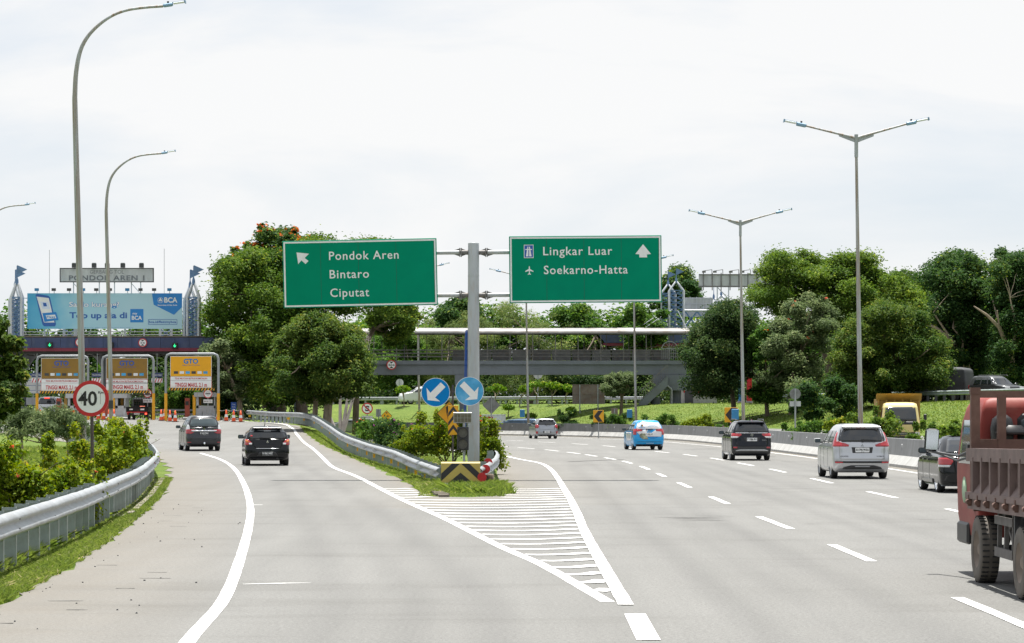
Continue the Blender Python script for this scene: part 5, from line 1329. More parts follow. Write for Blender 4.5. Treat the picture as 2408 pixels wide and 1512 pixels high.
# backs of signs
def back_sign(name, label, shape, px, py, w, h, Y, m_='rust', posts=(0,)):
    S = Y / FPX; x = (px - CX) * S; g = gz(x, Y); z = CAMH + (HY - py) * S - g; w, h = w * S, h * S
    rt = thing(name, label, 'sign back', (x, Y, g)); m = MB()
    for q in posts: m.tube([(q * w, -.05, -.3), (q * w, -.05, z + h * .45)], .05, 8)
    m.build('post', MAT['galv'], rt) if len(posts) == 1 else None
    if len(posts) > 1:
        for q in posts: k = MB(); k.tube([(q * w, -.05, -.3), (q * w, -.05, z + h * .5)], .055, 8); k.build('post', MAT['galv'], rt)
    m = MB()
    if shape == 'rect':
        m.box((0, 0, z), (w, .04, h), 0)
        if w > 2:
            for i in range(7): m.box((-w / 2 + .03 + i * (w - .06) / 6, -.03, z), (.04, .03, h), 0)
            for j in (-.48, 0, .48): m.box((0, -.045, z + j * h), (w, .03, .05), 0)
    elif shape == 'disc': m.disc((0, z), w / 2, -.012, .012, 0, 28); m.box((0, -.02, z + w * .15), (w * .9, .02, .05)); m.box((0, -.02, z - w * .15), (w * .9, .02, .05))
    else: m.prism([(0, z - h / 2), (w / 2, z), (0, z + h / 2), (-w / 2, z)], -.012, .012)
    m.build('plate', MAT[m_], rt)
    return rt, z, S
back_sign('rusty_sign', 'large rusty framed back of a road sign on two posts on the bank', 'rect', 1384, 927, 76, 46, 246, 'rust', (-.27, .29))
back_sign('diamond_sign', 'grey diamond shaped sign seen from behind next to the thick sign post', 'diamond', 1155.5, 953, 42, 42, 236, 'signback')
back_sign('blank_sign', 'small weathered square sign back between the rusty board and the stairs', 'rect', 1445, 971, 15, 23, 228, 'rust')
back_sign('blank_sign', 'small pale square sign back beside the small amber diamond', 'rect', 890, 971, 12, 18, 236, 'signgrey')
rt, z, S = back_sign('round_sign', 'grey round sign back with a small plate below on the shaded bank', 'disc', 1870, 926, 26, 26, 160, 'signback')
m = MB(); m.box((0, 0, z - 23.5 * S), (26 * S, .02, 12 * S)); m.build('text_plate', MAT['signgrey'], rt)
back_sign('round_sign', 'pale round sign back under the footbridge deck behind the hanging tree', 'disc', 940, 900, 18, 18, 276, 'signgrey')
back_sign('round_sign', 'pale round sign back partly hidden by the bridge deck near the thin lamp post', 'disc', 1265, 880, 22, 22, 272, 'signgrey')
# ---------------------------------------------------------------- footbridge
YB = 246.0; SB = YB / FPX; zb = lambda py: CAMH + (HY - py) * SB; xb_ = lambda px: (px - CX) * SB
rt = thing('footbridge', 'blue grey covered pedestrian bridge with a pale curved roof over the carriageways', 'footbridge', (0, YB, 0))
x0, x1 = xb_(640), xb_(1618)
m = MB()
m.box(((x0 + x1) / 2, 1.25, (zb(848) + zb(857)) / 2), (x1 - x0, 3.0, zb(848) - zb(857)))
m.build('deck', MAT['bridge'], rt)
m = MB()
for yy in (.0, 2.4): m.box(((x0 + x1) / 2, yy + .15, (zb(857.5) + zb(881)) / 2), (x1 - x0 - .3, .42, zb(857.5) - zb(881)))
m.build('girder', MAT['bridge'], rt)
# arched roof, in lapped sheets
m = MB(); n = 12; xs = np.arange(x0, x1 + 2.4, 2.4); r2 = np.random.RandomState(8)
for i in range(len(xs) - 1):
    dz = r2.normal(0, .02); a, b = xs[i], min(xs[i + 1] + .05, x1 + .4); vs = []
    for x, e in ((a, .012), (b, 0)):
        for k in range(n + 1):
            t = math.pi * k / n
            vs.append((x, 1.2 - 1.75 * math.cos(t), zb(783) + .47 * math.sin(t) ** .8 + dz + e * (i % 2) + r2.normal(0, .004)))
    m.add(vs, [[k, k + 1, n + 2 + k, n + 1 + k] for k in range(n)], 0, True)
m.build('roof', MAT['roof'], rt)
m = MB()
m.box(((x0 + x1) / 2, -.52, zb(784)), (x1 - x0, .06, .10)); m.box(((x0 + x1) / 2, 2.92, zb(784)), (x1 - x0, .06, .10))
m.build('roof_edge', MAT['rail'], rt)
pm = MB(); pm.box((0, 0, (zb(848) + zb(784)) / 2), (.07, .07, zb(784) - zb(848))); p0 = None; k = 0
for side in (-.22, 2.68):
    for x in np.arange(x0 + 1, x1, 2.05):
        if p0 is None: p0 = pm.build('post', MAT['rail'], rt, loc=(x, side, 0))
        else: child_copy(p0, rt, (x + (.6 if side > 0 else 0), side, 0))
for side in (-.27, 2.73):
    m = MB()
    for py in (823, 830.5, 838): m.box(((x0 + x1) / 2, side, zb(py)), (x1 - x0, .05, .05))
    m.build('railing', MAT['rail'], rt)
# solid parapet panels on the right hand two thirds
m = MB(); xa = xb_(1062); pw = 1.82; k = 0
while xa < xb_(1555):
    m.box((xa + pw / 2 - .04, 2.55, (zb(846) + zb(821)) / 2), (pw - .12, .05, zb(821) - zb(846)), k % 2); xa += pw; k += 1
m.build('parapet_panel', [MAT['rail'], mat('grey parapet sheet', (.23, .225, .22), .6, .1, .2, 1.5)], rt)
m = MB()
for x in np.arange(xb_(1062), xb_(1560), 1.82):
    m.bar((x - .35, -.1, zb(818)), (x + .45, .2, zb(813)), .05); m.bar((x + .12, -.1, zb(846)), (x - .10, -.1, zb(824)), .07)
tag(m.build('banner_bracket', MAT['dark'], rt), kind='stuff')
# piers
m = MB(); cxp = xb_(1588)
m.prism([(cxp - 2.0, zb(881.5)), (cxp + 2.2, zb(881.5)), (cxp + 2.2, zb(896)), (cxp + 1.1, zb(918)), (cxp - 1.0, zb(918)), (cxp - 2.0, zb(900))], -.2, 2.6); m.build('pier_cap', MAT['bridge'], rt)
m = MB(); m.lathe([(.52, gz(cxp, YB) - .5), (.52, zb(918))], 20, c=(cxp + .1, 1.2, 0)); m.build('pier', MAT['bridge'], rt)
cx2 = xb_(1084)
m = MB(); m.prism([(cx2 - .55, zb(881.5)), (cx2 + .75, zb(881.5)), (cx2 + .75, zb(898)), (cx2 + .2, zb(917)), (cx2 - .2, zb(917)), (cx2 - .55, zb(905))], -.1, 2.5); m.build('pier_cap', MAT['bridge'], rt)
m = MB(); m.box((cx2 + .15, 1.2, zb(960)), (.62, .8, zb(916) - zb(1010))); m.build('pier', MAT['bridge'], rt)
cx3 = xb_(700)
m = MB(); m.box((cx3, 1.2, 3.2), (.8, .9, 4.6)); m.build('pier', MAT['bridge'], rt)
# stairs coming down towards the left of the pier
m = MB(); top = (xb_(1568), zb(886)); bot = (xb_(1502), zb(948)); sl = (top[1] - bot[1]) / (top[0] - bot[0])
m.prism([(top[0], top[1]), (bot[0], bot[1]), (bot[0], bot[1] - .75), (top[0], top[1] - .85)], -1.6, .0)
N_ = 16
for i in range(N_):
    a = i / N_; x = lerp(bot[0], top[0], a); z = lerp(bot[1], top[1], a); w = (top[0] - bot[0]) / N_
    m.box((x + w / 2, -.8, z + .08), (w, 1.5, .26))
m.build('staircase', MAT['bridge'], rt)
m = MB(); m.prism([(bot[0] - .3, bot[1] - .2), (bot[0] + .5, bot[1] - .2), (bot[0] + .5, gz(bot[0], YB - 1) - .4), (bot[0] - .3, gz(bot[0], YB - 1) - .4)], -1.6, .3)
m.lathe([(.45, gz(bot[0] + 1.6, YB) - .5), (.45, lerp(bot[1], top[1], .55) - .8)], 16, c=(xb_(1541), -.3, 0))
m.build('stair_support', MAT['bridge'], rt)
m = MB()
m.bar((bot[0], -1.62, bot[1] + 1.05), (top[0], -1.62, top[1] + 1.05), .06); 
for i in range(15):
    a = i / 14; x = lerp(bot[0], top[0], a); z = lerp(bot[1], top[1], a); m.bar((x, -1.62, z + .1), (x, -1.62, z + 1.05), .03)
m.build('stair_railing', MAT['rail'], rt)
m = MB()                                        # end landing with its half-round grille
gx0, gx1 = xb_(1556), xb_(1593); gc = (gx0 + gx1) / 2; gr = (gx1 - gx0) / 2
for k in range(13):
    a0, a1 = math.pi * k / 13, math.pi * (k + 1) / 13
    m.bar((gc + gr * math.cos(a0), -.3, zb(821) + gr * .98 * math.sin(a0)), (gc + gr * math.cos(a1), -.3, zb(821) + gr * .98 * math.sin(a1)), .05)
for k in range(1, 6):
    a = math.pi * k / 6; m.bar((gc, -.3, zb(821)), (gc + gr * math.cos(a), -.3, zb(821) + gr * math.sin(a)), .02)
for k in range(9): x = lerp(gx0, gx1, k / 8); m.bar((x, -.3, zb(845)), (x, -.3, zb(820)), .025)
m.bar((gx0, -.3, zb(820)), (gx1, -.3, zb(820)), .05); m.build('landing_grille', MAT['galv'], rt)
m = MB()
m.tube([(xb_(1562), -.3, zb(890)), (xb_(1566), -.35, zb(905)), (xb_(1577), -.3, zb(914)), (xb_(1579), -.3, zb(918)), (xb_(1579), -.3, zb(968))], .09, 8); m.build('drain_pipe', MAT['poleclean'], rt)
r = disc_sign
Ys = YB - .4; S = Ys / FPX
d_ = thing('height_limit_sign', 'round red rimmed sign reading 4,2 m hung on the footbridge girder', 'road sign', ((920.5 - CX) * S, Ys, CAMH + (HY - 858) * S))
def height_disc(rt, rd, txt, w):
    m = MB(); m.disc((0, 0), rd, -.03, .03, 0, 36); m.disc((0, 0), rd * .80, -.036, -.031, 1, 36); m.build('disc', [MAT['red'], MAT['white']], rt)
    m = MB(); m.text(txt, 0, 0, rd * w, rd * .42, -.042, 0, .04)
    k = rd * .42; m.prism([(-k, rd * .66), (k, rd * .66), (0, rd * .30)], -.041, -.038); m.prism([(-k, -rd * .66), (k, -rd * .66), (0, -rd * .30)], -.041, -.038); m.build('lettering', MAT['black'], rt)
height_disc(d_, 11.6 * S, '4,2 m', 1.25)

# ---------------------------------------------------------------- toll gate
YT = 222.0; ST = YT / FPX; zt = lambda py: CAMH + (HY - py) * ST; xt = lambda px: (px - CX) * ST
def twin_tower(parent, pxl, pxr, Yd, base_py, sh_py, peak_py, flag, S, off=.75, yo=0.0):
    """two lattice masts side by side with pointed heads; parent at (0,Yd,0)."""
    z = lambda py: CAMH + (HY - py) * S; x = lambda px: (px - CX) * S
    w = (x(pxr) - x(pxl)) * .66
    for k, (xa, yy, dz) in enumerate(((x(pxl), yo + 1.6, -.25), (x(pxr) - w, yo, 0))):
        m = MB(); t = MB(); zb_, zs, zp = z(base_py), z(sh_py) + dz, z(peak_py) + dz; c = xa + w / 2; d = w * .9
        for sx in (0, 1):
            for sy in (0, 1):
                m.tube([(xa + sx * w, yy + sy * d, zb_), (xa + sx * w, yy + sy * d, zs), (c + (sx - .5) * .16, yy + d / 2, zp)], .105, 8)
        m.build('mast_leg', MAT['towerwhite'], parent)
        nz_ = 9; h = (zs - zb_) / nz_
        for i in range(nz_):
            a, b = zb_ + i * h, zb_ + (i + 1) * h
            for yq in (yy, yy + d):
                t.bar((xa, yq, a), (xa + w, yq, b), .07); t.bar((xa + w, yq, a), (xa, yq, b), .07)
            for xq in (xa, xa + w): t.bar((xq, yy, a), (xq, yy + d, b), .06)
        for zz_ in (zs,): t.bar((xa, yy, zz_), (xa + w, yy, zz_), .1)
        tag(t.build('lattice', MAT['truss'], parent), kind='stuff')
        f = MB(); f.lathe([(.15, zp - .1), (.12, zp + .30), (.04, zp + .55), (.03, zp + 1.45)], 8, c=(c, yy + d / 2, 0))
        if flag: f.prism([(c + .03, zp + .75), (c + .03, zp + 1.5), (c + .85, zp + 1.14)], yy + d / 2 - .015, yy + d / 2 + .015)
        f.build('finial', MAT['truss'], parent)
rt = thing('toll_gate', 'toll gate canopy with navy fascia and maroon trim spanning the exit lanes', 'toll gate', (0, YT, 0))
cl, cr = xt(-60), xt(512)
m = MB(); n = 17; w = (cr - cl) / n
for i in range(n):
    m.prism([(cl + i * w + .01, zt(794)), (cl + (i + 1) * w - .01, zt(794)), (cl + (i + 1) * w - .01, zt(818)), (cl + i * w + .01, zt(818))], r2.uniform(-.015, .015), .3)
m.box(((cl + cr) / 2, 4, zt(806) + .0), (cr - cl - .4, 7.2, .7))
m.build('fascia', MAT['navy'], rt)
m = MB(); m.box(((cl + cr) / 2 - .1, .25, zt(822)), (cr - cl - .5, .5, zt(818.3) - zt(826))); m.build('trim', MAT['maroon'], rt)
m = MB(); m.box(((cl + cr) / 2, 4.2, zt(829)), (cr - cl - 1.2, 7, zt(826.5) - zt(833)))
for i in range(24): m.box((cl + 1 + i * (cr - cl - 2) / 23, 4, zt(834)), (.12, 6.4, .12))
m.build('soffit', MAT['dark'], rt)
m = MB(); m.box(((cl + cr) / 2, 3.9, zt(791.5)), (cr - cl + .1, 7.6, .1)); m.build('canopy_top', MAT['rust'], rt)
for px in (32, 232, 560 - 80):
    m = MB(); m.lathe([(.30, 1.2), (.30, zt(870)), (.75, zt(848)), (1.25, zt(832))], 16, c=(xt(px), 4.5, 0)); m.build('column', MAT['bridge'], rt)
twin_tower(rt, 13.5, 50, YT, 790, 699, 666, 1, ST)
twin_tower(rt, 427, 467, YT, 790, 699, 666, 1, ST)
# the posts carrying the board
m = MB()
for px in (100, 175, 290, 335, 430): m.box((xt(px), 1.0, (zt(790) + zt(700)) / 2), (.14, .14, zt(700) - zt(790)))
for py in (700, 745, 779, 786): m.box(((xt(50) + xt(432)) / 2, 1.0, zt(py)), (xt(432) - xt(50), .07, .07))
for a in (105, 205, 300, 395): m.bar((xt(a), 1, zt(788)), (xt(a + 25), 1, zt(700)), .07)
m.build('board_frame', MAT['towerwhite'], rt)
for px in (156, 384):
    m = MB(); t = MB()
    for s in (-.45, .45): m.box((xt(px) + s, 1.6, zt(781)), (.2, .2, .7))
    m.build('stub_leg', MAT['towerwhite'], rt)
    t.bar((xt(px) - .4, 1.6, zt(790)), (xt(px) + .4, 1.6, zt(774)), .1); t.bar((xt(px) + .4, 1.6, zt(790)), (xt(px) - .4, 1.6, zt(774)), .1); t.build('stub_brace', MAT['truss'], rt)
m = MB()
for px, h in ((104, 3.7), (377, 3.8), (240, 2.2)): m.tube([(xt(px), 2.5, zt(700)), (xt(px), 2.5, zt(690) + h)], .02, 5)
tag(m.build('lightning_rod', MAT['galv'], rt), kind='stuff')
# advertising board
bd = thing('billboard', 'long pale blue advertising board with a phone picture on top of the toll gate', 'billboard', ((xt(62.5) + xt(427)) / 2, YT + .4, zt(731)))
w, h = xt(427) - xt(62.5), zt(689) - zt(772.8)
def ad_mat():
    m = bpy.data.materials.new('printed sky blue vinyl'); m.use_nodes = True; nt = m.node_tree; N, L = nt.nodes, nt.links; b = N['Principled BSDF']
    b.inputs['Roughness'].default_value = .5
    t = N.new('ShaderNodeTexCoord'); s = N.new('ShaderNodeSeparateXYZ'); L.new(t.outputs['Object'], s.inputs[0])
    mr = N.new('ShaderNodeMapRange'); mr.inputs['From Min'].default_value = -w / 2; mr.inputs['From Max'].default_value = w / 2; L.new(s.outputs['X'], mr.inputs['Value'])
    nzz = N.new('ShaderNodeTexNoise'); nzz.inputs['Scale'].default_value = .8; nzz.inputs['Detail'].default_value = 3; L.new(t.outputs['Object'], nzz.inputs['Vector'])
    ad = N.new('ShaderNodeMath'); ad.operation = 'MULTIPLY_ADD'; ad.inputs[1].default_value = .22; L.new(nzz.outputs['Fac'], ad.inputs[0]); L.new(mr.outputs[0], ad.inputs[2])
    r = N.new('ShaderNodeValToRGB'); e = r.color_ramp.elements; e[0].position = .08; e[0].color = (.06, .36, .62, 1); e[1].position = .45; e[1].color = (.36, .62, .74, 1)
    q = e.new(.85); q.color = (.44, .66, .76, 1); q = e.new(.24); q.color = (.13, .46, .68, 1)
    L.new(ad.outputs[0], r.inputs['Fac']); L.new(r.outputs[0], b.inputs['Base Color']); return m
m = MB(); m.box((0, 0, 0), (w, .12, h)); m.build('panel', ad_mat(), bd)
lx = lambda px: xt(px) - bd.location.x; lz = lambda py: zt(py) - bd.location.z
adblue = mat('print blue', (.03, .12, .42), .5, 0, .03); adblue2 = mat('print mid blue', (.02, .22, .60), .5, 0, .03); adlav = mat('print lavender', (.62, .70, .86), .5, 0, .03)
m = MB(); m.text('Saldo kurang?', lx(220), lz(715.5), (280 - 161) * ST, 12.0 * ST, -.066, 0, .06); m.build('lettering', adblue2, bd)
m = MB(); m.text('Saldo kurang?', lx(220), lz(715.5), (280 - 162) * ST, 11.6 * ST, -.074, 0, .02); m.build('lettering', MAT['white'], bd)
m = MB(); m.text('Top up aja di', lx(229.5), lz(741), (298 - 162) * ST, 14.5 * ST, -.066, 0, .03); m.build('lettering', adblue, bd); m = MB()
m.text('bca.id/flazzmybca', lx(381), lz(756.5), 64 * ST, 5.4 * ST, -.066, 0, .025); m.build('lettering', adblue, bd); m = MB()
m.text('*syarat dan ketentuan berlaku', lx(250), lz(769.5), 120 * ST, 1.2 * ST, -.066); m.build('lettering', adblue, bd); m = MB()
rr_ = [(347.5, 751), (415, 751), (415, 762.5), (347.5, 762.5)]
for (a, b), (c, d) in zip(rr_, rr_[1:] + rr_[:1]): m.bar((lx(a), -.064, lz(b)), (lx(c), -.064, lz(d)), .03)
m.build('border', adblue, bd)
m = MB(); m.prism([(lx(356), lz(689.5)), (lx(426.5), lz(689.5)), (lx(426.5), lz(722)), (lx(408), lz(740)), (lx(360), lz(716))], -.068, -.061); m.build('badge', adblue2, bd)
m = MB(); m.text('BCA', lx(400.5), lz(705), 31 * ST, 12.5 * ST, -.075, 0, .03); m.build('badge_lettering', MAT['white'], bd); m = MB(); m.text('Senantiasa di Sisi Anda', lx(392.5), lz(717), 46 * ST, 3.4 * ST, -.075, 0, .02); m.build('badge_lettering', MAT['white'], bd); m = MB()
m.ring((lx(376), lz(705.5)), 5.9 * ST, 6.6 * ST, -.076, -.072, 0, 24)
for a in (90, 210, 330): m.disc((lx(376) + 2.3 * ST * math.cos(R(a)), lz(705.5) + 2.3 * ST * math.sin(R(a)) + .02), 2.1 * ST, -.076, -.072, 0, 14)
m.build('badge_logo', MAT['white'], bd)
m = MB(); m.box((lx(320.5), -.064, lz(742)), (31 * ST, .01, 31.5 * ST), 0, chamfer=.003); m.build('app_icon', adblue2, bd)
m = MB(); m.text('my', lx(316), lz(736.5), 11 * ST, 5.5 * ST, -.075, 0, .02); m.text('BCA', lx(320.5), lz(747), 24 * ST, 9.5 * ST, -.075, 0, .03); m.build('app_lettering', MAT['white'], bd)
def skew(pl): return [(lx(a), lz(b)) for a, b in pl]
m = MB(); m.prism(skew([(82, 694), (85, 690.5), (112, 695), (116, 699), (130, 762), (128, 767), (102, 767), (98, 762)]), -.075, -.061, 0); m.prism(skew([(84.5, 697), (113, 700.5), (126.5, 758), (102, 758)]), -.08, -.0755, 1)
m.prism(skew([(84.0, 692.5), (111, 696.5), (112, 700), (84.7, 696.5)]), -.082, -.0755, 0)
m.prism(skew([(93, 709), (112, 710), (115.5, 726), (98, 726)]), -.082, -.0805, 2); m.prism(skew([(99, 711.5), (107, 712), (109, 720), (101, 720)]), -.085, -.0825, 0); m.build('phone_picture', [adblue, MAT['white'], adlav], bd)
m = MB(); m.prism(skew([(98, 736), (130, 733.5), (136, 752), (103, 757)]), -.09, -.0835, 0); m.prism(skew([(106, 741), (128, 739.5), (131, 748), (109, 750)]), -.094, -.0905, 1); m.text('Flazz', lx(118.5), lz(745), 20 * ST, 5.5 * ST, -.098, 0, .02); m.build('card_picture', [adblue2, MAT['white']], bd)
m = MB(); fl = None
for i, px in enumerate((85, 125, 161, 194, 225, 257, 298, 329, 361, 397)):
    f = MB(); f.bar((0, .1, -.05), (0, .1, .35), .05); f.bar((0, .1, .33), (0, -.35, .36), .05); f.box((.05, -.42, .28), (.32, .26, .22), 1 if i % 3 else 2)
    f.build('floodlight', [MAT['galv'], MAT['dark'], MAT['bluebox']], bd, loc=(lx(px), 0, h / 2))
# name board of the gate
nb = thing('name_board', 'grey board reading gerbang tol pondok aren on a frame above the advertising board', 'sign board', ((xt(135) + xt(355.5)) / 2, YT + 1.4, zt(645)))
nb['label'] = 'long pale grey name board with dark capitals standing above the blue advertising board'
w, h = xt(355.5) - xt(135), zt(629.5) - zt(661.5)
m = MB(); m.box((0, 0, 0), (w, .18, h), 0); m.build('panel', MAT['signgrey'], nb)
m = MB(); t = .07
for x in (-w / 2, w / 2): m.box((x, -.02, 0), (t, .2, h + t))
for z in (-h / 2, h / 2): m.box((0, -.02, z), (w - t - .004, .2, t))
m.build('frame', MAT['dark'], nb)
m = MB(); m.text('GERBANG TOL', .02, h * .24, (285.5 - 205) * ST, 8.6 * ST, -.095, 0, .0); m.build('lettering', MAT['lettergrey'], nb); m = MB(); m.text('PONDOK AREN 1', .0, -h * .21, (333 - 154) * ST, 12.4 * ST, -.095, 0, .035, 0, 1.1); m.build('lettering', MAT['lettergrey'], nb)
m = MB()
for px in (166, 227, 263, 303, 325): m = MB(); m.box((xt(px) - nb.location.x, .1, -h / 2 - .75), (.08, .08, 1.5)); m.build('leg', MAT['towerwhite'], nb)
m = MB()
m.bar((xt(166) - nb.location.x, .1, -h / 2 - .1), (xt(190) - nb.location.x, .1, -h / 2 - 1.0), .06); m.build('brace', MAT['towerwhite'], nb); m = MB(); m.bar((xt(303) - nb.location.x, .1, -h / 2 - .1), (xt(325) - nb.location.x, .1, -h / 2 - 1.0), .06)
m.build('brace', MAT['towerwhite'], nb)
for i, px in enumerate((169, 216, 247, 284, 328)):
    f = MB(); f.bar((0, .1, -.05), (0, .1, .3), .05); f.box((0, -.1, .22), (.36, .3, .34), 1); f.box((0, -.1, .42), (.3, .2, .05), 0); f.build('floodlight', [MAT['galv'], MAT['dark']], nb, loc=(xt(px) - nb.location.x, -.1, h / 2))
# lane signals and height sign on the fascia
def lane_signal(label, px, py, lit=True):
    q = thing('lane_signal', label, 'lane signal', (xt(px), YT - .22, zt(py)), 0, 'lane signals on the toll gate fascia')
    m = MB(); s = 6.6 * ST; m.box((0, 0, 0), (s * 2, .25, s * 2), 0, chamfer=.02); m.build('housing', MAT['black'], q)
    m = MB()
    if lit: k = s * .62; m.prism([(-k * .14, k), (k * .14, k), (k * .14, -k * .25), (k * .75, k * .2), (k * .75, -k * .15), (0, -k), (-k * .75, -k * .15), (-k * .75, k * .2), (-k * .14, -k * .25)], -.14, -.127); m.build('arrow', MAT['led'], q)
lane_signal('black lane signal with a bright green down arrow next to the amber panel lane', 412, 813)
lane_signal('black lane signal with a green down arrow above the stained panel nearest the masts', 118.5, 811)
lane_signal('black lane signal box half hidden behind a curved lamp post', 261.5, 811, False)
q = thing('height_limit_sign', 'round red rimmed sign reading 5 m on the navy toll gate fascia', 'road sign', (xt(336), YT - .12, zt(806)))
height_disc(q, 10.4 * ST, '5 m', .95)
q = thing('height_limit_sign', 'round red rimmed sign on the fascia mostly covered by the tallest lamp post', 'road sign', (xt(188), YT - .12, zt(805)))
height_disc(q, 10.4 * ST, '5 m', .95)

# height gantries with amber panels
def gantry(label, xl_, xr_, pyt, Yg, panel, px0, px1, py0, py1, pz, sub, sub2, bar, fresh):
    S = Yg / FPX; x = lambda px: (px - CX) * S; z = lambda py: CAMH + (HY - py) * S
    q = thing('lane_gantry', label, 'gantry', ((x(xl_) + x(xr_)) / 2, Yg, 1.40), 0, 'portal gantries with toll panels'); ox, oz = q.location.x, q.location.z
    a, b = x(xl_) - ox, x(xr_) - ox; t = z(pyt) - oz; c = .35
    m = MB(); m.tube([(a, 0, -.1), (a, 0, t - c), (a + .1, 0, t - .1), (a + c, 0, t), (b - c, 0, t), (b - .1, 0, t - .1), (b, 0, t - c), (b, 0, -.1)], .092, 12); m.build('portal', MAT['portal'], q)
    for s in (a, b): k = MB(); k.lathe([(.112, -.05), (.112, z(925) - oz)], 14, c=(s, 0, 0)); k.build('yellow_sleeve', MAT['postyellow'], q)
    pc = (x(px0) + x(px1)) / 2 - ox; pw = x(px1) - x(px0); ph = z(py0) - z(py1)
    m = MB(); m.box((pc, -.12, (z(py0) + z(py1)) / 2 - oz), (pw, .06, ph), 0); m.box((pc, -.11, (z(py0) + z(py1)) / 2 - oz), (pw + .07, .04, ph + .07), 1); pn = m.build('amber_panel', [MAT['gto' if fresh else 'gtoold'], MAT['white']], q)
    m = MB(); m.text('GTO', pc, z(py0 + 11) - oz, pw * .36, ph * .25, -.158, 0, .03); m.build('lettering', MAT['darkblue' if not fresh else 'blue'], pn)
    m = MB(); m.text('GARDU TOL OTOMATIS', pc, z(py0 + 20.5) - oz, pw * .44, ph * .05, -.158); m.build('small_lettering', MAT['darkblue'], pn)
    m = MB()
    for k in range(6): m.box((pc - pw * .37 + k * pw * .146, -.155, z(py0 + 37.5) - oz), (pw * .105, .012, ph * .13), k % 3)
    tag(m.build('card_picture', [MAT['dark'], MAT['white'], MAT['bluefade']], pn), kind='stuff')
    m = MB(); m.box((pc, -.12, z(sub) - oz), (pw + .04, .05, 9 * S), 0); m.box((pc, -.11, z(sub) - oz), (pw + .09, .04, 11 * S), 1); k = m.build('notice_panel', [MAT['white'], MAT['red']], q)
    m = MB(); m.text('TIDAK MELAYANI BIS/TRUK/ROMBONGAN', pc, z(sub) - oz, pw * .80, 4.2 * S, -.152, 0, .01); m.build('lettering', MAT['red'], k)
    m = MB(); m.box((pc, -.12, z(sub2) - oz), (pw + .04, .05, 20 * S), 0); m.box((pc, -.11, z(sub2) - oz), (pw + .09, .04, 22 * S), 1); k = m.build('height_panel', [MAT['white'], MAT['red']], q)
    m = MB(); m.text('TINGGI MAKS. 2,1 m' if not fresh else 'TINGGI MAKS. 2.1 m', pc, z(sub2) - oz, pw * .79, 9.6 * S, -.152, 0, .025); m.build('lettering', MAT['red'], k)
    zb2 = z(bar) - oz; m = MB(); m.box(((a + b) / 2, -.25, zb2), ((b - a) * .86, .10, .19), 0)
    for k in range(15):
        xx = (a + b) / 2 + ((b - a) * .80) * (k / 14 - .5); m.prism([(xx - .10, zb2 - .095), (xx + .02, zb2 - .095), (xx + .12, zb2 + .095), (xx, zb2 + .095)], -.305, -.301, 1)
    for s in (a + .5, b - .5): m.bar((s, -.2, zb2), (s, -.05, z(sub2 + 8) - oz), .04, None, 1)
    m.build('height_bar', [MAT['yellow'], MAT['black']], q)
gantry('portal gantry with a fresh bright amber panel near the grey booth', 390, 513.5, 832, 203, 1, 402, 497, 838.5, 885, 0, 890, 905, 915, True)
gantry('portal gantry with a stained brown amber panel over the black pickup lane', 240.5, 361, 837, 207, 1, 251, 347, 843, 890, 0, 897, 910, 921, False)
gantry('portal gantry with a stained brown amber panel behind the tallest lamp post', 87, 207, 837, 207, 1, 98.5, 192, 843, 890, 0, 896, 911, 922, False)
# dark blue height notices behind the gantries
for px, lb in ((375, 'blue and striped height notice glimpsed beside the bright amber panel'), (235, 'blue and striped height notice between two gantries'), (94, 'blue and striped height notice beside the gantry at the lane with the white car')):
    q = thing('height_notice', lb, 'sign', (xt(px - 2), YT - 1, zt(888)), 0, None)
    m = MB(); m.box((0, 0, .2), (.9, .04, .36), 0); m.box((0, 0, -.24), (.9, .04, .34), 1)
    for k in range(4): m.prism([(-.42 + k * .22, -.40), (-.34 + k * .22, -.40), (-.22 + k * .22, -.08), (-.30 + k * .22, -.08)], -.028, -.021, 2)
    pn = m.build('panel', [MAT['navy'], MAT['white'], MAT['red']], q)
    m = MB(); m.text('TINGGI MAKS', 0, .2, .8, .12, -.026); m.build('lettering', MAT['white'], pn)
    m = MB(); m.tube([(0, .05, zt(832) - q.location.z), (0, .05, -.4)], .03, 6); m.build('hanger', MAT['galv'], q)
# booths, islands
def booth(label, px0, px1, Yg, pytop, dark=True):
    S = Yg / FPX; x = lambda px: (px - CX) * S; z = lambda py: CAMH + (HY - py) * S
    q = thing('toll_booth', label, 'toll booth', ((x(px0) + x(px1)) / 2, Yg, 1.40), 0); w = x(px1) - x(px0); t = z(pytop) - 1.4
    m = MB(); m.box((0, .9, .55), (w, 2.2, 1.1)); m.box((0, .9, t - .2), (w + .3, 2.5, .35)); m.box((-w / 2 + .1, .9, t / 2 + .3), (.18, 2.2, t - 1.2)); m.box((w / 2 - .06, .9, t / 2 + .3), (.1, 2.2, t - 1.2)); m.build('cabin', MAT['poleclean'], q)
    m = MB(); m.box((0, 1.0, (1.1 + t - .4) / 2 + .02), (w - .32, 1.9, t - 1.5)); m.build('window', MAT['glass'], q)
    m = MB(); m.box((-w / 2 - .16, -.1, t / 2 - .1), (.22, .25, t - .3), 0); m.build('yellow_bollard', MAT['gtoold' if not dark else 'postyellow'], q)
    m = MB(); m.box((-w / 2 - .7, -.1, .85), (.36, .4, 1.7), 0); m.box((-w / 2 - .7, -.31, 1.3), (.26, .03, .3), 1); m.build('ticket_machine', [mat('oxide red', (.30, .055, .03), .5), MAT['black']], q)
    m = MB(); m.box((-.1, -1.4, .1), (w + 1.0, 5.5, .22), 0, chamfer=.05); m.build('island_kerb', MAT['conclight'], q)
    return q
booth('grey toll booth with a dark window behind the bright amber gantry', 462, 507, 214, 922)
booth('toll booth beside the black pickup, mostly hidden behind the round speed sign', 272, 296, 216, 925)
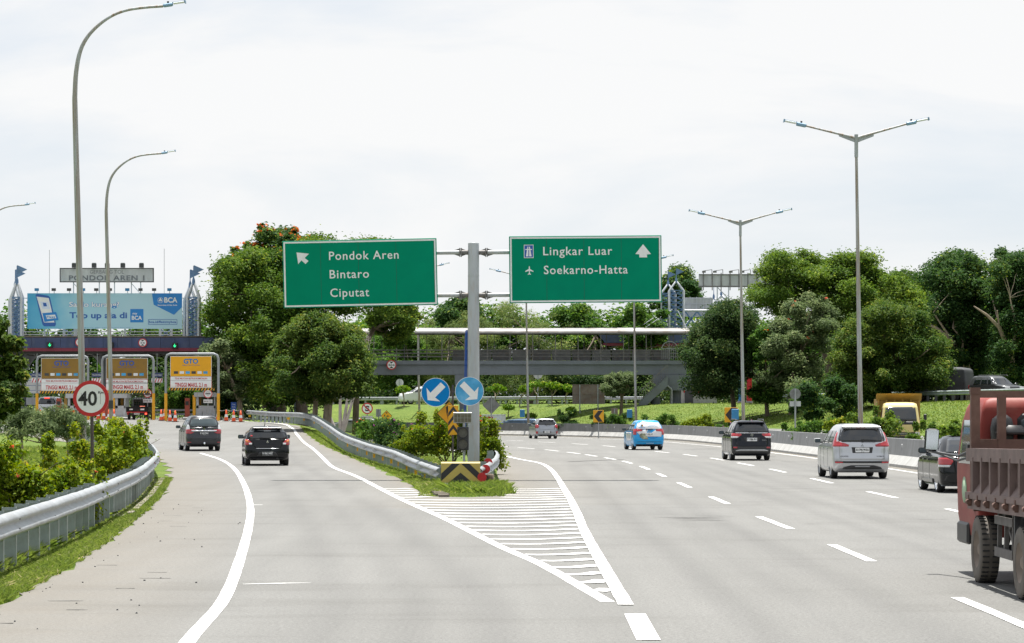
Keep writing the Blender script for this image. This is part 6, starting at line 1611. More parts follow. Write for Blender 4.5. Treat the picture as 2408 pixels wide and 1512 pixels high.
booth('toll booth with a tan post beside the white car', 160, 178, 216, 925, False)
# gate signs
def gate_sign(label, px, py, Yg):
    S = Yg / FPX; q = thing('toll_sign', label, 'road sign', ((px - CX) * S, Yg, 1.4)); z = CAMH + (HY - py) * S - 1.4; rd = 10.3 * S
    m = MB(); m.tube([(0, .04, -.05), (0, .04, z)], .03, 8); m.build('post', MAT['galv'], q)
    m = MB(); m.disc((0, z), rd, -.012, .012, 0, 32); m.disc((0, z), rd * .82, -.018, -.0125, 1, 32); m.build('disc', [MAT['red'], MAT['white']], q)
    m = MB(); m.box((0, -.02, z), (rd * 1.2, .004, rd * .26)); m.build('bar', MAT['black'], q); m = MB(); m.text('GERBANG', 0, z + rd * .42, rd * 1.1, rd * .22, -.022); m.build('lettering', MAT['black'], q); m = MB(); m.text('TOL', 0, z - rd * .42, rd * .5, rd * .22, -.022); m.build('lettering', MAT['black'], q)
    m = MB(); zz_ = z - 17.5 * S; m.box((0, 0, zz_), (21 * S, .02, 8 * S)); p_ = m.build('text_plate', MAT['white'], q)
    m = MB(); m.text('BAYAR TOL', 0, zz_, 18 * S, 3.4 * S, -.014, 0, .02); m.build('lettering', MAT['black'], p_)
gate_sign('round toll sign with a plate in front of the grey booth window', 489, 926, 209)
gate_sign('round toll sign with a plate beside the black pickup', 347, 925, 212)
q = thing('notice_sign', 'small blue notice board among the trees behind the cones', 'sign', ((549.5 - CX) * 213 / FPX, 213, 1.45)); m = MB(); m.box((0, 0, .95), (.42, .03, .75)); pn = m.build('panel', MAT['darkblue'], q)
m = MB(); 
for k in range(3): m.text('TOL', 0, 1.15 - k * .2, .28, .09, -.02)
m.build('lettering', MAT['white'], pn); m = MB(); m.tube([(0, .04, -.1), (0, .04, 1.2)], .025, 6); m.build('post', MAT['galv'], q)
q = thing('lane_board', 'pale information board under the left end of the toll gate canopy', 'sign', ((78 - CX) * 226 / FPX, 226, 1.4)); q['label'] = 'pale information board on a post by the dark canopy column'
m = MB(); m.box((0, 0, 3.0), (1.6, .05, 1.7), 0); m.box((0, -.03, 3.75), (1.6, .03, .22), 1)
for k in range(3): m.box((0, -.028, 2.4 + k * .4), (1.5, .006, .03), 1)
m.build('panel', [MAT['white'], MAT['darkblue']], q); m = MB(); m.box((.2, 0, 1.5), (1.5, .4, .6)); m.build('cabinet', MAT['poleclean'], q)
m = MB(); m.tube([(0, .1, -.1), (0, .1, 3.6)], .05, 6); m.build('post', MAT['galv'], q)
# cones
def cone(): 
    rt = thing('traffic_cone', '', 'traffic cone', (0, 0, 0), 0, 'orange traffic cones at the toll plaza')
    m = MB(); m.box((0, 0, .02), (.40, .40, .04)); m.build('base', MAT['black'], rt)
    m = MB(); m.lathe([(.15, .04), (.125, .30)], 16, 0); m.lathe([(.125, .30), (.088, .50)], 16, 1); m.lathe([(.088, .50), (.04, .84), (.001, .84)], 16, 0); m.build('cone_body', [MAT['orange'], MAT['white']], rt); return rt
c0 = None
for px, Y, lb in ((379, 203, 'traffic cone beside the kerb at the pickup lane'), (387, 206, 'traffic cone half overlapped by another one by the pickup lane'), (399.5, 201, 'traffic cone between the pickup lane and the bright gantry'), (412, 200, 'traffic cone at the foot of the bright gantry post nearest the pickup'),
                  (512.5, 204, 'traffic cone touching the yellow post nearest the trees'), (532, 202, 'chained traffic cone beside the small blue notice'), (549.5, 200, 'chained traffic cone in the middle before the leaning tree'), (566, 199.5, 'last chained traffic cone, nearest the guardrail end'),
                  (256, 203, 'traffic cone just beside the round speed sign'), (268, 204, 'traffic cone next to the middle curved lamp post'), (244, 206, 'traffic cone peeping out below the round speed sign'), (231, 206, 'traffic cone behind the lower rim of the speed sign')):
    x = (px - CX) * Y / FPX; z = max(gz(x, Y), float(zl(Y))) + .006 if x > -40 else 1.41
    z = float(zl(Y)) + .006 if Y < 205 else 1.412
    if c0 is None: c0 = cone(); c = c0
    else: c = copy_tree(c0)
    c.location = (x, Y, z); c.rotation_euler = (0, 0, rr.uniform(0, 1.5)); c['label'] = lb
rt = thing('cone_chain', 'thin chain sagging between the cones by the leaning tree', 'chain', (0, 0, 0)); m = MB(); P = [((512.5 - CX) * 204 / FPX, 204), ((532 - CX) * 202 / FPX, 202), ((549.5 - CX) * 200 / FPX, 200), ((566 - CX) * 199.5 / FPX, 199.5)]
for (a, b), (c, d) in zip(P[:-1], P[1:]): m.tube([(lerp(a, c, t), lerp(b, d, t), 1.41 + .80 - .12 * math.sin(math.pi * t)) for t in np.linspace(0, 1, 7)], .016, 5)
m.build('chain', MAT['galv'], rt)
# plaza rail with low hedge behind the cones
m = MB(); q = thing('plaza_rail', 'low grey rail between the pickup lane and the bright amber gantry lane', 'rail', ((375 - CX) * 226 / FPX, 226, 1.41))
m.box((1.6, 0, .75), (4.6, .08, .16)); m.box((1.6, 0, .4), (4.6, .08, .16)); m.build('rail', MAT['galv'], q); m = MB()
for k in range(4): m.box((-.4 + k * 1.4, .1, .4), (.12, .12, .9))
tag(m.build('rail_post', MAT['dark'], q), kind='stuff')
shrub('plaza_shrub', 'bright leafy shrub behind the low rail of the toll plaza', Vector(((410 - CX) * 232 / FPX, 232, 1.4)), 4.6, 1.6, 2.3, 'mid', 7000, .2)
shrub('plaza_shrub', 'shrub by the cones under the leaning tree', Vector(((520 - CX) * 226 / FPX, 226, 1.4)), 2.6, 1.6, 2.2, 'deep', 5000, .2)

# ---------------------------------------------------------------- the second toll gate beyond the footbridge
YG = 300.0; SG = YG / FPX; zg = lambda py: CAMH + (HY - py) * SG; xg = lambda px: (px - CX) * SG
rt = thing('toll_gate', 'second toll gate with blue lattice towers seen from behind beyond the footbridge', 'toll gate', (0, YG, 0))
m = MB(); m.prism([(xg(1405), zg(783)), (xg(1860), zg(783)), (xg(1860), zg(806)), (xg(1422), zg(806))], 0, 9); m.build('fascia', MAT['navy'], rt)
m = MB(); m.prism([(xg(1417), zg(806.5)), (xg(1860), zg(806.5)), (xg(1860), zg(813)), (xg(1420), zg(813))], .1, 8.9); m.build('trim', MAT['maroon'], rt)
for px in (1640, 1760, 1830):
    m = MB(); m.lathe([(.8, 2.0), (.8, zg(813))], 14, c=(xg(px), 4, 0)); m.build('column', MAT['conclight'], rt)
twin_tower(rt, 1557, 1608, YG, 783, 683, 662, 1, SG)
twin_tower(rt, 1675, 1720, YG, 783, 706, 690, 0, SG, yo=5)
m = MB(); m.box(((xg(1608) + xg(1680)) / 2, 2.5, zg(720)), (xg(1680) - xg(1608), .12, zg(697) - zg(742)), 0)
for k in range(6): m.box((xg(1610) + k * .75, 2.4, zg(720)), (.08, .08, zg(697) - zg(745)), 1)
for py in (699, 712, 728): m.box(((xg(1608) + xg(1680)) / 2, 2.36, zg(py)), (xg(1680) - xg(1608), .06, .08), 1)
m.build('board_back', [MAT['signgrey'], MAT['towerwhite']], rt)
m = MB()
for k in range(4):
    a, b = 1612 + k * 28, 1640 + k * 28
    m.bar((xg(a), .6, zg(768)), (xg(b), .6, zg(732)), .16); m.bar((xg(b), .6, zg(768)), (xg(a), .6, zg(732)), .16)
m.build('truss', MAT['truss'], rt)
m = MB()
for py in (730, 769): m.tube([(xg(1606), .6, zg(py)), (xg(1730), .6, zg(py))], .14, 8)
m.bar((xg(1580), -1, zg(728)), (xg(1515), -3, zg(772)), .06); m.bar((xg(1560), -1, zg(732)), (xg(1500), -3, zg(772)), .06); m.bar((xg(1592), -1, zg(730)), (xg(1616), -2, zg(782)), .06)
m.build('truss_chord', MAT['towerwhite'], rt)
nb2 = thing('rear_name_board', 'long weathered board seen from behind on thin legs beside the second toll towers', 'sign board', ((xg(1649) + xg(1840)) / 2, YG + 4, zg(656)))
w, h = xg(1840) - xg(1649), zg(640) - zg(671); m = MB(); m.box((0, 0, 0), (w, .2, h)); m.build('panel', MAT['signgrey'], nb2)
m = MB()
for k in range(9): m.box((-w / 2 + .5 + k * w / 9, -.16, -.1), (.1, .1, h + .5), 0)
m.box((0, -.14, -h / 2 + .08), (w, .1, .12)); m.box((0, -.14, h / 2 - .04), (w, .1, .1))
m.build('frame', MAT['rail'], nb2)
m = MB()
for px in (1693, 1720, 1770, 1810): m = MB(); m.box((xg(px) - nb2.location.x, -.1, -h / 2 - 1.5), (.12, .12, 3.0)); m.build('leg', MAT['towerwhite'], nb2)
m = MB()
m.bar((xg(1693) - nb2.location.x, -.1, -h / 2), (xg(1722) - nb2.location.x, -.1, -h / 2 - 1.4), .1); m.build('brace', MAT['towerwhite'], nb2)
for px in (1680, 1706, 1744, 1772, 1801):
    f = MB(); f.bar((0, 0, 0), (0, 0, .5), .07); f.bar((0, 0, .5), (-1.0, -.1, .35), .06); f.box((-.9, -.1, .25), (.4, .3, .2)); f.build('floodlight', MAT['rail'], nb2, loc=(xg(px) - nb2.location.x, -.2, h / 2))
# low building and yard under the trees at the end of the footbridge
q = thing('roadside_hut', 'low shaded hut with red and white walls behind the footbridge pier', 'hut', ((1645 - CX) * 262 / FPX, 262, 2.7))
m = MB(); m.box((0, 2, 1.0), (3.4, 3, 2.0)); m.build('wall', MAT['conclight'], q); m = MB(); m.box((-.3, .47, 1.5), (2.4, .05, .7)); m.build('red_panel', MAT['red'], q)
m = MB(); m.box((0, 2, 2.1), (4.0, 3.8, .18)); m.build('roof', MAT['rust'], q); m = MB(); m.box((-1.0, .46, .9), (.8, .04, 1.5)); m.build('door', MAT['dark'], q)
for px, mm, lb in ((1742, 'bluebox', 'blue painted column under the shaded trees'), (1762, 'red', 'red painted column under the shaded trees')):
    q = thing('column', lb, 'column', ((px - CX) * 252 / FPX, 252, 2.6)); m = MB(); m.lathe([(.24, -.1), (.24, 2.6)], 14); m.build('shaft', MAT[mm], q); m = MB(); m.box((0, 0, .2), (.6, .6, .4)); m.build('base', MAT['conclight'], q)
# ---------------------------------------------------------------- vehicles
class Body:
    """A closed shell lofted through plan rings; keys: (z, half width, rear y, front y, rear corner depth, front corner depth)."""
    def __init__(s, keys, n=3.2): s.k = np.array(keys, float); s.n = n
    def p(s, z): return [np.interp(z, s.k[:, 0], s.k[:, i]) for i in range(1, 6)]
    def half(s, z, nr=16, ns=14):
        w, yr, yf, rr_, rf = s.p(z); n = s.n
        t = np.linspace(0, math.pi / 2, nr)
        rx, ry = w * np.sin(t) ** (2 / n), yr + rr_ * (1 - np.cos(t) ** (2 / n))
        yy = np.linspace(yr + rr_, yf - rf, ns)[1:-1]
        fx, fy = w * np.cos(t) ** (2 / n), yf - rf * (1 - np.sin(t) ** (2 / n))
        return np.c_[np.r_[rx, np.full(len(yy), w), fx], np.r_[ry, yy, fy]]
    def at_s(s, z, q):
        h = s.half(z, 40); d = np.r_[0, np.cumsum(np.linalg.norm(np.diff(h, axis=0), axis=1))]
        a = abs(q); x, y = np.interp(a, d, h[:, 0]), np.interp(a, d, h[:, 1])
        x2, y2 = np.interp(a + .02, d, h[:, 0]), np.interp(a + .02, d, h[:, 1]); x1, y1 = np.interp(max(a - .02, 0), d, h[:, 0]), np.interp(max(a - .02, 0), d, h[:, 1])
        tx, ty = x2 - x1, y2 - y1; L = math.hypot(tx, ty) + 1e-9; nx, ny = ty / L, -tx / L
        if a < .021: nx, ny = 0, -1
        return (x, y, nx, ny) if q >= 0 else (-x, y, -nx, ny)
    def side(s, z, y):
        w, yr, yf, rr_, rf = s.p(z); n = s.n
        if y < yr + rr_: return w * max(0, 1 - min(1, (yr + rr_ - y) / rr_) ** n) ** (1 / n)
        if y > yf - rf: return w * max(0, 1 - min(1, (y - yf + rf) / rf) ** n) ** (1 / n)
        return w
    def shell(s, mb, m=0):
        zs = []
        for a, b in zip(s.k[:-1, 0], s.k[1:, 0]): zs += list(np.linspace(a, b, max(2, int((b - a) / .05) + 1))[:-1])
        zs.append(s.k[-1, 0]); V = []; nn = None
        for z in zs:
            h = s.half(z); ring = [(x, y, z) for x, y in h] + [(-x, y, z) for x, y in h[-2:0:-1]]; nn = len(ring); V += ring
        F = [[nn * i + k, nn * i + (k + 1) % nn, nn * (i + 1) + (k + 1) % nn, nn * (i + 1) + k] for i in range(len(zs) - 1) for k in range(nn)]
        mb.add(V, F, m, True)
        mb.add(V[:nn], [list(range(nn - 1, -1, -1))], m); mb.add(V[-nn:], [list(range(nn))], m)
    def patch(s, mb, rows, off=.008, m=0, mirror=False, depth=.03):
        """rows: (z, s0, s1) with s the arc length round from the middle of the tail."""
        zr = [r[0] for r in rows]; nz_ = max(3, int((zr[-1] - zr[0]) / .035) + 2); zs = sorted(set(list(np.linspace(zr[0], zr[-1], nz_)) + zr))
        for sg in ((1, -1) if mirror else (1,)):
            G = []
            for z in zs:
                a, b = np.interp(z, zr, [r[1] for r in rows]), np.interp(z, zr, [r[2] for r in rows])
                nq = 12; G.append([s.at_s(z, sg * q) + (z,) for q in np.linspace(a, b, nq)])
            out = [(p[0] + p[2] * off, p[1] + p[3] * off, p[4]) for r in G for p in r]
            inn = [(p[0] - p[2] * depth, p[1] - p[3] * depth, p[4]) for r in G for p in r]
            nr, nc = len(G), 12; N_ = nr * nc
            F = [[nc * i + k, nc * i + k + 1, nc * (i + 1) + k + 1, nc * (i + 1) + k] for i in range(nr - 1) for k in range(nc - 1)]
            rim = [k for k in range(nc)] + [nc * i + nc - 1 for i in range(1, nr)] + [nc * (nr - 1) + k for k in range(nc - 2, -1, -1)] + [nc * i for i in range(nr - 2, 0, -1)]
            mb.add(out + inn, F + [[rim[i], rim[(i + 1) % len(rim)], N_ + rim[(i + 1) % len(rim)], N_ + rim[i]] for i in range(len(rim))], m, True)
    def sidepatch(s, mb, rows, off=.006, m=0, sides=(1, -1)):
        zr = [r[0] for r in rows]; zs = np.linspace(zr[0], zr[-1], 7)
        for sg in sides:
            V = []
            for z in zs:
                for y in np.linspace(np.interp(z, zr, [r[1] for r in rows]), np.interp(z, zr, [r[2] for r in rows]), 10):
                    V.append((sg * (s.side(z, y) + off), y, z))
            for z in zs:
                for y in np.linspace(np.interp(z, zr, [r[1] for r in rows]), np.interp(z, zr, [r[2] for r in rows]), 10):
                    V.append((sg * (s.side(z, y) - .03), y, z))
            F = [[10 * i + k, 10 * i + k + 1, 10 * (i + 1) + k + 1, 10 * (i + 1) + k] for i in range(6) for k in range(9)]
            rim = list(range(10)) + [10 * i + 9 for i in range(1, 7)] + [60 + k for k in range(8, -1, -1)] + [10 * i for i in range(5, 0, -1)]
            F += [[rim[i], rim[(i + 1) % len(rim)], 70 + rim[(i + 1) % len(rim)], 70 + rim[i]] for i in range(len(rim))]
            mb.add(V, F, m, True)
def cut_wheels(o, W, ys, r, depth=.26):
    """Opens the four wheel arches in a body mesh."""
    cb = MB()
    for y in ys:
        for sg in (1, -1):
            cb.lathe([(.0005, 0), (r, 0), (r, depth + .2), (.0005, depth + .2)], 28, 0, 'X', (0, y, r * .96))
            k = 4 * 28; v = cb.v[-k:]; cb.v[-k:] = [(sg * (W - depth + p[0]), p[1], p[2]) for p in v]
    c = cb.build('cutter', MAT['black'])
    md = o.modifiers.new('arches', 'BOOLEAN'); md.operation = 'DIFFERENCE'; md.object = c; md.solver = 'EXACT'
    dg = bpy.context.evaluated_depsgraph_get(); me = bpy.data.meshes.new_from_object(o.evaluated_get(dg))
    o.modifiers.clear()
    if len(me.polygons) > 50:
        old = o.data; o.data = me; bpy.data.meshes.remove(old)
    bpy.data.objects.remove(c)
def wheel(parent, x, y, r, w, rim_m='rim', tyre_m='rubber', spokes=5, rimr=.66):
    sg = 1 if x > 0 else -1
    m = MB(); h = w / 2
    m.lathe([(r * rimr, -h * .9), (r * .92, -h), (r * .985, -h * .8), (r, -h * .5), (r, h * .5), (r * .985, h * .8), (r * .92, h), (r * rimr, h * .9), (r * rimr, -h * .9)], 28, 0, 'X')
    for k in (-.45, 0, .45): m.lathe([(r + .001, h * k - .006), (r + .001, h * k + .006)], 28, 1, 'X')
    ty = m.build('wheel', [MAT[tyre_m], MAT['black']], parent, loc=(x, y, r))
    m = MB(); e = sg * h
    m.lathe([(r * rimr, e * .92), (r * (rimr - .06), e * .80), (r * (rimr - .08), e * .2)], 24, 0, 'X'); m.lathe([(r * (rimr - .08), e * .2), (.001, e * .2)], 24, 1, 'X')
    for k in range(spokes):
        a = 2 * math.pi * k / spokes; ca, sa = math.cos(a), math.sin(a); q = r * .075
        V = []
        for rr2, ex, qq in ((.02, e * .78, q * 1.3), (r * (rimr - .05), e * .82, q)):
            for u in (-qq, qq): V.append((ex, rr2 * ca - u * sa, rr2 * sa + u * ca)); V.append((ex - sg * .04, rr2 * ca - u * sa, rr2 * sa + u * ca))
        m.add(V, [[0, 2, 6, 4], [1, 5, 7, 3], [0, 4, 5, 1], [2, 3, 7, 6]], 0)
    m.lathe([(.05, e * .6), (.05, e * .84), (.001, e * .85)], 12, 0, 'X')
    m.build('rim', [MAT[rim_m], MAT['black']], ty)
def mirror(parent, sg, x, y, z, m_paint, s=1.0):
    m = MB(); c = Vector((sg * (x + .13 * s), y, z)); m.box(c, (.22 * s, .11, .15 * s), 0, Matrix.Rotation(sg * R(-8), 3, 'Z'), chamfer=.03); m.box((sg * (x + .02), y + .02, z - .05), (.10, .05, .04), 1)
    o = m.build('side_mirror', [m_paint, MAT['black']], parent)
    g = MB(); g.box(c + Vector((0, -.058, 0)), (.18 * s, .006, .12 * s), 0, Matrix.Rotation(sg * R(-8), 3, 'Z')); g.build('mirror_glass', MAT['glasslight'], o)
def plate(parent, x, y, z, txt, white, w=.43, h=.14, tilt=0):
    m = MB(); m.box((0, 0, 0), (w, .014, h), 0, chamfer=.004); o = m.build('number_plate', [MAT['white'] if white else MAT['black']], parent, loc=(x, y, z)); o.rotation_euler = (tilt, 0, 0)
    t = MB(); t.text(txt, 0, .012, w * .88, h * .50, -.0105, 0, .03); t.text('06 28' if white else '09 24', 0, -h * .36, w * .22, h * .14, -.0105)
    t.build('lettering', MAT['black'] if white else MAT['white'], o)
    if not white:
        f = MB()
        for zz_ in (-h / 2 + .008, h / 2 - .008): f.box((0, -.009, zz_), (w - .02, .004, .006))
        f.build('plate_edge', MAT['signgrey'], o)
def make_car(name, label, cat, loc, yaw, sp, group='cars driving away along the road'):
    root = thing(name, label, cat, loc, yaw, group); P_ = sp['paint']
    B = Body(sp['keys'], sp.get('n', 3.2)); W = max(k[1] for k in sp['keys']); r = sp['r']
    m = MB(); B.shell(m); bo = m.build('body', [P_, MAT['black']], root)
    cut_wheels(bo, W, sp['axles'], r + .055)
    for y in sp['axles']:
        for sg in (1, -1): wheel(root, sg * (W - .11), y, r, .20, sp.get('rim', 'rim'), spokes=sp.get('spokes', 5), rimr=sp.get('rimr', .66))
    y0, y1 = sp['axles']
    m = MB(); m.box((0, (y0 + y1) / 2, .26), (W * 1.45, (y1 - y0) + .9, .14)); m.tube([(-W * .75, y0, r), (W * .75, y0, r)], .06, 8); m.tube([(W * .45, y0 - .65, .27), (W * .4, y0 + .3, .28)], .05, 8); m.box((0, y0 - .42, .29), (W * 1.0, .35, .15)); m.build('underbody', MAT['black'], root)
    # glass
    m = MB(); B.patch(m, sp['rear_glass'], .006); gl_ = m.build('rear_window', MAT[sp.get('rear_mat', 'glass')], root)
    if 'glass_trim' in sp:
        m = MB(); B.patch(m, sp['glass_trim'], .003); m.build('window_surround', MAT['black'], root)
    for rows in sp['side_glass']:
        for sg in (1, -1): m = MB(); B.sidepatch(m, rows, .006, 0, (sg,)); m.build('side_window', MAT['glass'], root)
    m = MB(); w_, zf = sp['screen'][0], sp['screen'][1:]
    V = []
    for z in np.linspace(zf[0], zf[1], 6):
        pw, _, pf, _, prf = B.p(z)
        for x in np.linspace(-w_, w_, 9): V.append((x * pw, pf - prf * (1 - (1 - min(.999, abs(x)) ** B.n) ** (1 / B.n)) + .008, z))
    m.add(V, [[9 * i + k, 9 * i + k + 1, 9 * i + k + 10, 9 * i + k + 9] for i in range(5) for k in range(8)], 0, True); m.build('windscreen', MAT['glass'], root)
    # lids, bumpers, lamps
    for nm, mt, rows, off, mir in sp['patches']:
        m = MB()
        if mir == 2:
            for sg in (1, -1):
                mm = MB(); B.patch(mm, [(z, sg * a, sg * b) for z, a, b in rows], off); mm.build(nm, mt if not isinstance(mt, str) else MAT[mt], root)
        else:
            B.patch(m, rows, off); m.build(nm, mt if not isinstance(mt, str) else MAT[mt], root)
    # door and tailgate shut lines
    m = MB()
    for y in sp.get('door_lines', ()):
        B.sidepatch(m, [(.34, y - .006, y + .006), (sp['belt'] - .01, y - .006, y + .006)], .003)
    if m.v: tag(m.build('door_seam', MAT['black'], root), kind='stuff')
    m = MB()
    for y in sp.get('handles', ()): B.sidepatch(m, [(sp['belt'] - .14, y - .1, y + .1), (sp['belt'] - .105, y - .1, y + .1)], .03)
    if m.v: tag(m.build('door_handle', P_, root), kind='stuff')
    m = MB()
    if 'sill' in sp: B.sidepatch(m, [(.22, sp['axles'][0] + .42, sp['axles'][1] - .42), (.34, sp['axles'][0] + .42, sp['axles'][1] - .42)], .014); m.build('sill', sp['sill'], root)
    for sg in (1, -1): mirror(root, sg, B.side(sp['belt'] + .02, sp['mirror_y']) - .01, sp['mirror_y'], sp['belt'] + .10, sp.get('mirror_paint', P_))
    z, y = sp['plate']; rowy = B.at_s(z, 0)[1]
    plate(root, 0, rowy - y, z, sp['plate_text'], sp['plate_white'])
    if 'wiper' in sp:
        z, x0, x1 = sp['wiper']; m = MB(); y = B.at_s(z, 0)[1] - .03; m.bar((x0, y, z + .015), (x1, y, z), .03); m.box((x1 if abs(x1) < abs(x0) else x0, y, z), (.07, .05, .06)); m.build('rear_wiper', MAT['black'], root)
    if 'brake' in sp:
        z, hw, lit = sp['brake']; m = MB(); B.patch(m, [(z, -hw, hw), (z + .035, -hw, hw)], .03); m.build('high_brake_light', MAT['taillit' if lit else 'tail'], root)
    if 'spoiler' in sp:
        z, hw, out, th = sp['spoiler']; y = B.at_s(z, 0)[1]; m = MB(); m.box((0, y - out / 2 + .10, z), (hw * 2, out + .2, th), 0, Matrix.Rotation(R(-6), 3, 'X'), chamfer=.015); m.build('roof_spoiler', P_, root)
    if 'rails' in sp:
        for sg in (1, -1):
            z, x, ya, yb = sp['rails']; m = MB(); m.tube([(sg * x, ya, z - .06), (sg * x, ya + .12, z), (sg * x, yb - .15, z), (sg * x, yb, z - .06)], .022, 6); m.build('roof_rail', MAT['dark'] if sp.get('rail_dark', 1) else MAT['rim'], root)
    if 'antenna' in sp:
        y, z = sp['antenna']; m = MB(); m.tube([(0, y, z - .02), (0, y - .08, z + .20)], [.02, .005], 6); m.build('antenna', MAT['black'], root)
    if 'badge' in sp:
        z, kind = sp['badge']; y = B.at_s(z, 0)[1] - .022; m = MB()
        if kind == 'tri':
            k = .052
            for a in (90, 210, 330):
                c, s_ = math.cos(R(a)), math.sin(R(a)); rh = [(0, 0), (.30, .5), (0, 1), (-.30, .5)]
                m.prism([(k * (v * c - u * s_), z + k * (v * s_ + u * c)) for u, v in rh], y - .012, y)
        else:
            m.ring((0, z), .042, .055, y - .012, y, 0, 20); m.box((0, y - .006, z), (.07, .01, .016))
        m.build('badge', MAT['chrome'], root)
    for txt, x, z, w, h, mt in sp.get('words', ()):
        mp_ = B.at_s(z, x); t = MB(); t.text(txt, 0, 0, w, h, 0, 0, .02); o = t.build('lettering', MAT[mt], root, loc=(mp_[0], mp_[1] - .02, z)); o.rotation_euler = (0, 0, math.atan2(mp_[2], -mp_[3]))
    return root, B
def mpv_keys(W, L, H, belt, hood, tail=.0, tumble=.68, fr=.98):
    """An upright one-box tail with a short bonnet."""
    r, f = -L / 2, L / 2
    return [(.20, W * .90, r + .22, f - .22, .34, .55), (.30, W * .97, r + .06, f - .05, .40, .62), (.46, W, r, f, .42, .66), (.62, W, r + .01, f - .02, .40, .66), (.80, W, r + .05 + tail, f - .06, .38, .66),
            (belt - .08, W * .995, r + .07 + tail, f - .18, .36, .62), (belt - .01, W * .98, r + .09 + tail, f - .55, .34, .55), (belt + .05, W * .965, r + .12 + tail, hood, .33, .45), (belt + .28, W * .875, r + .19 + tail, hood - .36, .31, .42),
            (H - .20, W * (tumble + .10), r + .27 + tail, hood - .68, .30, .40), (H - .09, W * (tumble + .03), r + .31 + tail, hood - .88, .30, .40), (H - .035, W * tumble * .93, r + .40 + tail, hood - 1.02, .32, .40), (H - .008, W * tumble * .74, r + .58 + tail, hood - 1.2, .34, .4), (H, W * tumble * .45, r + .85 + tail, hood - 1.45, .3, .3)]
silver = paint('silver car paint', (.52, .53, .55), .55, .28); black = paint('black car paint', (.010, .011, .013), .0, .12); grey = paint('dark grey car paint', (.055, .056, .062), .35, .25)
navyblack = paint('blue black car paint', (.008, .010, .016), .0, .1); cyan = paint('bright blue car paint', (.01, .32, .70), .1, .25); white = paint('white car paint', (.72, .73, .75), .0, .25); silver2 = paint('cool silver paint', (.36, .38, .41), .5, .28)
darkplastic = mat('shaded bumper plastic', (.035, .035, .037), .6)  # dark plastic for lower bumpers, skid plates and plate recesses
# --- silver people carrier
K = mpv_keys(.875, 4.475, 1.70, 1.05, 1.05)
car, B = make_car('people_carrier', 'silver people carrier with tall boomerang shaped red tail lamps beside the concrete barrier', 'car', (10.75, 86.0, 0), R(1.0), dict(
    paint=silver, keys=K, r=.325, axles=(-1.30, 1.42), belt=1.05, mirror_y=1.0,
    rear_glass=[(1.17, -.70, .70), (1.22, -.74, .74), (1.50, -.66, .66), (1.53, -.60, .60)], glass_trim=[(1.14, -.72, .72), (1.55, -.66, .66)],
    side_glass=[[(1.09, -1.55, -.72), (1.48, -1.50, -.78)], [(1.09, -.64, .20), (1.48, -.70, -.02)], [(1.09, .28, 1.12), (1.48, .06, .40)]], screen=(.86, 1.10, 1.52),
    patches=[('tailgate', silver, [(.60, -.70, .70), (.80, -.71, .71), (1.13, -.73, .73)], .012, 0),
             ('tail_lamp', 'tail', [(1.00, .42, 1.04), (1.055, .40, 1.08), (1.10, .52, 1.06), (1.17, .80, 1.02), (1.26, .81, .94), (1.44, .78, .84)], .022, 2),
             ('plate_recess', darkplastic, [(.80, -.30, .30), (.98, -.33, .33)], .013, 0), ('bumper_strip', 'black', [(.49, -.84, .84), (.55, -.86, .86)], .014, 0), ('reflector', 'tail', [(.485, .60, .84), (.535, .60, .86)], .022, 2),
             ('skid_plate', darkplastic, [(.30, -.62, .62), (.36, -.58, .58), (.42, -.36, .36)], .016, 0), ('skid_trim', 'rim', [(.365, -.22, .22), (.395, -.24, .24)], .022, 0)],
    plate=(.89, .035), plate_text='B 1796 WZG', plate_white=True, wiper=(1.19, .02, .42), brake=(1.575, .15, False), spoiler=(1.59, .60, .10, .04), antenna=(-1.4, 1.70), badge=(1.035, 'tri'),
    words=(('XPANDER', -.56, .70, .26, .036, 'dark'), ('ULTIMATE', .56, .70, .24, .03, 'dark')), door_lines=(-.68, .24, 1.02), handles=(-.5, .45), sill=silver))
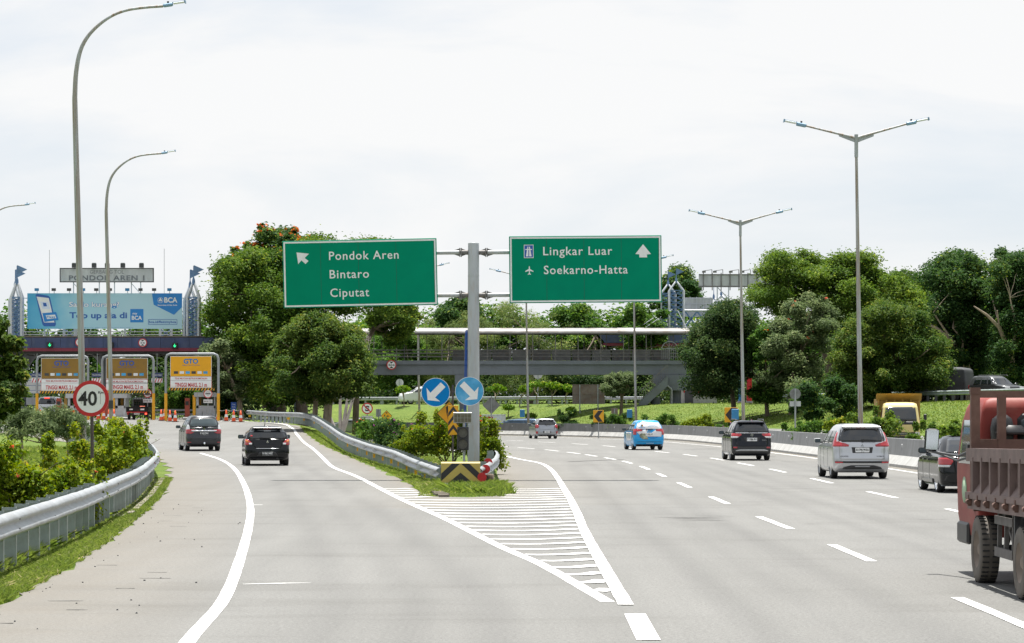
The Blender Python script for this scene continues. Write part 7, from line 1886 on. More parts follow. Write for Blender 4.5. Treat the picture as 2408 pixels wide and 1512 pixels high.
# --- black sport utility
K = mpv_keys(.848, 4.435, 1.69, 1.06, 1.05)
car, B = make_car('sport_utility_car', 'black sport utility car with roof rails and a silver strip along its bumper', 'car', (10.05, 117.0, 0), R(2.0), dict(
    paint=navyblack, keys=K, r=.345, axles=(-1.28, 1.40), belt=1.06, mirror_y=.98,
    rear_glass=[(1.20, -.66, .66), (1.26, -.70, .70), (1.50, -.62, .62), (1.54, -.56, .56)],
    side_glass=[[(1.10, -1.5, -.72), (1.47, -1.46, -.78)], [(1.10, -.64, .20), (1.47, -.70, -.02)], [(1.10, .28, 1.1), (1.47, .06, .40)]], screen=(.86, 1.12, 1.52),
    patches=[('tailgate', navyblack, [(.60, -.66, .66), (1.17, -.71, .71)], .012, 0), ('tail_lamp', 'tail', [(1.02, .52, 1.02), (1.08, .42, 1.06), (1.15, .46, 1.06)], .024, 2), ('reversing_lamp', 'clear', [(.95, .62, .94), (1.018, .52, 1.02)], .022, 2),
             ('garnish', 'chrome', [(1.155, -.68, .68), (1.182, -.70, .70)], .030, 0), ('plate_recess', darkplastic, [(.80, -.28, .28), (.98, -.36, .36)], .013, 0), ('reflector', 'tail', [(.52, .62, .78), (.58, .62, .80)], .024, 2),
             ('lower_bumper', darkplastic, [(.28, -.80, .80), (.62, -.92, .92)], .010, 0), ('skid_strip', 'signgrey', [(.40, -.70, .70), (.44, -.66, .66), (.475, -.50, .50)], .022, 0)],
    plate=(.89, .035), plate_text='F 1586 RU', plate_white=True, wiper=(1.215, -.10, .28), brake=(1.60, .16, False), spoiler=(1.60, .58, .12, .04), rails=(1.735, .58, -1.4, .6), antenna=(-1.3, 1.69), badge=(1.08, 'ring'),
    words=(('TERIOS', .52, .86, .20, .04, 'chrome'),), door_lines=(-.68, .24, 1.0), handles=(-.5, .45), sill=MAT['rim']))
# --- blue and white wrapped city car
K = mpv_keys(.828, 4.07, 1.60, 1.0, .95)
car, B = make_car('people_carrier', 'small bright blue people carrier wrapped in white advertising stickers', 'car', (7.12, 147.5, 0), R(6.5), dict(
    paint=cyan, keys=K, r=.30, axles=(-1.18, 1.30), belt=1.0, mirror_y=.9, mirror_paint=MAT['black'],
    rear_glass=[(1.12, -.68, .68), (1.18, -.70, .70), (1.43, -.62, .62), (1.47, -.54, .54)], rear_mat='white', glass_trim=[(1.10, -.70, .70), (1.49, -.60, .60)],
    side_glass=[[(1.03, -1.4, -.68), (1.40, -1.36, -.74)], [(1.03, -.6, .18), (1.40, -.66, -.02)], [(1.03, .26, 1.02), (1.40, .04, .36)]], screen=(.86, 1.05, 1.42),
    patches=[('tailgate_wrap', white, [(.72, -.30, .66), (.80, -.50, .68), (.94, -.66, .70), (1.08, -.70, .70)], .012, 0), ('blue_flash', cyan, [(.92, -.14, .12), (1.08, -.06, .34)], .016, 0), ('picture_sticker', mat('printed landscape', (.25, .26, .17), .5, 0, .7, 5), [(.58, -.34, -.06), (.70, -.52, -.12), (.84, -.52, -.16), (.90, -.42, -.20)], .019, 0),
             ('tail_lamp', 'tail', [(.82, .70, .94), (.98, .70, 1.0), (1.02, .38, 1.0), (1.09, .36, 1.0), (1.14, .66, .96)], .026, 2), ('lower_bumper', 'black', [(.20, -.70, .70), (.31, -.74, .74)], .012, 0), ('bumper_line', darkplastic, [(.44, -.64, .64), (.455, -.66, .66)], .012, 0)],
    plate=(.84, .04), plate_text='F 1402 AT', plate_white=True, wiper=(1.10, -.14, .22), antenna=(-1.2, 1.6), badge=(.985, 'ring'),
    words=(('Olympic City', -.38, 1.20, .34, .05, 'blue'), ('Kawasan CBD Terbesar', .20, .70, .52, .045, 'darkblue'), ('di Kota Bogor', .18, .62, .30, .04, 'darkblue'), ('PT Olympic Bangun Persada', .22, 1.34, .56, .035, 'bluefade'), ('Jl Raya Kaum Sari', .18, 1.28, .46, .03, 'bluefade'), ('www.olympiccity.id', .02, .37, .4, .03, 'white')), door_lines=(-.62, .22, .95), handles=(-.45, .42)))
m = MB(); B.sidepatch(m, [(.50, -.9, .5), (.95, -1.1, .9)], .008, 0, (-1,)); m.build('side_wrap', white, car)
m = MB(); q = B.at_s(1.30, -.38); m.disc((0, 0), .075, -.03, -.01, 0, 20); m.disc((.02, .01), .045, -.034, -.0305, 1, 16); o = m.build('window_logo', [MAT['bluefade'], MAT['yellow']], car, loc=(q[0], q[1], 1.30))
# --- silver hatchback
K = mpv_keys(.848, 3.75, 1.53, .96, .92, .02, .67)
make_car('hatchback', 'silver hatchback with a body kit, the smallest car on the main carriageway', 'car', (2.35, 206, 0), R(9), dict(
    paint=silver2, keys=K, r=.305, axles=(-1.14, 1.32), belt=.96, mirror_y=.88,
    rear_glass=[(1.04, -.66, .66), (1.10, -.70, .70), (1.36, -.58, .58), (1.40, -.50, .50)], side_glass=[[(.99, -1.2, -.52), (1.33, -1.1, -.56)], [(.99, -.44, .98), (1.33, -.48, .34)]], screen=(.86, 1.0, 1.36),
    patches=[('tail_lamp', 'tail', [(.80, .70, .98), (.90, .60, 1.02), (1.06, .66, .98)], .024, 2), ('tailgate', silver2, [(.70, -.58, .58), (1.0, -.62, .62)], .012, 0), ('reflector', 'tail', [(.38, .70, .88), (.56, .70, .90)], .02, 2), ('lower_bumper', darkplastic, [(.21, -.62, .62), (.30, -.66, .66)], .012, 0), ('plate_recess', darkplastic, [(.43, -.30, .30), (.60, -.30, .30)], .006, 0)],
    plate=(.52, .03), plate_text='F 1450 RS', plate_white=True, wiper=(1.07, -.1, .3), spoiler=(1.43, .55, .10, .035), badge=(.98, 'ring'), door_lines=(-.48, .9), handles=(-.3,), sill=silver2))
# --- dark grey people carrier on the ramp
K = mpv_keys(.83, 4.19, 1.68, 1.03, 1.02)
make_car('people_carrier', 'dark grey people carrier with a chrome bar between its tail lamps on the exit ramp', 'car', (-15.05, 131, float(zl(130.2))), R(13), dict(
    paint=grey, keys=K, r=.32, axles=(-1.25, 1.36), belt=1.03, mirror_y=.95,
    rear_glass=[(1.16, -.62, .62), (1.24, -.66, .66), (1.48, -.58, .58), (1.52, -.48, .48)], rear_mat='glasslight', glass_trim=[(1.13, -.72, .72), (1.55, -.62, .62)], side_glass=[[(1.07, -1.45, -.7), (1.46, -1.42, -.76)], [(1.07, -.62, .2), (1.46, -.68, -.02)], [(1.07, .28, 1.06), (1.46, .06, .38)]], screen=(.86, 1.09, 1.5),
    patches=[('tailgate', grey, [(.56, -.64, .64), (.62, -.68, .68), (1.12, -.70, .70)], .012, 0), ('tail_lamp', 'tail', [(.82, .62, .98), (.88, .46, 1.0), (.90, .60, 1.0), (.93, .60, 1.0), (.95, .46, 1.0), (1.01, .44, 1.0)], .026, 2), ('upper_lamp', 'clear', [(1.015, .68, .98), (1.10, .68, .96), (1.24, .72, .86)], .020, 2),
             ('chrome_bar', 'chrome', [(.93, -.58, .58), (.985, -.60, .60)], .030, 0), ('reflector', 'tail', [(.39, .62, .80), (.425, .62, .82)], .024, 2), ('lower_bumper', 'black', [(.22, -.74, .74), (.36, -.82, .82)], .010, 0)],
    plate=(.82, .03), plate_text='B 1622 DFN', plate_white=False, wiper=(1.15, -.28, .16), antenna=(-1.2, 1.68), badge=(1.055, 'ring'), words=(('Veloz', -.50, 1.06, .16, .04, 'chrome'), ('Avanza', .48, 1.06, .2, .04, 'chrome')), door_lines=(-.66, .24, .98), handles=(-.5, .42), sill=MAT['rim']))
tow = [o for o in col.objects if o.get('label', '').startswith('dark grey people')][0]
m = MB(); m.lathe([(.045, .33), (.045, .40), (.03, .42)], 12, c=(0, -2.15, 0)); m.box((0, -2.05, .33), (.06, .25, .05)); m.build('tow_ball', MAT['chrome'], tow)
# --- black hatchback on the ramp
K = mpv_keys(.832, 3.71, 1.49, .97, .92, .02, .67)
car, B = make_car('hatchback', 'black hatchback with a stickered rear window on the exit ramp', 'car', (-9.45, 104.2, float(zl(103.5))), R(8), dict(
    paint=black, keys=K, r=.295, axles=(-1.12, 1.30), belt=.97, mirror_y=.88,
    rear_glass=[(1.02, -.66, .66), (1.10, -.72, .72), (1.34, -.60, .60), (1.37, -.52, .52)], side_glass=[[(1.0, -1.2, -.52), (1.32, -1.1, -.56)], [(1.0, -.44, .98), (1.32, -.48, .34)]], screen=(.86, 1.0, 1.34),
    patches=[('tailgate', black, [(.68, -.48, .48), (.74, -.54, .54), (1.0, -.64, .64)], .014, 0), ('tail_lamp', 'tail', [(.78, .72, .98), (.84, .58, 1.02), (.93, .66, 1.02), (1.00, .76, .98)], .026, 2), ('indicator', 'amber', [(.88, .68, .80), (.97, .76, .86)], .034, 2), ('reversing_lamp', 'clear', [(.79, .58, .68), (.86, .58, .70)], .034, 2), ('chrome_line', 'chrome', [(.645, -.42, .42), (.66, -.44, .44)], .016, 0),
             ('plate_recess', darkplastic, [(.36, -.40, .40), (.52, -.30, .30)], .006, 0), ('lower_bumper', 'black', [(.20, -.66, .66), (.27, -.70, .70)], .016, 0), ('window_sticker', 'white', [(1.29, -.12, .12), (1.315, -.14, .14)], .010, 0), ('small_sticker', 'red', [(1.10, -.64, -.56), (1.15, -.63, -.55)], .010, 0)],
    plate=(.455, .035), plate_text='B 1061 NGZ', plate_white=False, wiper=(1.035, -.30, .10), brake=(1.385, .15, False), spoiler=(1.41, .54, .10, .03), badge=(.90, 'tri'), antenna=(.3, 1.49), door_lines=(-.48, .9), handles=(-.3,)))
# --- black sedan beside the truck
W = .87; r, f = -2.22, 2.22
K = [(.17, W * .92, r + .12, f - .2, .45, .6), (.26, W * .98, r + .02, f, .48, .7), (.5, W, r, f, .5, .75), (.74, W, r + .03, f - .06, .5, .75), (.86, W * .99, r + .05, f - .3, .48, .7), (.93, W * .97, r + .10, f - .62, .45, .6), (.965, W * .94, r + .30, .95, .45, .5), (1.0, W * .90, r + .58, .85, .50, .45), (1.20, W * .80, r + .95, .48, .50, .42), (1.34, W * .71, r + 1.26, .22, .5, .40), (1.42, W * .60, r + 1.52, 0, .45, .40), (1.455, W * .36, r + 1.85, -.3, .3, .3)]
car, B = make_car('sedan', 'lowered glossy black sedan with big chrome wheels half hidden by the red truck', 'car', (11.80, 71.6, 0), R(.5), dict(
    paint=black, keys=K, r=.335, axles=(-1.30, 1.32), belt=.95, mirror_y=.72, rim='chrome', spokes=7, rimr=.80,
    rear_glass=[(1.02, -.66, .66), (1.34, -.52, .52), (1.38, -.46, .46)], side_glass=[[(1.0, -1.05, -.3), (1.28, -.85, -.34)], [(1.0, -.22, .72), (1.28, -.26, .22)]], screen=(.86, 1.0, 1.3),
    patches=[('tail_lamp', 'tail', [(.72, .62, 1.06), (.80, .56, 1.10), (.90, .60, 1.04)], .03, 2), ('reversing_lamp', 'clear', [(.66, .66, 1.04), (.715, .62, 1.06)], .03, 2), ('boot_lid', black, [(.5, -.54, .54), (.92, -.56, .56)], .012, 0), ('plate_recess', darkplastic, [(.60, -.3, .3), (.76, -.32, .32)], .013, 0)],
    plate=(.68, .035), plate_text='B 1234 KZ', plate_white=False, door_lines=(-.28, .78), handles=(-.15, .6), sill=black))
# --- vehicles at the toll gate and on the roads behind
K = mpv_keys(.93, 4.9, 1.86, 1.15, 1.2)
make_car('sport_utility_car', 'white sport utility car with lit brake lamps entering the toll lane', 'car', ((123 - CX) * 226 / FPX, 226, 1.41), R(-2), dict(
    paint=white, keys=K, r=.37, axles=(-1.45, 1.5), belt=1.15, mirror_y=1.1,
    rear_glass=[(1.28, -.70, .70), (1.36, -.74, .74), (1.62, -.64, .64), (1.66, -.56, .56)], glass_trim=[(1.24, -.80, .80), (1.72, -.68, .68)], side_glass=[[(1.19, -1.7, -.7), (1.6, -1.6, -.76)], [(1.19, -.6, 1.2), (1.6, -.66, .4)]], screen=(.86, 1.2, 1.66),
    patches=[('tail_lamp', 'taillit', [(1.03, .84, 1.10), (1.09, .76, 1.12), (1.13, .86, 1.08)], .03, 2), ('plate_recess', darkplastic, [(.85, -.3, .3), (1.0, -.3, .3)], .01, 0), ('lower_bumper', darkplastic, [(.22, -.8, .8), (.5, -.9, .9)], .012, 0)],
    plate=(.92, .03), plate_text='B 218 RX', plate_white=False, brake=(1.72, .22, True), rim='rim'), 'vehicles at the toll gate')
K = mpv_keys(.84, 4.2, 1.62, 1.02, 1.0)
make_car('people_carrier', 'black car in the toll lane half hidden behind the middle curved lamp post', 'car', ((258 - CX) * 224 / FPX, 224, 1.41), 0, dict(
    paint=black, keys=K, r=.31, axles=(-1.25, 1.36), belt=1.02, mirror_y=.95,
    rear_glass=[(1.12, -.64, .64), (1.46, -.58, .58)], side_glass=[[(1.06, -1.4, 1.0), (1.4, -1.4, .4)]], screen=(.86, 1.08, 1.45),
    patches=[('tail_lamp', 'tail', [(.84, .62, .98), (1.0, .60, 1.0)], .026, 2)], plate=(.8, .03), plate_text='B 1907 UKP', plate_white=False), 'vehicles at the toll gate')
def suv(label, loc, yaw, P_, W=.92, L=4.8, H=1.83, group='cars on the roads behind the barrier', name='sport_utility_car'):
    K = mpv_keys(W, L, H, 1.12, 1.15)
    return make_car(name, label, 'car', loc, yaw, dict(paint=P_, keys=K, r=.37 * H / 1.83, axles=(-1.4 * L / 4.8, 1.45 * L / 4.8), belt=1.12, mirror_y=1.02, rear_glass=[(1.26, -.7, .7), (H - .2, -.62, .62)],
        side_glass=[[(1.16, -1.6 * L / 4.8, -.7), (H - .24, -1.5 * L / 4.8, -.76)], [(1.16, -.62, .22), (H - .24, -.66, -.02)], [(1.16, .30, 1.14), (H - .24, .06, .42)]], screen=(.86, 1.17, H - .2),
        patches=[('tail_lamp', 'tail', [(.9, .72, 1.04), (1.14, .72, 1.04)], .026, 2)], plate=(.85, .03), plate_text='B 1508', plate_white=False, rails=(H + .03, .62, -1.4, .6)), group)
p = at(2342, 918, 196); s1, SB_ = suv('dark grey sport utility car facing the camera on the upper road above the truck cab', (p.x, 196, gz(p.x, 196) + .08), R(205), paint('gunmetal car paint', (.10, .105, .11), .4, .3))
for sx in (-.62, .62):
    m = MB(); m.box((sx, 2.28, .92), (.42, .12, .18), 0, chamfer=.03); m.build('headlight', MAT['clear'], s1)
m = MB(); m.box((0, 2.34, .80), (.8, .08, .3)); m.build('grille', MAT['black'], s1)
p = at(985, 930, 272); suv('white car on the upper road partly hidden by the round deep blue sign', (p.x, 276, gz(p.x, 276) + .08), R(112), white, .9, 4.5, 1.75, name='people_carrier')
suv('silver car with only its roof showing behind the barrier next to the no stopping sign', ((826 - CX) * 236 / FPX, 243, -.05), R(80), silver2, .85, 4.2, 1.52, name='hatchback')
suv('blue grey car with only its roof showing above the barrier behind the silver hatchback', ((1218 - CX) * 238 / FPX, 240, -.05), R(76), paint('steel blue paint', (.10, .16, .25), .4, .3), .85, 4.3, 1.45, name='sedan')
# --- lorries
def lorry_wheel(parent, x, y, r, w, dusty=True):
    sg = 1 if x > 0 else -1; m = MB(); h = w / 2
    m.lathe([(r * .56, -h), (r * .78, -h * 1.04), (r * .95, -h), (r, -h * .82), (r, h * .82), (r * .95, h), (r * .78, h * 1.04), (r * .56, h)], 36, 0, 'X')
    for k in range(36):
        a = 2 * math.pi * k / 36
        for s in (-.5, .5): m.box((h * s * 1.1, (r + .001) * math.cos(a), (r + .001) * math.sin(a)), (h * .75, .016, .016), 1, Matrix.Rotation(a, 3, 'X'))
    t = m.build('wheel', [MAT['rubberdust' if dusty else 'rubber'], MAT['rubber']], parent, loc=(x, y, r)); e = sg * h
    m = MB(); m.lathe([(r * .57, e * .98), (r * .53, e * .80), (r * .44, e * .30), (r * .30, e * .22), (r * .24, e * .45), (r * .13, e * .80), (.001, e * .82)], 30, 0, 'X')
    for k in range(6): a = 2 * math.pi * k / 6 + .2; m.lathe([(.018, e * .25), (.018, e * .42), (.001, e * .43)], 8, 1, 'X', (0, r * .36 * math.cos(a), r * .36 * math.sin(a)))
    m.build('rim', [mat('dusty lorry rim', (.22, .18, .15), .8, 0, .25, 3), MAT['dark']], t)
redcab = mat('worn red lorry paint', (.25, .048, .040), .5, 0, .10, 2, .2, coat=.0, dirt=((.34, .16, .13), .35, 3))
bed = mat('dusty brown steel', (.19, .135, .125), .75, .1, .16, 2.5, dirt=((.115, .085, .075), .7, 4)); bedr = mat('rusty brown frame', (.135, .075, .058), .75, .1, .2, 4, dirt=((.22, .14, .11), .6, 5)); chass = mat('grimy chassis grey', (.155, .145, .140), .8, .1, .2, 3, dirt=((.09, .075, .06), .6, 4))
rt = thing('dump_truck', 'dusty brown dump truck with a red cab in the lane nearest the camera', 'truck', (6.80, 29.5, 0))
# local frame: x from -1.0 (its outer side towards the ramp) to 1.0, y forward
X0 = -1.09
m = MB(); ya, yb = -1.2, 4.35; za, zb_ = 1.10, 1.57
m.box((X0 + .03, (ya + yb) / 2, (za + zb_) / 2 + .02), (.03, yb - ya, zb_ - za), 0); m.box((X0, (ya + yb) / 2, zb_ + .03), (.12, yb - ya, .16), 0); m.box((X0 - .01, (ya + yb) / 2, za - .0), (.13, yb - ya, .08), 0); m.box((X0 + .005, (ya + yb) / 2, za - .105), (.10, yb - ya, .13), 0)
for y in np.arange(ya + .1, yb, .62):
    m.box((X0 - .02, y, (za + zb_) / 2 + .01), (.10, .07, zb_ - za - .02), 0)
    m.add([(X0 - .065, y - .035, za + .04), (X0 - .065, y - .55, za + .04), (X0 + .014, y - .55, za + .15), (X0 + .014, y - .035, za + .15)], [[0, 1, 2, 3]], 0)
sp_ = m.build('side_board', bed, rt); sp_.rotation_euler = (R(-.6), 0, 0)
m = MB()
for y in np.arange(ya + .3, yb, .62): m.tube([(X0 - .08, y - .04, za - .08), (X0 - .08, y + .05, za - .08)], .035, 8); m.box((X0 - .06, y, za - .06), (.05, .04, .14))
tag(m.build('hinge', bedr, sp_), kind='stuff')
m = MB(); m.box((1.02, (ya + yb) / 2, 1.3), (.06, yb - ya, .9)); m.box((0, (ya + yb) / 2, .98), (2.0, yb - ya, .10)); m.box((0, ya, 1.3), (2.0, .06, .9)); m.build('load_bed', bed, rt)
m = MB(); yh = 4.42
m.box((X0 + .06, yh, 1.61), (.11, .10, 1.44)); m.box((-.70, yh, 1.68), (.10, .104, 1.22)); m.box((1.0, yh, 1.61), (.11, .10, 1.44)); m.box((0, yh, 2.305), (2.10, .088, .085)); m.box((0, yh, 1.66), (2.1, .08, .17)); m.box((0, yh, 1.2), (2.1, .06, .7)); m.box((X0 + .06, yh, 2.35), (.125, .12, .08))
m.build('headboard', bedr, rt)
# cab
CB = Body([(.50, .90, 4.80, 6.30, .10, .20), (.75, .93, 4.72, 6.42, .10, .22), (1.25, .94, 4.68, 6.46, .12, .24), (1.45, .94, 4.68, 6.44, .10, .24), (1.95, .91, 4.70, 6.22, .10, .24), (2.14, .88, 4.73, 6.05, .10, .26), (2.23, .84, 4.78, 5.92, .12, .26), (2.285, .74, 4.87, 5.75, .14, .26), (2.31, .5, 5.1, 5.5, .15, .2)], 7)
m = MB(); CB.shell(m); m.build('cab', redcab, rt)
m = MB(); CB.patch(m, [(1.58, -.34, .34), (1.62, -.40, .40), (1.98, -.40, .40), (2.02, -.34, .34)], .012); m.build('rear_window', MAT['glasslight'], rt)
m = MB(); CB.patch(m, [(1.53, -.40, .40), (1.60, -.45, .45), (2.0, -.45, .45), (2.07, -.38, .38)], .006); m.build('window_seal', MAT['black'], rt)
m = MB()
for x in np.linspace(-.62, .62, 6): m.tube([(x, 4.84, 2.215), (x, 5.1, 2.322), (x, 5.6, 2.318)], [.012, .026, .012], 6)
m.build('roof_rib', redcab, rt)
for sg in (-1, 1):
    m = MB(); CB.sidepatch(m, [(1.42, 5.0, 6.15), (1.98, 5.02, 5.95)], .008, 0, (sg,)); m.build('side_window', MAT['glasslight'], rt)
    m = MB(); CB.sidepatch(m, [(.60, 4.98, 4.995), (2.05, 4.98, 4.995)], .006, 0, (sg,)); m.build('door_seam', MAT['black'], rt)
m = MB(); m.lathe([(.001, -.935), (.17, -.935), (.17, -.945), (.001, -.945)], 20, 0, 'X', (0, 5.75, 1.08)); m.build('door_emblem', mat('faded green emblem', (.30, .42, .28), .6, 0, .3, 6), rt)
m = MB(); CBs = [(X0 + .03, 6.2, .55), (X0 - .02, 6.3, .58)]
m.box((-.91, 5.9, .52), (.08, .8, .28), 0, chamfer=.03); m.build('front_mudguard', MAT['black'], rt)
# snorkel
m = MB(); m.lathe([(.12, 1.1), (.13, 1.55), (.15, 1.88), (.125, 2.0), (.06, 2.05), (.001, 2.055)], 16, c=(-.66, 4.60, 0)); m.lathe([(.14, 1.92), (.23, 1.84), (.23, 1.81), (.14, 1.80)], 16, c=(-.56, 4.60, 0)); m.tube([(-.80, 4.58, 1.58), (-.90, 4.54, 1.58), (-.94, 4.52, 1.58)], [.04, .05, .06], 10); m.build('air_intake', MAT['black'], rt)
m = MB(); m.lathe([(.17, .9), (.17, 1.35)], 16, c=(-.66, 4.60, 0)); m.build('intake_base', redcab, rt)
# mirror on its arms
m = MB(); A_ = (X0 + .16, 5.05, 1.52); p1 = (X0 - .62 + .44, 5.5, 1.42)
mc = Vector(((2191 - CX) * 35.5 / FPX - 6.80, 35.5 - 29.5, CAMH + (HY - 1034) * 35.5 / FPX))
m.tube([(X0 + .10, 4.9, 1.60), (X0 + .0, 5.3, 1.52), (mc.x + .02, mc.y - .02, mc.z - .16), (mc.x - .02, mc.y + .02, mc.z - .05)], .018, 6)
m.tube([(X0 + .10, 4.9, 1.52), (X0 + .0, 5.4, 1.46), (mc.x + .06, mc.y, mc.z - .17), (mc.x, mc.y + .02, mc.z - .10)], .014, 6); m.box((X0 + .04, 4.62, 1.60), (.10, .12, .16))
m.build('mirror_arm', MAT['dark'], rt)
m = MB(); rot = Matrix.Rotation(R(4), 3, 'Y'); m.box(mc, (.185, .07, .29), 0, rot, chamfer=.03); mo = m.build('mirror_head', MAT['black'], rt)
m = MB(); m.box(mc + Vector((0, -.052, 0)), (.155, .006, .255), 0, rot @ Matrix.Rotation(R(-9), 3, 'Z') @ Matrix.Rotation(R(-2.5), 3, 'X'), chamfer=.002); m.build('mirror_glass', mat('mirror silver', (.60, .63, .66), .04, 1.0, .02), mo)
# chassis, guards, wheels
m = MB()
for x in (-.42, .42): m.box((x, 2.2, .72), (.09, 7.0, .2))
for y in np.arange(-.5, 4.2, .8): m.box((0, y, .86), (1.7, .10, .12))
m.tube([(-.8, .85, .42), (.8, .85, .42)], .11, 10); m.lathe([(.2, -.16), (.2, .16)], 14, 0, 'Y', (0, .85, .42)); m.tube([(-.8, 3.85, .40), (.8, 3.85, .40)], .06, 8); m.tube([(0, .9, .45), (.05, 3.6, .62)], .05, 8)
m.box((-.62, 2.9, .78), (.25, .7, .34)); m.box((-.58, 2.1, .75), (.28, .5, .3)); m.build('chassis', MAT['dark'], rt)
m = MB()
for z, h in ((.80, .10), (.42, .11)):
    m.box((X0 + .09, 2.55, z), (.035, 1.15, h))
for y in (2.05, 2.55, 3.0): m.bar((X0 + .12, y, .98), (X0 + .12, y + .05, .38), .05)
m.bar((X0 + .16, 2.1, .98), (X0 + .16, 2.9, .45), .05); m.bar((X0 + .16, 3.05, .98), (X0 + .16, 2.2, .5), .045); m.bar((X0 + .5, 2.0, .9), (X0 + .2, 2.3, .45), .05); m.build('side_guard', chass, rt)
m = MB(); m.box((X0 + .24, 1.65, .72), (.4, .06, .62)); m.tube([(X0 + .10, .35, .93), (X0 + .10, .6, .97), (X0 + .10, 1.3, .94), (X0 + .10, 1.58, .70)], .02, 6)
pf = [(.30, .70), (.45, .88), (.85, .96), (1.25, .88), (1.45, .66)]
for (y_, z_a), (y2, z2) in zip(pf[:-1], pf[1:]): m.add([(X0 + .04, y_, z_a), (X0 + .04, y2, z2), (X0 + .60, y2, z2), (X0 + .60, y_, z_a)], [[0, 1, 2, 3]])
m.build('rear_mudguard', MAT['dark'], rt)
for x in (-.98, .98):
    lorry_wheel(rt, x * 1.06, .85, .405, .21); lorry_wheel(rt, x * .80, .85, .405, .21); lorry_wheel(rt, x * 1.02, 3.85, .405, .22)
# yellow dump truck coming the other way
Y = 126.5; yx = (2118 - CX) * Y / FPX
rt = thing('dump_truck', 'pale yellow dump truck facing the camera behind the barrier bushes', 'truck', (yx, Y, gz(yx, Y) + .20), R(175))
yel = mat('pale yellow lorry paint', (.62, .50, .20), .4, 0, .06, 2, coat=.3); wood_ = mat('ochre tipper side', (.42, .25, .06), .7, 0, .2, 2, dirt=((.25, .15, .06), .6, 4))
CB = Body([(.42, .86, -1.5, .02, .15, .14), (.60, .90, -1.5, .08, .15, .14), (1.0, .90, -1.5, .10, .15, .15), (1.15, .89, -1.5, .08, .15, .16), (1.9, .80, -1.42, -.22, .15, .18), (2.06, .76, -1.38, -.36, .16, .2), (2.12, .62, -1.2, -.5, .16, .2), (2.135, .3, -1.0, -.7, .1, .1)], 4.5)
m = MB(); CB.shell(m); m.build('cab', yel, rt)
def front(z, x, e): pw, _, pf_, _, prf = CB.p(z); return (x * pw, pf_ - prf * (1 - (1 - min(.99, abs(x)) ** CB.n) ** (1 / CB.n)) + e, z)
def fpatch(nm, mt, z0, z1, x0, x1, e):
    m = MB(); V = [front(z, x, e) for z in np.linspace(z0, z1, 5) for x in np.linspace(x0, x1, 9)]; Vb = [(a, b - .03, c) for a, b, c in V]
    m.add(V + Vb, [[9 * i + k, 9 * i + k + 1, 9 * i + k + 10, 9 * i + k + 9] for i in range(4) for k in range(8)] + [[k, k + 1, 45 + k + 1, 45 + k] for k in range(8)] + [[36 + k, 37 + k, 82 + k, 81 + k] for k in range(8)], 0, True); return m.build(nm, mt, rt)
fpatch('windscreen', MAT['glass'], 1.24, 1.92, -.86, .86, .01); fpatch('dash_panel', MAT['black'], 1.10, 1.23, -.9, .9, .012); fpatch('grille', MAT['black'], .60, .74, -.72, .72, .015); fpatch('bumper', MAT['black'], .42, .56, -.98, .98, .05)
for s in (-1, 1):
    fpatch('headlight', MAT['amber'] if False else MAT['clear'], .58, .74, s * .74, s * .96, .02); fpatch('indicator', MAT['amber'], .50, .56, s * .70, s * .92, .055)
    m = MB(); CB.sidepatch(m, [(1.2, -1.2, -.15), (1.85, -1.2, -.42)], .01, 0, (s,)); m.build('side_window', MAT['glass'], rt)
    m = MB(); m.tube([(s * .84, .0, 1.15), (s * 1.06, .10, 1.22), (s * 1.12, .10, 1.36)], .016, 6); m.box((s * 1.12, .08, 1.44), (.15, .06, .28), 0, chamfer=.02); m.build('side_mirror', MAT['black'], rt)
t = MB(); t.text('MITSUBISHI FUSO', 0, .67, .9, .055, 0, 0, .02); o = t.build('lettering', MAT['chrome'], rt, loc=(0, .135, 0)); o.rotation_euler = (0, 0, R(180))
m = MB()
for s, a in ((-.35, .5), (.3, .5)): m.bar(front(1.24, s, .03), front(1.34, s + a * .8, .03), .022)
m.build('wiper', MAT['black'], rt)
m = MB(); m.box((0, -3.4, 1.55), (2.0, 3.5, 1.5), 0); m.box((0, -1.62, 2.38), (2.12, .10, .22), 0); m.bar((-1.05, -1.55, 2.46), (1.05, -1.55, 2.46), .10); 
for x in np.linspace(-.95, .95, 6): m.box((x, -1.60, 1.9), (.07, .10, .95), 0)
m.add([(-1.05, -1.65, 2.2), (1.05, -1.65, 2.2), (1.05, -1.1, 2.55), (-1.05, -1.1, 2.55)], [[0, 1, 2, 3]], 0); m.build('tipper_body', wood_, rt)
for x in (-.80, .80): lorry_wheel(rt, x, -.75, .38, .22); lorry_wheel(rt, x, -4.2, .38, .24)
# covered truck on the upper road
Y = 200; xx = (2222 - CX) * Y / FPX; rt = thing('covered_truck', 'small truck with its load wrapped in dark tarpaulin on the upper road', 'truck', (xx, Y, gz(xx, Y) + .06), R(60))
B2 = Body([(.75, .92, -1.9, 1.4, .15, .15), (1.4, .97, -1.95, 1.4, .14, .14), (2.1, .93, -1.9, 1.38, .14, .14), (2.3, .90, -1.86, 1.3, .16, .16), (2.42, .80, -1.7, .7, .2, .2), (2.5, .4, -1.2, -.2, .2, .2)], 6); m = MB(); B2.shell(m); m.build('tarpaulin', MAT['tarp'], rt)
m = MB(); m.box((0, -.2, .65), (1.7, 3.6, .2)); m.box((0, 2.1, 1.1), (1.6, 1.2, 1.3), 0, chamfer=.12); m.build('chassis', MAT['dark'], rt)
for x in (-.75, .75): lorry_wheel(rt, x, -1.0, .34, .2, False); lorry_wheel(rt, x, 2.0, .34, .2, False)
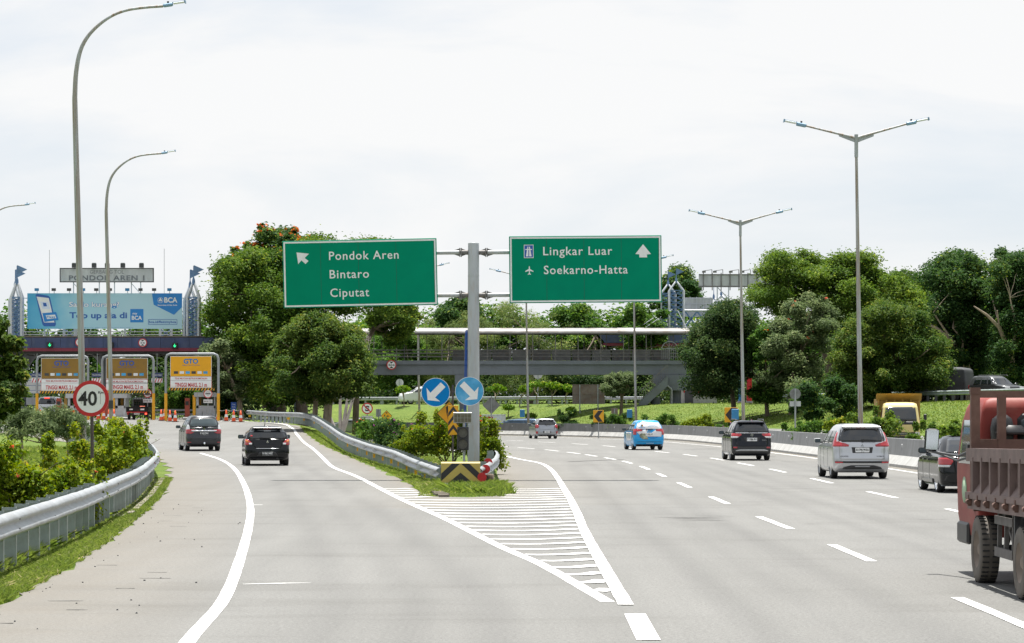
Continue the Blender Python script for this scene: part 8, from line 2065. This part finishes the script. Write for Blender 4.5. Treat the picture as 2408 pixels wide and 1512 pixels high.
# white truck box showing above the barrier
Y = 243; xx = (1138 - CX) * Y / FPX; rt = thing('box_truck', 'white truck box with red marks just visible above the barrier behind the thick sign post', 'truck', (xx, Y, -.05), R(72))
m = MB(); m.box((0, -.6, 1.15), (1.5, 2.4, 1.25), 0, chamfer=.02); m.box((0, -.6, 1.8), (1.56, 2.46, .06)); m.build('cargo_box', MAT['white'], rt); m = MB(); m.box((-.77, -.6, 1.55), (.03, 1.0, .14)); m.build('red_mark', MAT['red'], rt)
m = MB(); m.box((0, 1.4, .95), (1.4, 1.3, 1.2), 0, chamfer=.14); m.build('cab', white, rt)
for x in (-.6, .6): lorry_wheel(rt, x, -1.0, .28, .18, False); lorry_wheel(rt, x, 1.3, .28, .18, False)
# black pickup at the toll gate
Y = 211; xx = (327 - CX) * Y / FPX; rt = thing('pickup_truck', 'black pickup truck with a barred headboard stopped in the toll lane', 'truck', (xx, Y, 1.41), R(-1), 'vehicles at the toll gate')
m = MB(); m.box((0, .2, .62), (1.66, 2.5, .10)); m.box((0, -1.05, .82), (1.66, .05, .36), 0)
for s in (-1, 1): m.box((s * .82, .2, .82), (.05, 2.4, .36))
m.build('load_bed', paint('black pickup paint', (.015, .015, .017), 0, .3), rt)
m = MB(); m.box((0, 2.0, 1.05), (1.5, 1.5, 1.35), 0, chamfer=.14); m.build('cab', paint('black cab paint', (.015, .015, .017), 0, .25), rt); m = MB(); m.box((0, 1.24, 1.38), (1.1, .03, .42), 0); m.build('rear_window', MAT['glass'], rt)
m = MB()
for x in np.linspace(-.78, .78, 9): m.box((x, 1.15, 1.25), (.035, .04, 1.15))
for z in (1.05, 1.45, 1.85): m.box((0, 1.13, z), (1.7, .04, .05))
m.box((0, 1.05, 1.95), (1.74, .25, .06)); m.build('headboard_rack', MAT['black'], rt)
m = MB(); m.box((0, -1.1, .58), (1.6, .03, .07)); m.build('red_stripe', MAT['red'], rt)
for s in (-1, 1): m = MB(); m.box((s * .70, -1.1, .46), (.14, .05, .12)); m.build('tail_lamp', MAT['taillit' if s > 0 else 'tail'], rt)
plate(rt, 0, -1.12, .46, 'B 9072 VAX', True, .42, .13)
m = MB(); m.box((-.45, -1.085, .80), (.26, .012, .10), 0); m.box((.42, -1.085, .80), (.30, .012, .12), 0); m.build('sticker', MAT['white'], rt); m = MB(); m.box((.35, -.6, 1.0), (.4, .3, .12), 0, chamfer=.03); m.build('red_bundle', MAT['orange'], rt); m = MB(); m.box((0, .8, .42), (1.2, 3.6, .14)); m.build('underbody', MAT['black'], rt)
for x in (-.72, .72): lorry_wheel(rt, x, -.3, .28, .17, False); lorry_wheel(rt, x, 2.0, .28, .17, False)
